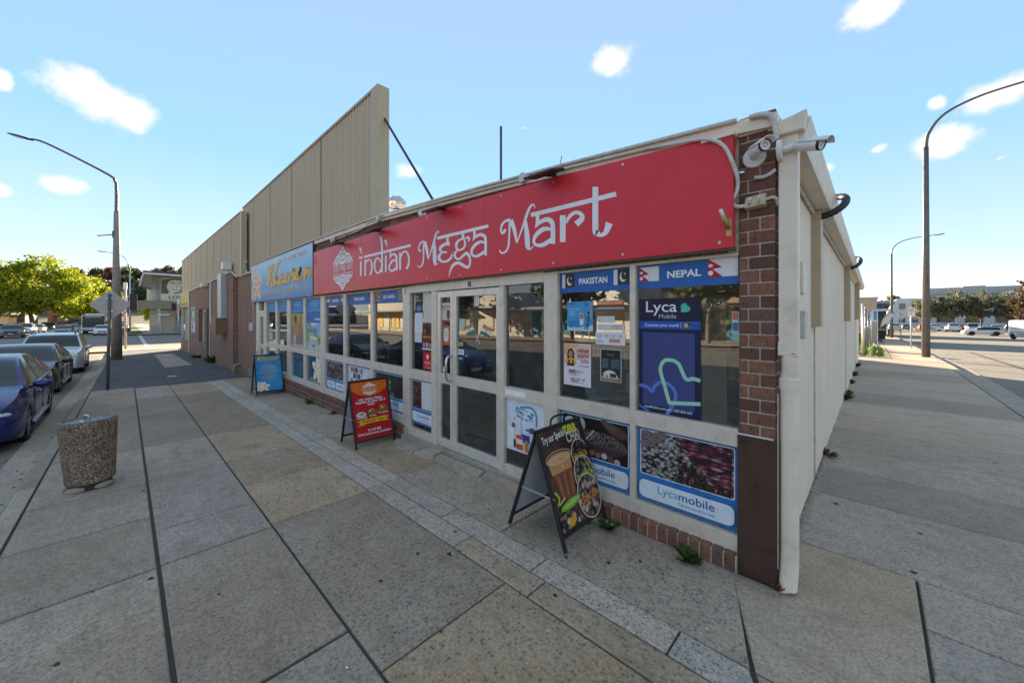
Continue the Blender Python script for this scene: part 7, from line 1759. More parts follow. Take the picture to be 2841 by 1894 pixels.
rl = NT('red_signal_lamp'); rl.col((.6,.02,.01)); rl.b.inputs['Emission Color'].default_value = (1,.06,.03,1); rl.b.inputs['Emission Strength'].default_value = 2.5
M_REDLAMP = rl.m
t1 = thing('traffic_signal','traffic signal at the near corner with its lamps facing away','traffic signal',(-43.3,-3.07,gz(-43)))
mb = MB(); mb.tube([(-43.3,-3.07,gz(-43)-.1),(-43.3,-3.09,4.4)],.075,10); mb.obj('post', paint('cream_post', (.45,.42,.36), .5), t1, True)
mb = MB(); mb.lathe([(0,4.0),(.12,4.0),(.12,4.55),(0,4.6)],12,(-43.3,-3.09,0)); mb.obj('finial', M_WHITE, t1)
signal_head(t1,-43.2,-3.62,2.75,-1); signal_head(t1,-43.25,-2.62,2.4,-1,4)
mb = MB(); mb.box(-43.4,-43.2,-3.25,-2.95,3.0,3.35); mb.obj('controller', M_WHITE, t1)
mb = MB(); mb.box(-43.45,-43.2,-2.98,-2.80,.55,.85); mb.obj('push_button', M_BLACK, t1)
ns = thing('no_cycling_sign','round white no cycling sign with a red ring','sign',(-43.1,-3.2,2.0))
P = Print(Fr((-43.1,-3.62,1.95),(0,1,0),(0,0,1)),.66,.66,sheet=False)
P.ell(.33,.33,.33,.33,'e2ddd4',28); P.up(); P.ring(.33,.33,.33,.33,.055,'b23c28',28); P.ring(.22,.28,.09,.09,.018,'2c2a28',16); P.ring(.45,.28,.09,.09,.018,'2c2a28',16); P.stroke([(.22,.28),(.30,.40),(.42,.40),(.45,.28)],.018,'2c2a28'); P.up(); P.stroke([(.13,.53),(.53,.13)],.045,'b23c28')
P.part('sign_face', ns)
t2 = thing('traffic_signal','traffic signal with a red pedestrian lamp across the crossing','traffic signal',(-71.5,2.2,gz(-71)))
mb = MB(); mb.tube([(-71.5,2.2,gz(-71)-.1),(-71.5,2.2,3.9)],.07,10); mb.obj('post', M_STEEL, t2, True)
mb = MB(); mb.lathe([(0,3.6),(.13,3.6),(.13,4.1),(0,4.15)],12,(-71.5,2.2,0)); mb.obj('finial', M_WHITE, t2)
signal_head(t2,-71.4,1.72,2.7,1,3,None,.34); signal_head(t2,-71.35,2.62,2.0,1,2,1,.34)
nm = thing('street_name_sign','green and white street name blades on a slim post','street sign',(-76.2,.37,gz(-76)))
mb = MB(); mb.tube([(-76.2,.37,gz(-76)-.1),(-76.2,.37,2.9)],.05,8); mb.obj('post', M_STEEL, nm, True)
for z, c, s_ in ((2.35,'1f7a5a',''),(1.95,'d8dad4','CRAWFORD ST')):
    P = Print(Fr((-76.12,.35,z),(0,1,0),(0,0,1)),1.2,.24,c,.02); (P.text(s_,.6,.07,.16,'2c5a48','C',fit=1.0) if s_ else [P.rect(.12+.16*k,.07,.23+.16*k,.17,'bcd8cc') for k in range(6)]); P.part('name_blade', nm)
# side street signs
for y, lab in ((33.5,'small parking sign on a pole nearest the side street light'),(47.0,'small parking sign on a pole farther up the side street')):
    ps = thing('parking_sign', lab, 'sign', (2.45,y,gz(1,y)), group='parking signs in the side street')
    g0 = gz(1,y)
    mb = MB(); mb.tube([(2.45,y,g0-.05),(2.45,y,g0+2.7)],.035,8); mb.obj('post', M_STEEL, ps, True)
    P = Print(Fr((2.30,y-.05,g0+2.1),XU,ZU),.34,.55,'d6cfc8',.01); P.rect(.05,.3,.29,.5,'b8a8a0'); P.text('P',.17,.08,.2,'b04a3c','C'); P.part('sign_plate', ps)
# ---------------------------------------------------------------- vehicles
def interp(tab, x):
    if x <= tab[0][0]: return tab[0][1]
    for (a, p), (b, q) in zip(tab, tab[1:]):
        if x <= b:
            t = (x-a)/(b-a) if b > a else 0
            return p+(q-p)*t
    return tab[-1][1]
def smooth_tab(tab, n=6):
    return [(p.x, p.y) for p in spline([(a, b, 0) for a, b in tab], n)]
def m_car(name, c, metal=.35, rough=.28):
    if name in MATS: return MATS[name]
    t = NT(name); t.col(c); t.set(Metallic=metal, Roughness=rough)
    t.b.inputs['Coat Weight'].default_value = .55
    v = t.wpos(); d = t.ramp(t.noise(v, 5, 5, .6).outputs['Fac'], [(.4,.02),(.8,.14)])
    t.l(d, t.b.inputs['Coat Roughness'])
    MATS[name] = t.m
    return t.m
M_TYRE = paint('tyre_rubber', (.018,.018,.018), .85, dirt=.2)
M_RIM = paint('alloy_rim', (.48,.48,.49), .3, metal=.85, dirt=.1)
M_LAMP = paint('head_lamp', (.62,.60,.55), .12, dirt=.05, coat=1.0)
M_TAIL = paint('tail_lamp', (.34,.012,.012), .2, coat=1.0)
M_PLATE = paint('number_plate', (.62,.60,.54), .5)
M_CARGL = paint('car_glass', (.028,.042,.046), .06, dirt=.05, spec=.45)
SPECS = {
 'sedan': dict(L=4.85,W=1.86,top=[(-2.42,.55),(-2.40,.88),(-2.28,1.03),(-1.75,1.08),(-.98,1.38),(-.35,1.455),(.15,1.45),(.55,1.36),(1.28,.985),(1.6,.955),(2.15,.82),(2.36,.70),(2.42,.50)],belt=[(-2.4,.88),(-1.2,.93),(.9,.87),(1.6,.80),(2.4,.62)],wheels=(-1.42,1.40),R=.325,ws=(.50,1.27),rg=(-1.72,-.92),side=(-1.45,1.0),B=(-.12,),zb=.20,roof=1.455),
 'suv': dict(L=4.90,W=1.93,top=[(-2.44,.60),(-2.42,1.05),(-2.30,1.45),(-2.12,1.66),(-1.6,1.71),(-.4,1.74),(.2,1.71),(.62,1.58),(1.22,1.15),(1.6,1.10),(2.15,1.00),(2.38,.86),(2.45,.55)],belt=[(-2.4,1.08),(-1.2,1.08),(.9,1.02),(1.6,.96),(2.4,.78)],wheels=(-1.42,1.43),R=.37,ws=(.48,1.22),rg=(-2.36,-2.12),side=(-2.0,.95),B=(-.95,.0),zb=.26,roof=1.73),
 'hatch': dict(L=4.4,W=1.80,top=[(-2.2,.55),(-2.18,.95),(-2.02,1.15),(-1.62,1.40),(-1.0,1.48),(-.2,1.49),(.3,1.42),(1.10,1.0),(1.4,.97),(1.95,.85),(2.14,.72),(2.2,.5)],belt=[(-2.2,.95),(-1.2,.95),(.9,.88),(1.4,.84),(2.2,.65)],wheels=(-1.32,1.30),R=.32,ws=(.35,1.09),rg=(-2.05,-1.6),side=(-1.7,.85),B=(-.3,),zb=.2,roof=1.49),
 'van': dict(L=5.6,W=2.02,top=[(-2.8,.6),(-2.79,2.2),(-2.7,2.45),(-1.5,2.5),(.9,2.5),(1.35,2.38),(2.05,1.35),(2.3,1.22),(2.68,1.02),(2.78,.8),(2.8,.5)],belt=[(-2.8,1.25),(.9,1.25),(1.9,1.15),(2.8,.8)],wheels=(-1.75,1.85),R=.36,ws=(1.30,2.08),rg=(-9,-9),side=(.9,1.75),B=(),zb=.28,roof=2.5),
 'ute': dict(L=5.3,W=1.90,top=[(-2.65,.6),(-2.64,1.02),(-1.0,1.04),(-.92,1.06),(-.80,1.60),(-.55,1.76),(.3,1.77),(.75,1.66),(1.40,1.18),(1.7,1.13),(2.3,1.05),(2.56,.9),(2.65,.6)],belt=[(-2.6,1.04),(-.9,1.06),(.9,1.06),(1.7,1.02),(2.6,.85)],wheels=(-1.65,1.62),R=.38,ws=(.62,1.38),rg=(-.95,-.72),side=(-.72,1.05),B=(.15,),zb=.33,roof=1.77),
}
def make_car(label, kind, color, loc, yaw, step=.07, group=None, details=True, rails=False, name='parked_car', cat='car', lamps_on=False, clear=False):
    S = SPECS[kind]
    t = thing(name, label, cat, loc, yaw, group)
    WL[t.name] = Vector((0,0,0))
    pm = color if not isinstance(color, tuple) else m_car('car_paint_%02x%02x%02x' % tuple(int(255*x) for x in color), color)
    top = smooth_tab(S['top'], 4); belt = smooth_tab(S['belt'], 4)
    hl = S['L']/2
    xs = [-hl+.0015]
    while xs[-1]+step < hl-.02: xs.append(xs[-1]+step)
    xs += [hl-.0015]
    for wx in S['wheels']:
        xs += [wx+(S['R']+.045)*math.cos(a) for a in [PI*k/10 for k in range(11)]]
    for e in (S['ws'], S['rg'], S['side']): xs += [v for v in e if -hl < v < hl]
    for b_ in S['B']: xs += [b_-.05, b_+.05]
    xs = sorted(set(round(x, 3) for x in xs))
    ded = [xs[0]]
    for x in xs[1:]:
        if x-ded[-1] > .012: ded.append(x)
    xs = ded
    rings = []
    for x in xs:
        e = max(0.0, (abs(x)-hl+.55)/.55)
        w = S['W']/2*(1-.16*e*e-.05*(e**6))
        zt = interp(top, x); zb = min(interp(belt, x), zt-.015)
        lo = S['zb']+.05*e
        for wx in S['wheels']:
            rr = S['R']+.05
            if abs(x-wx) < rr: lo = max(lo, S['R']+math.sqrt(rr*rr-(x-wx)**2)-.01)
        lo = min(lo, zb-.12)
        g = max(0.0, min(1.0, (zt-zb-.05)/(S['roof']-zb-.05)))
        wt = w*(.93-.20*g) if kind not in ('van',) else w*(.97-.07*g)
        bot = S['zb']+.03
        ring = [(0,min(bot,lo)),(w*.80,min(bot+.0,lo) if lo < bot+.1 else lo),(w*.965,lo),(w*1.0,lo+(zb-lo)*.42),(w*.995,lo+(zb-lo)*.72),(w*.955,zb)]
        if zt-zb > .06:
            ring += [(w*.925,zb+.025),(wt,zt-.055*max(.35,g)),(wt*.93,zt-.018),(wt*.5,zt-.002),(0,zt)]
        else:
            ring += [(w*.90,zb+(zt-zb)*.35),(w*.72,zb+(zt-zb)*.75),(w*.60,zb+(zt-zb)*.88),(w*.35,zb+(zt-zb)*.97),(0,zt)]
        rings.append(ring)
    mb = MB()
    nr = len(rings[0])
    idx = []
    for x, ring in zip(xs, rings):
        row = []
        full = [(x, y, z) for y, z in ring]+[(x, -y, z) for y, z in ring[-2:0:-1]]
        for p in full:
            row.append(len(mb.v)); mb.v.append(p)
        idx.append(row)
    n = len(idx[0])
    ins = lambda x, r: r[0]-.001 <= x <= r[1]+.001
    for i in range(len(xs)-1):
        xm = (xs[i]+xs[i+1])/2
        for k in range(n):
            k2 = (k+1) % n
            s_ = k if k < nr-1 else n-1-k
            m = 0
            if s_ <= 1: m = 2
            gh = interp(top, xm)-interp(belt, xm) > .10
            if s_ in (8, 9) and (ins(xm, S['ws']) or ins(xm, S['rg'])): m = 1
            if s_ == 6 and ins(xm, S['side']) and gh: m = 1 if not any(abs(xm-b_) < .05 for b_ in S['B']) else 2
            mb.f.append((idx[i][k], idx[i+1][k], idx[i+1][k2], idx[i][k2])); mb.m.append(m)
    mb.f.append(tuple(idx[0])); mb.m.append(0); mb.f.append(tuple(reversed(idx[-1]))); mb.m.append(0)
    body = mb.obj('body', [pm, M_CARGL, M_BLKPL], t, 'angle')
    body.data.set_sharp_from_angle(angle=math.radians(48))
    # wheels
    for wx in S['wheels']:
        for s_ in (1, -1):
            yw = s_*(S['W']/2-.115)
            q = MB(); Rr = S['R']
            q.lathe([(Rr*.66,-.10),(Rr*.93,-.105),(Rr,-.075),(Rr,.075),(Rr*.93,.105),(Rr*.66,.10)],24,(wx,yw,Rr),'Y'); wo = q.obj('wheel', M_TYRE, t, 'angle')
            q = MB(); q.lathe([(Rr*.66,s_*.095),(Rr*.60,s_*.08),(Rr*.58,s_*.03),(0,s_*.03)],20,(wx,yw,Rr),'Y',1)
            if details:
                for k in range(5):
                    a = 2*PI*k/5+.3; c_ = Vector((wx+math.cos(a)*Rr*.33,yw+s_*.085,Rr+math.sin(a)*Rr*.33))
                    q.obox(c_,(Rr*.62,.03,Rr*.16),Matrix.Rotation(-a,3,'Y'),0)
                q.lathe([(0,s_*.105),(Rr*.16,s_*.10),(Rr*.16,s_*.05)],12,(wx,yw,Rr),'Y',0); q.lathe([(Rr*.60,s_*.10),(Rr*.67,s_*.098)],20,(wx,yw,Rr),'Y',0)
            rim = q.obj('rim', [M_RIM, M_BLKPL], wo)
    W2 = S['W']/2; zf = interp(belt, hl-.2); hx = hl-.12
    for s_ in (1, -1):
        q = MB(); q.ell((hx-.10,s_*W2*.69,zf-.03),(.20,.20,.068),12,8,0,Matrix.Rotation(-s_*.5,3,'Z')); q.obj('headlight', M_LAMP, t, True)
        q = MB(); q.ell((-hl+.10,s_*W2*.74,interp(belt,-hl+.2)-.08),(.13,.15,.085),12,8,0,Matrix.Rotation(s_*.4,3,'Z')); q.obj('tail_light', M_TAIL, t, True)
        mx = S['ws'][1]-.22; mz = interp(belt, mx)+.09
        q = MB(); q.ell((mx,s_*(W2+.10),mz),(.075,.125,.075),12,8); q.tube([(mx,s_*(W2-.06),mz-.05),(mx,s_*(W2+.04),mz-.02)],.025,8); q.obj('wing_mirror', pm, t, True)
        if details:
            for xd in ((.35,-.62) if kind != 'ute' else (.45,-.35)):
                q = MB(); q.box(xd-.09,xd+.09,s_*(W2-.004),s_*(W2+.018),interp(belt,xd)-.17,interp(belt,xd)-.14); q.obj('door_handle', pm, t, bevel=.008)
            q = MB(); zz = interp(belt, 0)
            q.box(S['side'][0]+.1,S['side'][1]-.2,s_*(W2*.955),s_*(W2*.965),zz+.0,zz+.02); q.obj('window_trim', M_CHROME, t)
            for xd in ((.92,-.12,-1.08) if kind != 'ute' else (1.0,.15,-.75)):
                q = MB(); q.box(xd-.004,xd+.004,s_*(W2*.985),s_*(W2*1.003),S['zb']+.16,zz-.04); q.obj('door_gap', M_BLACK, t)
            q = MB(); q.box(S['wheels'][0]+S['R']+.1,S['wheels'][1]-S['R']-.1,s_*(W2-.03),s_*(W2+.005),S['zb']+.0,S['zb']+.06); q.obj('side_skirt', M_BLKPL if kind in ('suv','ute') else pm, t, bevel=.01)
    q = MB(); q.box(hl-.10,hl+.012,-W2*.46,W2*.46,zf-.26,zf-.06); q.obj('grille', M_BLKPL, t, bevel=.02)
    q = MB(); q.box(hl-.10,hl+.004,-W2*.70,W2*.70,S['zb']+.03,S['zb']+.16); q.obj('lower_intake', M_BLKPL, t, bevel=.02)
    q = MB(); q.box(hl+.012,hl+.024,-.20,.20,zf-.30,zf-.20); q.obj('number_plate', M_PLATE, t)
    q = MB(); q.box(-hl-.012,-hl+.02,-.20,.20,interp(belt,-hl)-.28,interp(belt,-hl)-.17); q.obj('number_plate', M_PLATE, t)
    q = MB(); q.box(-hl-.004,-hl+.1,-W2*.8,W2*.8,S['zb']+.04,S['zb']+.16); q.obj('rear_bumper', M_BLKPL, t, bevel=.02)
    if kind == 'ute':
        q = MB(); q.box(-2.55,-1.02,-.78,.78,1.005,1.055); q.obj('tray_cover', M_BLKPL, t)
    if rails:
        for s_ in (1, -1):
            q = MB(); q.tube(spline([(-1.7,s_*.62,1.70),(-1.6,s_*.62,1.78),(-.6,s_*.62,1.81),(.25,s_*.62,1.77),(.4,s_*.62,1.70)],5),.022,8); q.obj('roof_rail', M_BLACK, t, True)
    if details:
        q = MB(); q.tube([(1.02,-.55,interp(top,1.02)+.02),(.95,.05,interp(top,.98)+.03)],.012,6); q.obj('wiper', M_BLACK, t)
    return t
def copy_car(src, label, loc, yaw, color=None, name=None):
    c = copy_tree(src)
    c.location = loc; c.rotation_euler = (0,0,yaw); c['label'] = label
    if color is not None:
        pm = m_car('car_paint_%02x%02x%02x' % tuple(int(255*x) for x in color), color)
        for ch in c.children:
            if ch.name.split('.')[0] in ('body','wing_mirror','door_handle','side_skirt'):
                if ch.name.split('.')[0] != 'side_skirt' or True:
                    ch.data = ch.data.copy()
                    for i, m_ in enumerate(ch.data.materials):
                        if m_ and m_.name.startswith('car_paint'): ch.data.materials[i] = pm
    return c
PK = 'cars parked along the front kerb'
def road_z(x, y): return gz(x, y)-.13
# parked at the kerb, noses towards the corner
make_car('metallic dark blue sedan parked nearest at the kerb','sedan',(.008,.022,.14),(-11.35,-5.13,road_z(-11.35,-5)),math.radians(.5),.05,PK)
make_car('dark grey sedan parked behind the blue sedan','sedan',(.022,.022,.022),(-18.65,-5.33,road_z(-18.6,-5)),math.radians(-.5),.05,PK)
make_car('white sport utility car with black roof rails parked third at the kerb','suv',(.62,.64,.66),(-26.1,-5.28,road_z(-26,-5)),math.radians(.4),.055,PK,rails=True)
# traffic beyond the crossing
TR = 'traffic waiting beyond the crossing'
w1 = make_car('white hatchback waiting at the stop line behind the warning sign','hatch',(.62,.63,.64),(-82.0,-5.5,road_z(-80,-5)),0,.14,TR,False,name='waiting_car')
s_ = make_car('dark grey sport utility car driving towards the crossing','suv',(.06,.062,.068),(-79.5,-13.3,road_z(-79,-13)),math.radians(4),.14,TR,False,name='moving_car')
u_ = make_car('white utility truck in the outer lane under the trees','ute',(.60,.61,.62),(-91.0,-13.6,road_z(-90,-13)),0,.14,TR,False,name='waiting_car')
copy_car(s_,'dark sport utility car far back under the trees',(-108.0,-13.0,road_z(-99,-13)),0,(.03,.032,.04))
copy_car(w1,'silver hatchback second in the middle lane',(-92.5,-9.2,road_z(-90,-9)),0,(.34,.36,.38))
copy_car(w1,'bluish grey hatchback first in the middle lane',(-83.5,-9.3,road_z(-90,-9)),0,(.10,.13,.16))
copy_car(s_,'brown sport utility car third in the middle lane',(-101.0,-9.0,road_z(-90,-9)),0,(.12,.05,.03))
copy_car(w1,'pale hatchback behind the white utility truck',(-99.5,-13.4,road_z(-90,-13)),0,(.5,.52,.54))
copy_car(w1,'small white car half hidden behind the signal post',(-97.0,-3.6,road_z(-90,-3)),0,(.58,.58,.56))
copy_car(s_,'white wagon at the back of the inner lane',(-118.0,-4.0,road_z(-90,-3)),0,(.5,.52,.54))
copy_car(w1,'cream car leaving on the far side of the street',(-80.5,-20.4,road_z(-80,-18)),PI,(.52,.46,.38))
copy_car(w1,'black car with red tail lights on the far side',(-93.0,-19.2,road_z(-80,-18)),PI,(.02,.02,.022))
copy_car(s_,'white wagon with bright tail lights on the far side',(-99.0,-19.0,road_z(-80,-18)),PI,(.55,.55,.53))
copy_car(w1,'grey car parked under the far trees',(-108.0,-17.6,road_z(-80,-18)),PI,(.2,.2,.2))
# school bus
bu = thing('school_bus','white school bus with a wide dark windscreen in the queue','bus',(-87.0,-6.6,road_z(-80,-7)))
WL[bu.name] = Vector((0,0,0))
q = MB(); q.box(-11,0,-1.25,1.25,.35,2.95); q.obj('body', m_car('bus_white', (.62,.64,.66), 0, .3), bu, bevel=.12)
q = MB(); q.box(-.06,.03,-1.16,1.16,1.05,2.86); q.obj('windscreen', M_CARGL, bu, bevel=.06)
q = MB(); q.box(.03,.045,-.02,.02,1.1,2.5); q.obj('divider', M_BLACK, bu)
q = MB(); q.box(-9,-.6,-.9,.9,2.95,3.2); q.obj('roof_unit', m_car('bus_white', (.62,.64,.66)), bu, bevel=.08)
for sy in (1, -1):
    q = MB(); q.box(-10.6,-.4,sy*1.245,sy*1.262,1.35,2.5); q.obj('side_window', M_CARGL, bu)
    q = MB(); q.ell((.0,sy*.98,.75),(.08,.16,.10),10,6); q.obj('headlight', M_LAMP, bu, True)
    for wx in (-2.2,-8.2):
        q = MB(); q.lathe([(.0,-.14),(.45,-.14),(.5,-.1),(.5,.1),(.45,.14),(0,.14)],20,(wx,sy*1.08,.5),'Y'); q.obj('wheel', M_TYRE, bu)
    q = MB(); q.tube([(.0,sy*1.2,2.4),(.25,sy*1.42,2.35),(.25,sy*1.42,1.9)],.03,6); q.box(.2,.3,sy*1.32,sy*1.5,1.6,2.1); q.obj('mirror', M_BLACK, bu)
P = Print(Fr((.046,-1.0,2.50),(0,1,0),(0,0,1)),2.0,.32,'0c0d0e',.01); P.text('SCHOOL BUS S257',1.0,.08,.24,'f2efe6','C',fit=1.75,bold=.03); P.part('destination_sign', bu)
q = MB(); q.box(-.02,.02,-1.1,1.1,.4,.62); q.obj('bumper', M_BLKPL, bu)
# side street
RS_ = 'cars in the side street and car park'
vn = make_car('white delivery van standing at the side street kerb','van',(.62,.60,.57),(15.3,77.0,road_z(10,77)),math.radians(-70),.12,RS_,False,name='delivery_van',cat='van')
q = MB()
P = Print(Fr((.2,1.016,1.55),(-1,0,0),(0,0,1)),.8,.35,sheet=False); P.rect(.1,.1,.6,.16,'4a9cc0'); P.rect(.1,.2,.45,.26,'4a9cc0'); P.part('van_lettering', vn)
uu = copy_car(u_,'silver utility truck in front of the white van',(15.0,66.0,road_z(10,66)),math.radians(-72),(.42,.41,.39)); uu.name = 'parked_ute'
uu['group'] = RS_
h2 = copy_car(w1,'white sedan seen from the side pulling out of the car park',(13.6,96.5,road_z(10,96)),math.radians(188),(.60,.61,.62)); h2['group'] = RS_
far = [(w1,-0.5,104,(.55,.53,.5),'white hatchback parked behind the black wheelie bin',95),(s_,3.8,112,(.45,.42,.38),'silver wagon parked behind the second street light',88),(w1,6.0,122,(.10,.11,.13),'dark hatchback between the wagon and the orange car',90),
 (w1,8.3,118,(.42,.09,.035),'orange hatchback parked left of the big street light',92),(w1,10.3,123,(.5,.52,.54),'pale hatchback just left of the big pole',90),(s_,12.4,117,(.58,.59,.6),'white wagon parked just right of the big pole',90),
 (w1,13.9,124,(.35,.06,.04),'red car glimpsed between two white wagons',88),(u_,15.4,120,(.58,.58,.57),'white utility parked left of the pale blue car',90),(w1,18.6,121,(.42,.5,.56),'pale blue hatchback in the car park row',86),(s_,21.0,126,(.06,.07,.08),'black wagon behind the side on white sedan',90),(s_,24.5,127,(.5,.53,.56),'silver wagon behind the white van roof',92),(w1,10.5,132,(.5,.52,.54),'white hatchback in the rear car park row',90)]
for src, x, y, c, lab, a in far:
    o = copy_car(src, lab, (x,y,road_z(x,y)), math.radians(a), c); o['group'] = RS_; o.name = 'parked_car'
# ---------------------------------------------------------------- trees and plants
import numpy as np
def m_leaf(name, stops, trans=.45, rough=.6):
    t = NT(name)
    g = t.n('ShaderNodeNewGeometry')
    oi = t.n('ShaderNodeObjectInfo')
    f = t.math('FRACT', t.math('ADD', g.outputs['Random Per Island'], t.math('MULTIPLY', oi.outputs['Random'], .35)))
    c = t.ramp(f, stops)
    out = t.t.nodes['Material Output']
    tl = t.n('ShaderNodeBsdfTranslucent')
    t.l(c, tl.inputs['Color'])
    t.col(c); t.set(Roughness=rough)
    t.b.inputs['Specular IOR Level'].default_value = .25
    mx = t.n('ShaderNodeMixShader'); mx.inputs[0].default_value = trans
    t.l(t.b.outputs[0], mx.inputs[1]); t.l(tl.outputs[0], mx.inputs[2]); t.l(mx.outputs[0], out.inputs[0])
    return t.m
LF_PLANE = m_leaf('plane_leaf', [(0.0,(.13,.19,.014)),(.5,(.22,.30,.016)),(.8,(.34,.36,.018)),(1.0,(.38,.30,.02))],.5)
LF_OLIVE = m_leaf('olive_leaf', [(0.0,(.06,.075,.036)),(.6,(.10,.115,.05)),(1.0,(.15,.145,.06))],.3)
LF_RUST = m_leaf('rust_leaf', [(0.0,(.14,.06,.035)),(.6,(.24,.10,.05)),(1.0,(.30,.16,.07))],.35)
LF_GOLD = m_leaf('gold_leaf', [(0.0,(.15,.125,.035)),(.6,(.26,.19,.05)),(1.0,(.34,.22,.055))],.4)
LF_PLUM = m_leaf('plum_leaf', [(0.0,(.05,.034,.027)),(.6,(.10,.058,.038)),(.85,(.15,.09,.045)),(1.0,(.17,.15,.035))],.3)
LF_BLUE = m_leaf('grey_green_leaf', [(0.0,(.09,.12,.08)),(.6,(.14,.16,.09)),(1.0,(.22,.19,.07))],.35)
LF_WEED = m_leaf('weed_leaf', [(0.0,(.035,.075,.015)),(.6,(.06,.12,.02)),(1.0,(.11,.15,.03))],.35)
M_BARK = paint('bark', (.16,.11,.075), .9, dirt=.25, scale=6, bump=.6)
def leaves_mesh(name, blobs, n, size, mat, seed, clumps=26, spread=.30):
    rg = np.random.default_rng(seed)
    w = np.array([b[6] if len(b) > 6 else b[3]*b[4]*b[5] for b in blobs], float); w /= w.sum()
    P = []
    for b, ww in zip(blobs, w):
        k = max(8, int(n*ww))
        d = rg.normal(size=(clumps,3)); d /= np.linalg.norm(d,axis=1)[:,None]
        rad = rg.uniform(.45,1.0,(clumps,1))**.6
        cc = d*rad
        pick = rg.integers(0,clumps,k)
        q = cc[pick]+rg.normal(size=(k,3))*spread*.5*rg.uniform(.4,1.15,(clumps,1))[pick]
        P.append(np.array(b[:3])+q*np.array(b[3:6]))
    P = np.concatenate(P); m = len(P)
    a = rg.normal(size=(m,3)); a /= np.linalg.norm(a,axis=1)[:,None]
    h = rg.normal(size=(m,3)); h -= a*(a*h).sum(1)[:,None]; h /= np.linalg.norm(h,axis=1)[:,None]
    s = size*rg.uniform(.6,1.3,(m,1))
    V = np.stack([P-a*s, P+h*s*.62+a*s*.1, P+a*s, P-h*s*.62+a*s*.1],1).reshape(-1,3)
    me = bpy.data.meshes.new(name)
    me.vertices.add(4*m); me.loops.add(4*m); me.polygons.add(m)
    me.vertices.foreach_set('co', V.ravel())
    me.loops.foreach_set('vertex_index', np.arange(4*m,dtype=np.int32))
    me.polygons.foreach_set('loop_start', np.arange(0,4*m,4,dtype=np.int32))
    me.polygons.foreach_set('loop_total', np.full(m,4,dtype=np.int32))
    me.materials.append(mat)
    me.update(calc_edges=True)
    return me
def trunk_mesh(h, r, limbs, seed, lean=(0,0), split=.45):
    rr = random.Random(seed); mb = MB()
    pts = spline([(0,0,-.2),(lean[0]*.3,lean[1]*.3,h*.25),(lean[0]*.7,lean[1]*.7,h*split),(lean[0],lean[1],h*.75)],5)
    mb.tube(pts,[r*(1.25 if i == 0 else 1-.65*i/len(pts)) for i in range(len(pts))],9)
    for k in range(limbs):
        a = 2*PI*k/limbs+rr.uniform(-.4,.4); z0 = h*rr.uniform(split*.75,split*1.1)
        L = h*rr.uniform(.30,.48)
        b = Vector((lean[0]*.6,lean[1]*.6,z0)); e = b+Vector((math.cos(a)*L*.8,math.sin(a)*L*.8,L*.65))
        mb.tube(spline([b,b.lerp(e,.5)+Vector((0,0,-.04*L)),e],4),[r*.5*(1-.8*i/8) for i in range(9)],7)
    return mb.mesh('trunk', M_BARK, smooth=True)
TMESH = {}
def tree(name, label, loc, key, build, group=None, scale=1.0, rot=0.0, leafmat=None):
    t = thing(name, label, 'tree', loc, rot, group)
    t.scale = (scale,)*3 if not isinstance(scale, tuple) else scale
    if key not in TMESH: TMESH[key] = build()
    tr, cr = TMESH[key]
    for nm, me in (('trunk', tr), ('crown', cr)):
        o = bpy.data.objects.new(nm, me); link(o, t)
    return t
def big_plane():
    bl = [(0,0,7.6,5.2,6.0,4.2),(0,-4.2,6.4,3.8,3.4,3.2),(0.5,4.6,5.9,4.0,3.6,3.0),(0,1.0,10.6,3.4,3.6,2.4),(1.5,-1,5.2,4.5,5.5,2.4),(-1,3.2,8.6,3.2,3.2,2.6),(1,-3.2,9.4,3.0,2.8,2.3)]
    return trunk_mesh(8,.36,6,3,(.2,-.6)), leaves_mesh('crown',bl,19000,.22,LF_PLANE,5,38,.34)
def wide_plane():
    bl = [(0,0,6.2,4.2,4.8,3.4),(0,3.0,4.8,3.6,2.8,2.4),(0,-3.0,5.4,3.4,3.0,2.8),(.3,.5,8.8,2.8,2.8,1.9),(.6,1.4,3.6,3.2,3.2,1.6)]
    return trunk_mesh(6.5,.28,5,8,(.0,.5)), leaves_mesh('crown',bl,13000,.21,LF_PLANE,9,34,.34)
TG = 'plane trees along the street beyond the crossing'
G0 = gz(-50)-.13
tree('plane_tree','largest yellow green plane tree over the waiting cars',(-113,-15.2,G0),'big',big_plane,TG,1.10)
tree('plane_tree','yellow green plane tree at the right end of the row beside the sign',(-121,-9.0,G0),'wide',wide_plane,TG,1.05)
tree('plane_tree','yellow green plane tree cut by the left edge of the view',(-112,-22.5,G0),'big',big_plane,TG,.93,2.2)
tree('plane_tree','plane tree farther back, low behind the bus',(-138,-9.5,G0),'wide',wide_plane,TG,.95,1.1)
tree('plane_tree','dark low tree under the awning beside the far path',(-128,3.8,G0),'wide',wide_plane,TG,.80,2.9)
def round_tree(mat, n, size, seed, sq=1.0):
    def f():
        bl = [(0,0,5.4,2.6,2.6,2.6*sq),(1.4,.3,4.4,1.9,1.8,1.7),(-1.4,-.4,4.6,1.8,1.9,1.8),(.2,1.3,4.6,1.8,1.7,1.7),(0,-1.3,4.3,1.8,1.8,1.7),(.3,.2,7.3,1.6,1.6,1.3*sq)]
        return trunk_mesh(5.5,.18,5,seed), leaves_mesh('crown',bl,n,size,mat,seed,22,.34)
    return f
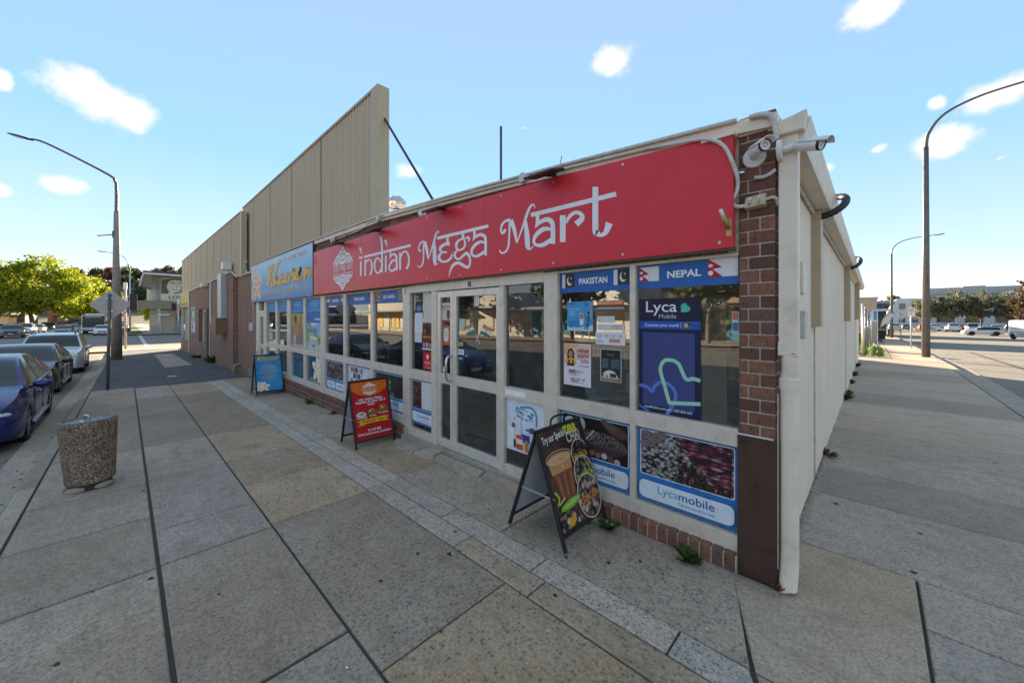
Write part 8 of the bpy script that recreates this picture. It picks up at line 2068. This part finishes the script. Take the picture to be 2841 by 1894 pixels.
# hill behind the far corner, with its autumn trees
def hill(name, cx, cy, rx, ry, h, n=26):
    mb = MB()
    def fn(a, b):
        x = -1.6+3.2*a; y = -1.6+3.2*b
        r2 = x*x+y*y
        return (cx+rx*x, cy+ry*y, -3.5+h*math.exp(-r2*1.3)*(1+.10*math.sin(5*x+1)*math.cos(4*y)))
    mb.grid(fn, n, n)
    return tag(mb.obj(name, M_HILL, smooth=True), kind='structure')
M_HILL = paint('hill_scrub', (.065,.055,.028), .95, dirt=.3, scale=.12)
hill('hill', -430, 40, 150, 190, 34)
def hz_(x, y, cx, cy, rx, ry, h):
    X = (x-cx)/rx; Y = (y-cy)/ry
    return -3.5+h*math.exp(-(X*X+Y*Y)*1.3)*(1+.10*math.sin(5*X+1)*math.cos(4*Y))
HG = 'trees on the hill behind the far corner shop'
rr = random.Random(21)
kinds = [('rust','rust red',LF_RUST,31),('olive','olive green',LF_OLIVE,32),('gold','golden',LF_GOLD,33),('grey','grey green',LF_BLUE,34)]
hn = 0
spots = []
for i in range(11):
    for j in range(9):
        y = -62+j*16+rr.uniform(-6,6); x = -300-i*14+rr.uniform(-5,5)
        spots.append((x, y))
order = ['foremost','near','lower','middle','upper','high','crest']
for k, (x, y) in enumerate(spots):
    z = hz_(x, y, -430, 40, 150, 190, 34)
    kd = kinds[(0 if y < -8 else 1) if rr.random() < .55 else rr.randrange(4)]
    t = tree('hill_tree','%s tree among the dense hillside trees' % kd[1],(x,y,z-.5),'h'+kd[0],round_tree(kd[2],900,.62,kd[3],1.1),HG+', '+kd[1],rr.uniform(1.0,1.55),rr.uniform(0,6))
# trees of the side street
SG = 'small trees before the white building'
for x, y, s_, lab, r_ in ((10.2,139,1.0,'thin grey green tree left of the big street light pole',0),(14.6,138,1.12,'bushy grey green tree right of the big pole',1.3),(19.0,139,1.08,'grey green tree below the red sign of the white building',2.2),(23.6,140,1.05,'grey green tree partly behind the dark plum tree',3.1)):
    tree('street_tree',lab,(x,y,gz(10,y)-.13),'mid',round_tree(LF_BLUE,3600,.23,41),SG,s_,r_)
def plum():
    bl = [(0,0,6.2,3.4,3.4,2.6),(-2.3,.3,5.0,2.0,2.0,1.8),(2.3,0,5.2,2.2,2.2,2.0),(.3,.5,8.4,2.4,2.4,1.7),(-1.6,-.6,7.3,1.7,1.7,1.3),(-2.8,0,3.4,1.6,1.6,1.1),(.4,-1.6,4.0,2.6,1.8,1.5)]
    return trunk_mesh(6,.26,6,51), leaves_mesh('crown',bl,9000,.20,LF_PLUM,51,20,.30)
tree('plum_tree','dark purple leaved tree at the right edge behind the van',(20.6,92.0,gz(10,92)-.13),'plum',plum,None,1.18)
hill('distant_rise', 5, 360, 90, 40, 11)
for k in range(22):
    x = -20+k*4.2+rr.uniform(-1.5,1.5); y = 330+rr.uniform(-12,14)
    s_ = 1.35 if 2 < k < 8 else 1.0
    tree('rise_tree','golden topped tree on the rise behind the side street',(x,y,hz_(x,y,5,360,90,40,11)-.4),'hgold',round_tree(LF_GOLD,900,.62,33,1.1),'golden trees on the rise behind the side street',s_*rr.uniform(.95,1.15),rr.uniform(0,6))
# opposite side of the street (seen in the shop windows)
OG = 'trees across the street, seen in the window reflections'
for x, lab, s_ in ((-8.0,'tree across the street mirrored in the door glass',1.1),(-20,'tree across the street mirrored in the middle windows',1.2),(-38,'tree across the street mirrored in the far windows',1.2)):
    tree('street_tree',lab,(x,-26.5,gz(x)),'opp',round_tree(LF_OLIVE,3000,.26,61,1.2),OG,s_,x)

def weed(loc, label, n=26, r=.07, h=.09, seed=1, mat=None, flat_=False):
    rg = random.Random(seed); mb = MB()
    for k in range(n):
        a = rg.uniform(0,2*PI); L = r*rg.uniform(.5,1.2); z = h*rg.uniform(.3,1.0)
        b = Vector((rg.uniform(-.02,.02),rg.uniform(-.02,.02),0)); e = b+Vector((math.cos(a)*L,math.sin(a)*L,z)); m_ = b.lerp(e,.6)+Vector((0,0,z*.3))
        s_ = Vector((-math.sin(a),math.cos(a),0))*L*rg.uniform(.12,.3)
        mb.face([b,m_-s_,e,m_+s_])
    t = thing('weed', label, 'weed', loc); WL[t.name] = Vector((0,0,0))
    mb.obj('leaves', mat or LF_WEED, t, fix=False)
    q = MB()
    for k in range(4): a = k*1.6; q.tube([(0,0,-.005),(math.cos(a)*r*.4,math.sin(a)*r*.4,h*.4)],.003,4)
    q.obj('stem', LF_WEED, t)
M_DEAD = m_leaf('dry_leaf', [(0.0,(.10,.06,.02)),(1.0,(.22,.12,.05))],.2)
weed((-.945,-.135,-.015),'leafy weed in the gap at the chai board foot',34,.10,.07,1)
weed((-.29,-.125,-.005),'leafy weed growing from the sill joint near the pillar',40,.10,.10,2)
weed((-8.55,-.12,gz(-8.5)),'small weed at the foot of the plinth under the massage windows',26,.12,.12,3)
weed((-7.15,-.12,gz(-7.2)),'dry weed where the paving joint meets the plinth',18,.12,.07,4,M_DEAD)
weed((-22.6,-.12,gz(-22.6)),'yellowish weed against the brick wall foot',40,.30,.40,5)
weed((-27.5,-.15,gz(-27.5)),'low dark weed beside the brick wall doorway',30,.35,.15,6)
weed((.25,3.35,.0),'brown withered weed at the cream wall foot',26,.16,.09,7,M_DEAD)
for i, (y, s_) in enumerate(((7.9,.17),(8.5,.13),(10.6,.12),(12.4,.14),(15.2,.16))):
    weed((.245,y,.0),['tall grass tuft nearest along the cream wall','second grass tuft along the cream wall','grass tuft halfway along the cream wall','spreading green tuft farther along the cream wall','last green tuft along the cream wall'][i],44,s_*.8,s_,10+i)
weed((.222,-.035,.01),'orange dry leaf cluster caught beside the downpipe',14,.05,.06,20,M_DEAD)
# overgrown strip beyond the side wall
mb = MB(); rg = random.Random(9)
for k in range(900):
    x = rg.uniform(-.9,1.05); y = rg.uniform(20.5,31); a = rg.uniform(0,6.28); z0 = gz(1,y)
    h = rg.uniform(.15,.55)*(1 if x < .6 else .5); e = Vector((x+math.cos(a)*.12,y+math.sin(a)*.12,z0+h)); s_ = Vector((-math.sin(a),math.cos(a),0))*.03
    b = Vector((x,y,z0)); m_ = b.lerp(e,.5); mb.face([b,m_-s_,e,m_+s_])
tag(mb.obj('wild_grass', LF_WEED, fix=False), 'overgrown green strip at the end of the cream wall', 'grass', kind='stuff')
# fallen leaves in the gutter and gum spots on the slabs
mb = MB(); rg = random.Random(4)
for k in range(90):
    x = rg.uniform(-14,-3.5); y = -3.9-abs(rg.gauss(0,.05)); z = gz(x)-.112; a = rg.uniform(0,6.28); s_ = rg.uniform(.012,.03)
    mb.face([(x+s_*math.cos(a+i*1.57)*(1 if i % 2 else .6),y+s_*math.sin(a+i*1.57)*(1 if i % 2 else .6),z+.004*(i % 2)) for i in range(4)])
tag(mb.obj('fallen_leaves', M_DEAD, fix=False), 'dry leaves lying in the gutter', 'leaves', kind='stuff')
mb = MB()
for k in range(46):
    x, y = (rg.uniform(-6,-.1), rg.uniform(-3.4,-.15)) if k < 30 else (rg.uniform(.35,2.4), rg.uniform(-1.2,6))
    s_ = rg.uniform(.008,.022); z = gz(x)+.0042
    mb.face([(x+s_*(1+.3*math.sin(3*i+k))*math.cos(i*.7),y+s_*.8*(1+.3*math.cos(2*i+k))*math.sin(i*.7),z) for i in range(9)])
tag(mb.obj('gum_spots', paint('old_gum', (.028,.027,.026), .8), fix=False), 'dark old chewing gum spots on the paving', 'spots', kind='stuff')
mb = MB()
for k in range(26):
    x, y = rg.uniform(-7,2.4), rg.uniform(-3.4,-.15); s_ = rg.uniform(.004,.011); z = gz(x)+.0045
    mb.face([(x+s_*math.cos(i*1.3+k),y+s_*.6*math.sin(i*1.3+k),z+.002*(i % 2)) for i in range(5)])
tag(mb.obj('litter_specks', M_WHITE, fix=False), 'tiny pale litter specks on the paving', 'litter', kind='stuff')
# broken concrete apron at the entrance: several cracked pieces
ap = thing('concrete_apron', 'broken concrete apron in front of the entrance doors', 'apron', (-3.2,-.15,-.05))
def piece(pts, zt):
    mb = MB(); n = len(pts)
    c = Vector((sum(p[0] for p in pts)/n, sum(p[1] for p in pts)/n))
    tp = [(p[0]+(c.x-p[0])*.03, p[1]+(c.y-p[1])*.06, gz(p[0])+zt) for p in pts]; bt = [(p[0],p[1],gz(p[0])-.03) for p in pts]
    mb.face(tp)
    for i in range(n): j = (i+1) % n; mb.face([bt[i],bt[j],tp[j],tp[i]])
    mb.obj('concrete_piece', M_SMOOTH if zt > .03 else M_KERB, ap)
piece([(-4.47,-.02),(-4.49,-.22),(-4.34,-.30),(-4.20,-.335),(-4.08,-.31),(-3.94,-.32),(-3.86,-.29),(-3.80,-.02)],.060)
piece([(-3.78,-.02),(-3.84,-.285),(-3.70,-.275),(-3.58,-.25),(-3.50,-.19),(-3.53,-.02)],.055)
piece([(-3.52,-.06),(-3.48,-.19),(-3.30,-.215),(-3.10,-.25),(-2.94,-.25),(-2.78,-.275),(-2.66,-.255),(-2.58,-.18),(-2.62,-.06)],.038)
piece([(-2.60,-.04),(-2.56,-.17),(-2.45,-.10),(-2.34,-.085),(-2.22,-.12),(-2.12,-.17),(-2.0,-.19),(-1.90,-.14),(-1.78,-.04)],.036)
# metal pit frame by the bottom edge
pf = thing('pit_lid', 'steel framed pit lid set in the corner paving', 'pit lid', (.42,-1.05,0))
mb = MB(); mb.box(.20,.66,-1.32,-.86,-.03,.004); mb.obj('frame', M_STEEL, pf, bevel=.004)
mb = MB(); mb.box(.225,.635,-1.295,-.885,-.02,.008); mb.obj('infill', M_SMOOTH, pf, bevel=.004)
# ---------------------------------------------------------------- far buildings
M_CREAMW = paint('cream_render', (.52,.46,.33), .85, dirt=.08, scale=1.5)
M_GREYW = paint('grey_render', (.30,.32,.32), .85, dirt=.1, scale=1.5)
M_AWN = paint('olive_awning', (.22,.22,.13), .7, dirt=.12, scale=1.5)
M_WHW = paint('white_painted_block', (.60,.64,.66), .85, dirt=.06, scale=.8)
lo = thing('corner_store', 'cream corner store with a sloping roof and a LOWES sign across the crossing', 'building', (-85, 12, gz(-80)))
def lb(name, x0, x1, y0, y1, z0, z1, m): 
    q = MB(); q.box(x0,x1,y0,y1,z0,z1); return q.obj(name, m, lo)
lb('ground_floor_wall',-100,-80.0,.75,40,-1.0,4.3,M_CREAMW)
lb('corner_column',-79.9,-79.0,-.55,.35,-.9,3.1,M_CREAMW)
lb('window_band',-80.05,-79.96,2.35,14,-.2,2.9,M_DGLASS); lb('window_stall',-80.06,-79.94,2.3,14,-.9,.75,M_GREYW); lb('poster_panel',-79.94,-79.9,2.5,6,.8,2.2,paint('lilac_poster', (.25,.24,.34), .6))
lb('awning',-80.0,-77.0,-2.3,40,3.1,4.15,M_AWN); lb('awning_soffit',-79.9,-77.1,-2.2,40,3.0,3.1,paint('pale_soffit', (.5,.44,.33), .8))
lb('upper_wall',-100,-80.5,-.3,40,4.3,8.4,M_CREAMW)
lb('upper_strip',-80.5,-80.3,.35,.75,4.4,7.4,M_GREYW)
q = MB()
q.hexa([(-102,-1.25,8.25),(-78.6,-1.25,8.25),(-78.6,30,7.6),(-102,30,7.6),(-102,-1.25,8.75),(-78.6,-1.25,8.75),(-78.6,30,8.1),(-102,30,8.1)]); q.obj('roof', paint('brown_roof', (.10,.085,.07), .8), lo)
q = MB(); q.hexa([(-78.6,-1.25,8.2),(-78.45,-1.25,8.2),(-78.45,30,7.55),(-78.6,30,7.55),(-78.6,-1.25,8.45),(-78.45,-1.25,8.45),(-78.45,30,7.8),(-78.6,30,7.8)]); q.hexa([(-80.0,-1.75,6.4),(-78.5,-1.75,6.4),(-78.5,-1.6,6.4),(-80,-1.6,6.4),(-80.0,-1.3,8.45),(-78.5,-1.3,8.45),(-78.5,-1.15,8.45),(-80,-1.15,8.45)]); q.obj('bargeboard', paint('white_trim', (.66,.64,.6), .6), lo)
q = MB(); q.hexa([(-82,-1.6,6.45),(-78.6,-1.6,6.45),(-78.6,-.3,6.0),(-82,-.3,6.0),(-82,-1.25,8.2),(-78.6,-1.25,8.2),(-78.6,-.3,8.2),(-82,-.3,8.2)]); q.obj('eave_return', paint('brown_soffit', (.20,.165,.13), .8), lo)
P = Print(Fr((-80.25,.75,4.35),(0,1,0),(0,0,1)),7.5,3.7,'c9c3ad',.05)
OL = '5f6136'
P.poly([(.05,1.05),(.1,3.2),(1.1,3.45),(.9,2.7),(.65,2.3),(.8,1.7),(1.0,1.35),(.8,1.05)],OL); P.poly([(3.2,1.05),(3.6,3.2),(2.9,3.5),(3.0,2.6),(2.85,1.8),(2.4,1.2)],OL); P.up()
P.ell(1.75,2.35,.98,1.15,'d6d1bd',30); P.poly([(.9,3.0),(1.2,3.55),(2.4,3.55),(2.85,3.0),(2.3,3.3),(1.4,3.3)],OL); P.up()
P.stroke([(1.15,2.75),(1.45,2.86),(1.65,2.70)],.12,OL); P.stroke([(2.05,2.70),(2.3,2.84),(2.6,2.70)],.12,OL); P.stroke([(1.3,1.78),(1.7,1.66),(2.15,1.76)],.09,OL); P.stroke([(1.85,2.6),(2.02,2.2),(1.75,2.08)],.06,OL); P.stroke([(2.5,2.3),(2.45,1.7),(2.1,1.3),(1.6,1.2)],.2,OL)
P.up(); P.rect(.0,.0,7.5,1.02,'d2ccbb'); P.up(); P.text('LOWES',.95,.26,.72,'3a3c22','L',fit=2.9,bold=.03)
P.part('mural_sign', lo)
q = MB(); q.box(-78.9,-78.4,-.2,.4,-.85,.4); q.top('grey_bin', M_GREYW, 'grey bin standing on the far corner pavement', 'bin')
# shops far left behind the trees
fs = thing('terrace_shops', 'dark low shops with pale awnings behind the plane trees', 'building', (-150,-34,G0))
q = MB(); q.box(-165,-146,-60,-20,-1.5,5.2); q.obj('wall', paint('dark_render', (.07,.06,.055), .8), fs)
for k in range(6):
    y = -58+k*6.4
    q = MB(); q.box(-146,-145.9,y,y+4.8,-.2,2.2); q.obj('shop_window', M_DGLASS, fs)
    q = MB(); q.hexa([(-146,y-.3,2.5),(-142.5,y-.3,2.1),(-142.5,y+5.4,2.1),(-146,y+5.4,2.5),(-146,y-.3,2.9),(-142.5,y-.3,2.25),(-142.5,y+5.4,2.25),(-146,y+5.4,2.9)]); q.obj('awning', M_WHITE if k % 2 else M_GREYW, fs)
fs2 = thing('terrace_shops', 'orange fronted shop glimpsed beyond the tree trunks', 'building', (-175,-12,G0))
q = MB(); q.box(-190,-172,-19,-7.5,-1.5,4.6); q.obj('wall', paint('orange_render', (.42,.15,.045), .8), fs2)
q = MB(); q.box(-172,-171.9,-18,-8.5,-.3,2.0); q.obj('shop_window', M_DGLASS, fs2)
# white building of the side street
wb = thing('white_building', 'white two storey commercial building at the end of the car park', 'building', (18,155,gz(10,150)))
q = MB(); q.box(5.2,10.7,150,175,-1.6,6.85); q.obj('wing_wall', M_WHW, wb); q = MB(); q.box(10.7,60,152,185,-1.6,8.5); q.obj('wall', M_WHW, wb)
q = MB(); q.box(10.6,60,151.7,186,8.5,9.5); q.obj('parapet', paint('grey_fascia', (.42,.44,.43), .7), wb); q = MB(); q.box(10.6,60,151.8,152,7.5,8.1); q.obj('grey_band', M_GREYW, wb)  # grey band below the parapet, darker than the wall
q = MB(); q.hexa([(1.6,150.5,-1.5),(5.2,150.5,-1.5),(5.2,170,-1.5),(1.6,170,-1.5),(5.0,150.5,6.6),(5.2,150.5,6.85),(5.2,170,6.85),(5.0,170,6.6)]); q.obj('buttress_wall', M_WHW, wb)
for x in (5.75,8.2):
    for z0, z1 in ((3.95,5.4),(.15,1.5)):
        q = MB(); q.box(x,x+1.2,149.9,150.05,z0,z1); f_ = q.obj('window', M_DGLASS, wb)
        q = MB(); q.box(x-.06,x+1.26,149.85,150.0,z0-.12,z0); q.obj('window_sill', M_GREYW, f_)
for k in range(8):
    q = MB(); q.box(13+5*k,16+5*k,151.9,152.05,.2,2.2); q.obj('window', M_DGLASS, wb)
q = MB(); q.box(18.5,22.5,160,164,9.5,10.2); q.obj('roof_plant', M_GREYW, wb)
P = Print(Fr((19.4,151.6,5.3),XU,ZU),9.0,1.5,'8c2a30',.1); P.rect(.4,.9,8.4,1.1,'d8b8b4'); P.rect(.4,.4,7.4,.6,'c89a96'); P.part('red_sign_panel', wb)
db = thing('dark_shop', 'low dark shop with a flat awning beyond the wire fence', 'building', (-2,78,gz(1,78)))
q = MB(); q.box(-12,2.0,76,90,-1.6,3.7); q.obj('wall', paint('slate_render', (.085,.095,.105), .8), db)
q = MB(); q.box(-12,2.55,73.5,76,2.55,2.9); q.obj('awning', M_STEEL, db); q = MB(); q.box(-12,2.9,75.8,91,3.7,4.1); q.obj('roof_edge', M_GREYW, db)
for k in range(4):
    q = MB(); q.box(-10+3*k,-8+3*k,75.9,76.05,-.3,1.9); q.obj('shop_window', M_DGLASS, db)
sh = thing('tin_shed', 'tan corrugated shed roof showing over the wire fence', 'shed', (-5,45,gz(1,45)))
corr(None,-12,.85,gz(1,45)-.1,3.5,.02,.2,'X',45.0,'front_wall',M_PARAPET,sh,4)
q = MB(); q.hexa([(-12,44.9,3.5),(.95,44.9,3.5),(.95,56,3.7),(-12,56,3.7),(-12,44.9,3.6),(.95,44.9,3.6),(.95,56,3.8),(-12,56,3.8)]); q.obj('roof', M_STEEL, sh)
q = MB(); q.box(.75,.85,45.1,56,gz(1,45)-.1,3.5); q.obj('end_wall', M_PARAPET, sh)
# wire fence
wf = thing('wire_fence', 'chain wire fence with steel posts beyond the cream wall', 'fence', (.3,30,gz(1,30)))
for x, y in ((.30,21.0),(.34,26),(.42,31.0),(.52,36.2)):
    q = MB(); q.tube([(x,y,gz(1,y)-.1),(x,y,gz(1,y)+2.45)],.05,10); q.obj('post', M_STEEL, wf, True)
q = MB(); q.tube([(.30,21,gz(1,21)+2.4),(.52,36.2,gz(1,36)+2.4)],.025,6); q.tube([(.30,21,gz(1,21)+1.4),(.52,36.2,gz(1,36)+1.4)],.02,6); q.tube([(-3.5,21,gz(1,21)+2.4),(.3,21,gz(1,21)+2.4)],.025,6); q.obj('rail', M_STEEL, wf)
q = MB()
for k in range(80):
    a = k*.25
    for s_ in (1, -1):
        y0 = 21+a; z0, z1 = (.1, 2.35) if s_ > 0 else (2.35, .1)
        y1 = y0+2.25
        if y1 > 36: continue
        q.tube([(.31+.014*(y0-21),y0,gz(1,y0)+z0),(.31+.014*(y1-21),y1,gz(1,y1)+z1)],.0022,3,caps=False)
tag(q.obj('chain_wire', M_POLE, wf, fix=False), kind='stuff')
fsn = thing('yard_sign', 'narrow blue and white yard sign on the fence post', 'sign', (.6,35.8,gz(1,36)))
P = Print(Fr((.58,35.9,gz(1,36)+1.75),XU,ZU),.26,.85,'c4ccd2',.02); P.rect(.06,.1,.24,.8,'3a86bc'); P.part('sign_face', fsn)
q = MB(); q.tube([(.86,35.9,gz(1,36)-.1),(.86,35.9,gz(1,36)+2.6)],.03,6); q.obj('post', M_STEEL, fsn)
ff = thing('feather_flag', 'curved feather flag with a dark edge before the dark shop', 'flag', (1.25,60,gz(1,60)))
z0 = gz(1,60)
q = MB(); q.tube(spline([(1.15,60,z0),(1.25,60,z0+1.4),(1.5,60,z0+2.3),(1.85,60,z0+2.9),(2.25,60,z0+3.0),(2.35,60,z0+2.8)],5),.03,6); q.obj('pole', M_BLACK, ff, True)
q = MB()
A = spline([(1.27,60,z0+1.3),(1.5,60,z0+2.25),(1.85,60,z0+2.85),(2.25,60,z0+2.95)],5); B_ = spline([(1.30,60.05,z0+1.3),(1.75,60.1,z0+1.75),(2.1,60.12,z0+2.2),(2.33,60.1,z0+2.75)],5)
for a, b, c, d in zip(A, A[1:], B_[1:], B_): q.face([a,b,c,d])
q.obj('fabric', flat('c9ccd4'), ff)
def wheelie(label, x, y, body, lid, s_=1.0):
    t = thing('wheelie_bin', label, 'bin', (x,y,gz(1,y)), group='wheelie bins in the side street'); WL[t.name] = Vector((0,0,0))
    q = MB(); q.hexa([(-.24,-.25,.06),(.24,-.25,.06),(.24,.25,.06),(-.24,.25,.06),(-.29,-.33,.95),(.29,-.33,.95),(.29,.33,.95),(-.29,.33,.95)]); q.obj('body', paint('bin_'+body[0], body[1], .5), t, bevel=.02)
    q = MB(); q.hexa([(-.31,-.36,.95),(.31,-.36,.95),(.31,.38,.95),(-.31,.38,.95),(-.28,-.32,1.02),(.28,-.32,1.02),(.28,.34,1.06),(-.28,.34,1.06)]); q.obj('lid', paint('bin_'+lid[0], lid[1], .5), t, bevel=.02)
    q = MB(); q.tube([(-.26,.40,1.0),(.26,.40,1.0)],.018,6); q.obj('handle', M_BLKPL, t)
    for sx in (-.25,.25):
        q = MB(); q.lathe([(0,-.03),(.10,-.03),(.10,.03),(0,.03)],12,(sx,.27,.10),'X'); q.obj('wheel', M_BLKPL, t)
wheelie('green wheelie bin with a red lid at the end of the cream wall',.02,27.2,('green',(.055,.105,.03)),('red',(.38,.06,.035)))
wheelie('dark wheelie bin with a yellow lid on the side footpath',1.25,52.0,('dark',(.035,.038,.035)),('yellow',(.45,.30,.04)))
wheelie('dark green wheelie bin behind the second street light',2.15,63.5,('deep_green',(.03,.05,.03)),('deep_green2',(.03,.05,.03)))
# buildings across the street, seen only as reflections in the shop glass
for i, (x0, x1, h, c, lab) in enumerate(((-75,-42,5.2,(.50,.46,.38),'cream shop row across the street, mirrored in the far windows'),(-40,-14,4.8,(.62,.60,.56),'white shop with coloured displays across the street, mirrored in the mart windows'),(-12,22,6.0,(.36,.25,.17),'tan brick shop across the street, mirrored beside the pillar'))):
    t = thing('opposite_shop', lab, 'building', ((x0+x1)/2,-36,gz(x0)), group='shops across the street')
    q = MB(); q.box(x0,x1,-44,-32,-1.5,h); q.obj('wall', paint('opposite_wall_%d' % i, c, .85), t)
    q = MB(); q.box(x0,x1,-32,-29.2,2.6,2.9); q.obj('awning', M_GREYW, t)
    k = x0+.6
    while k < x1-3:
        q = MB(); q.box(k,k+2.6,-32.0,-31.9,-.3,2.4); q.obj('shop_window', [M_DGLASS,flat('d8b040'),flat('4f8ea0'),flat('c9c2b0')][R.randrange(4)], t); k += 3.2  # window fronts picked at random: dark glass, yellow, teal, beige
    for k in range(int((x1-x0)//6)):
        q = MB(); q.tube([(x0+2+6*k,-29.4,-1.0),(x0+2+6*k,-29.4,2.6)],.06,6); q.obj('awning_post', M_GREYW, t)
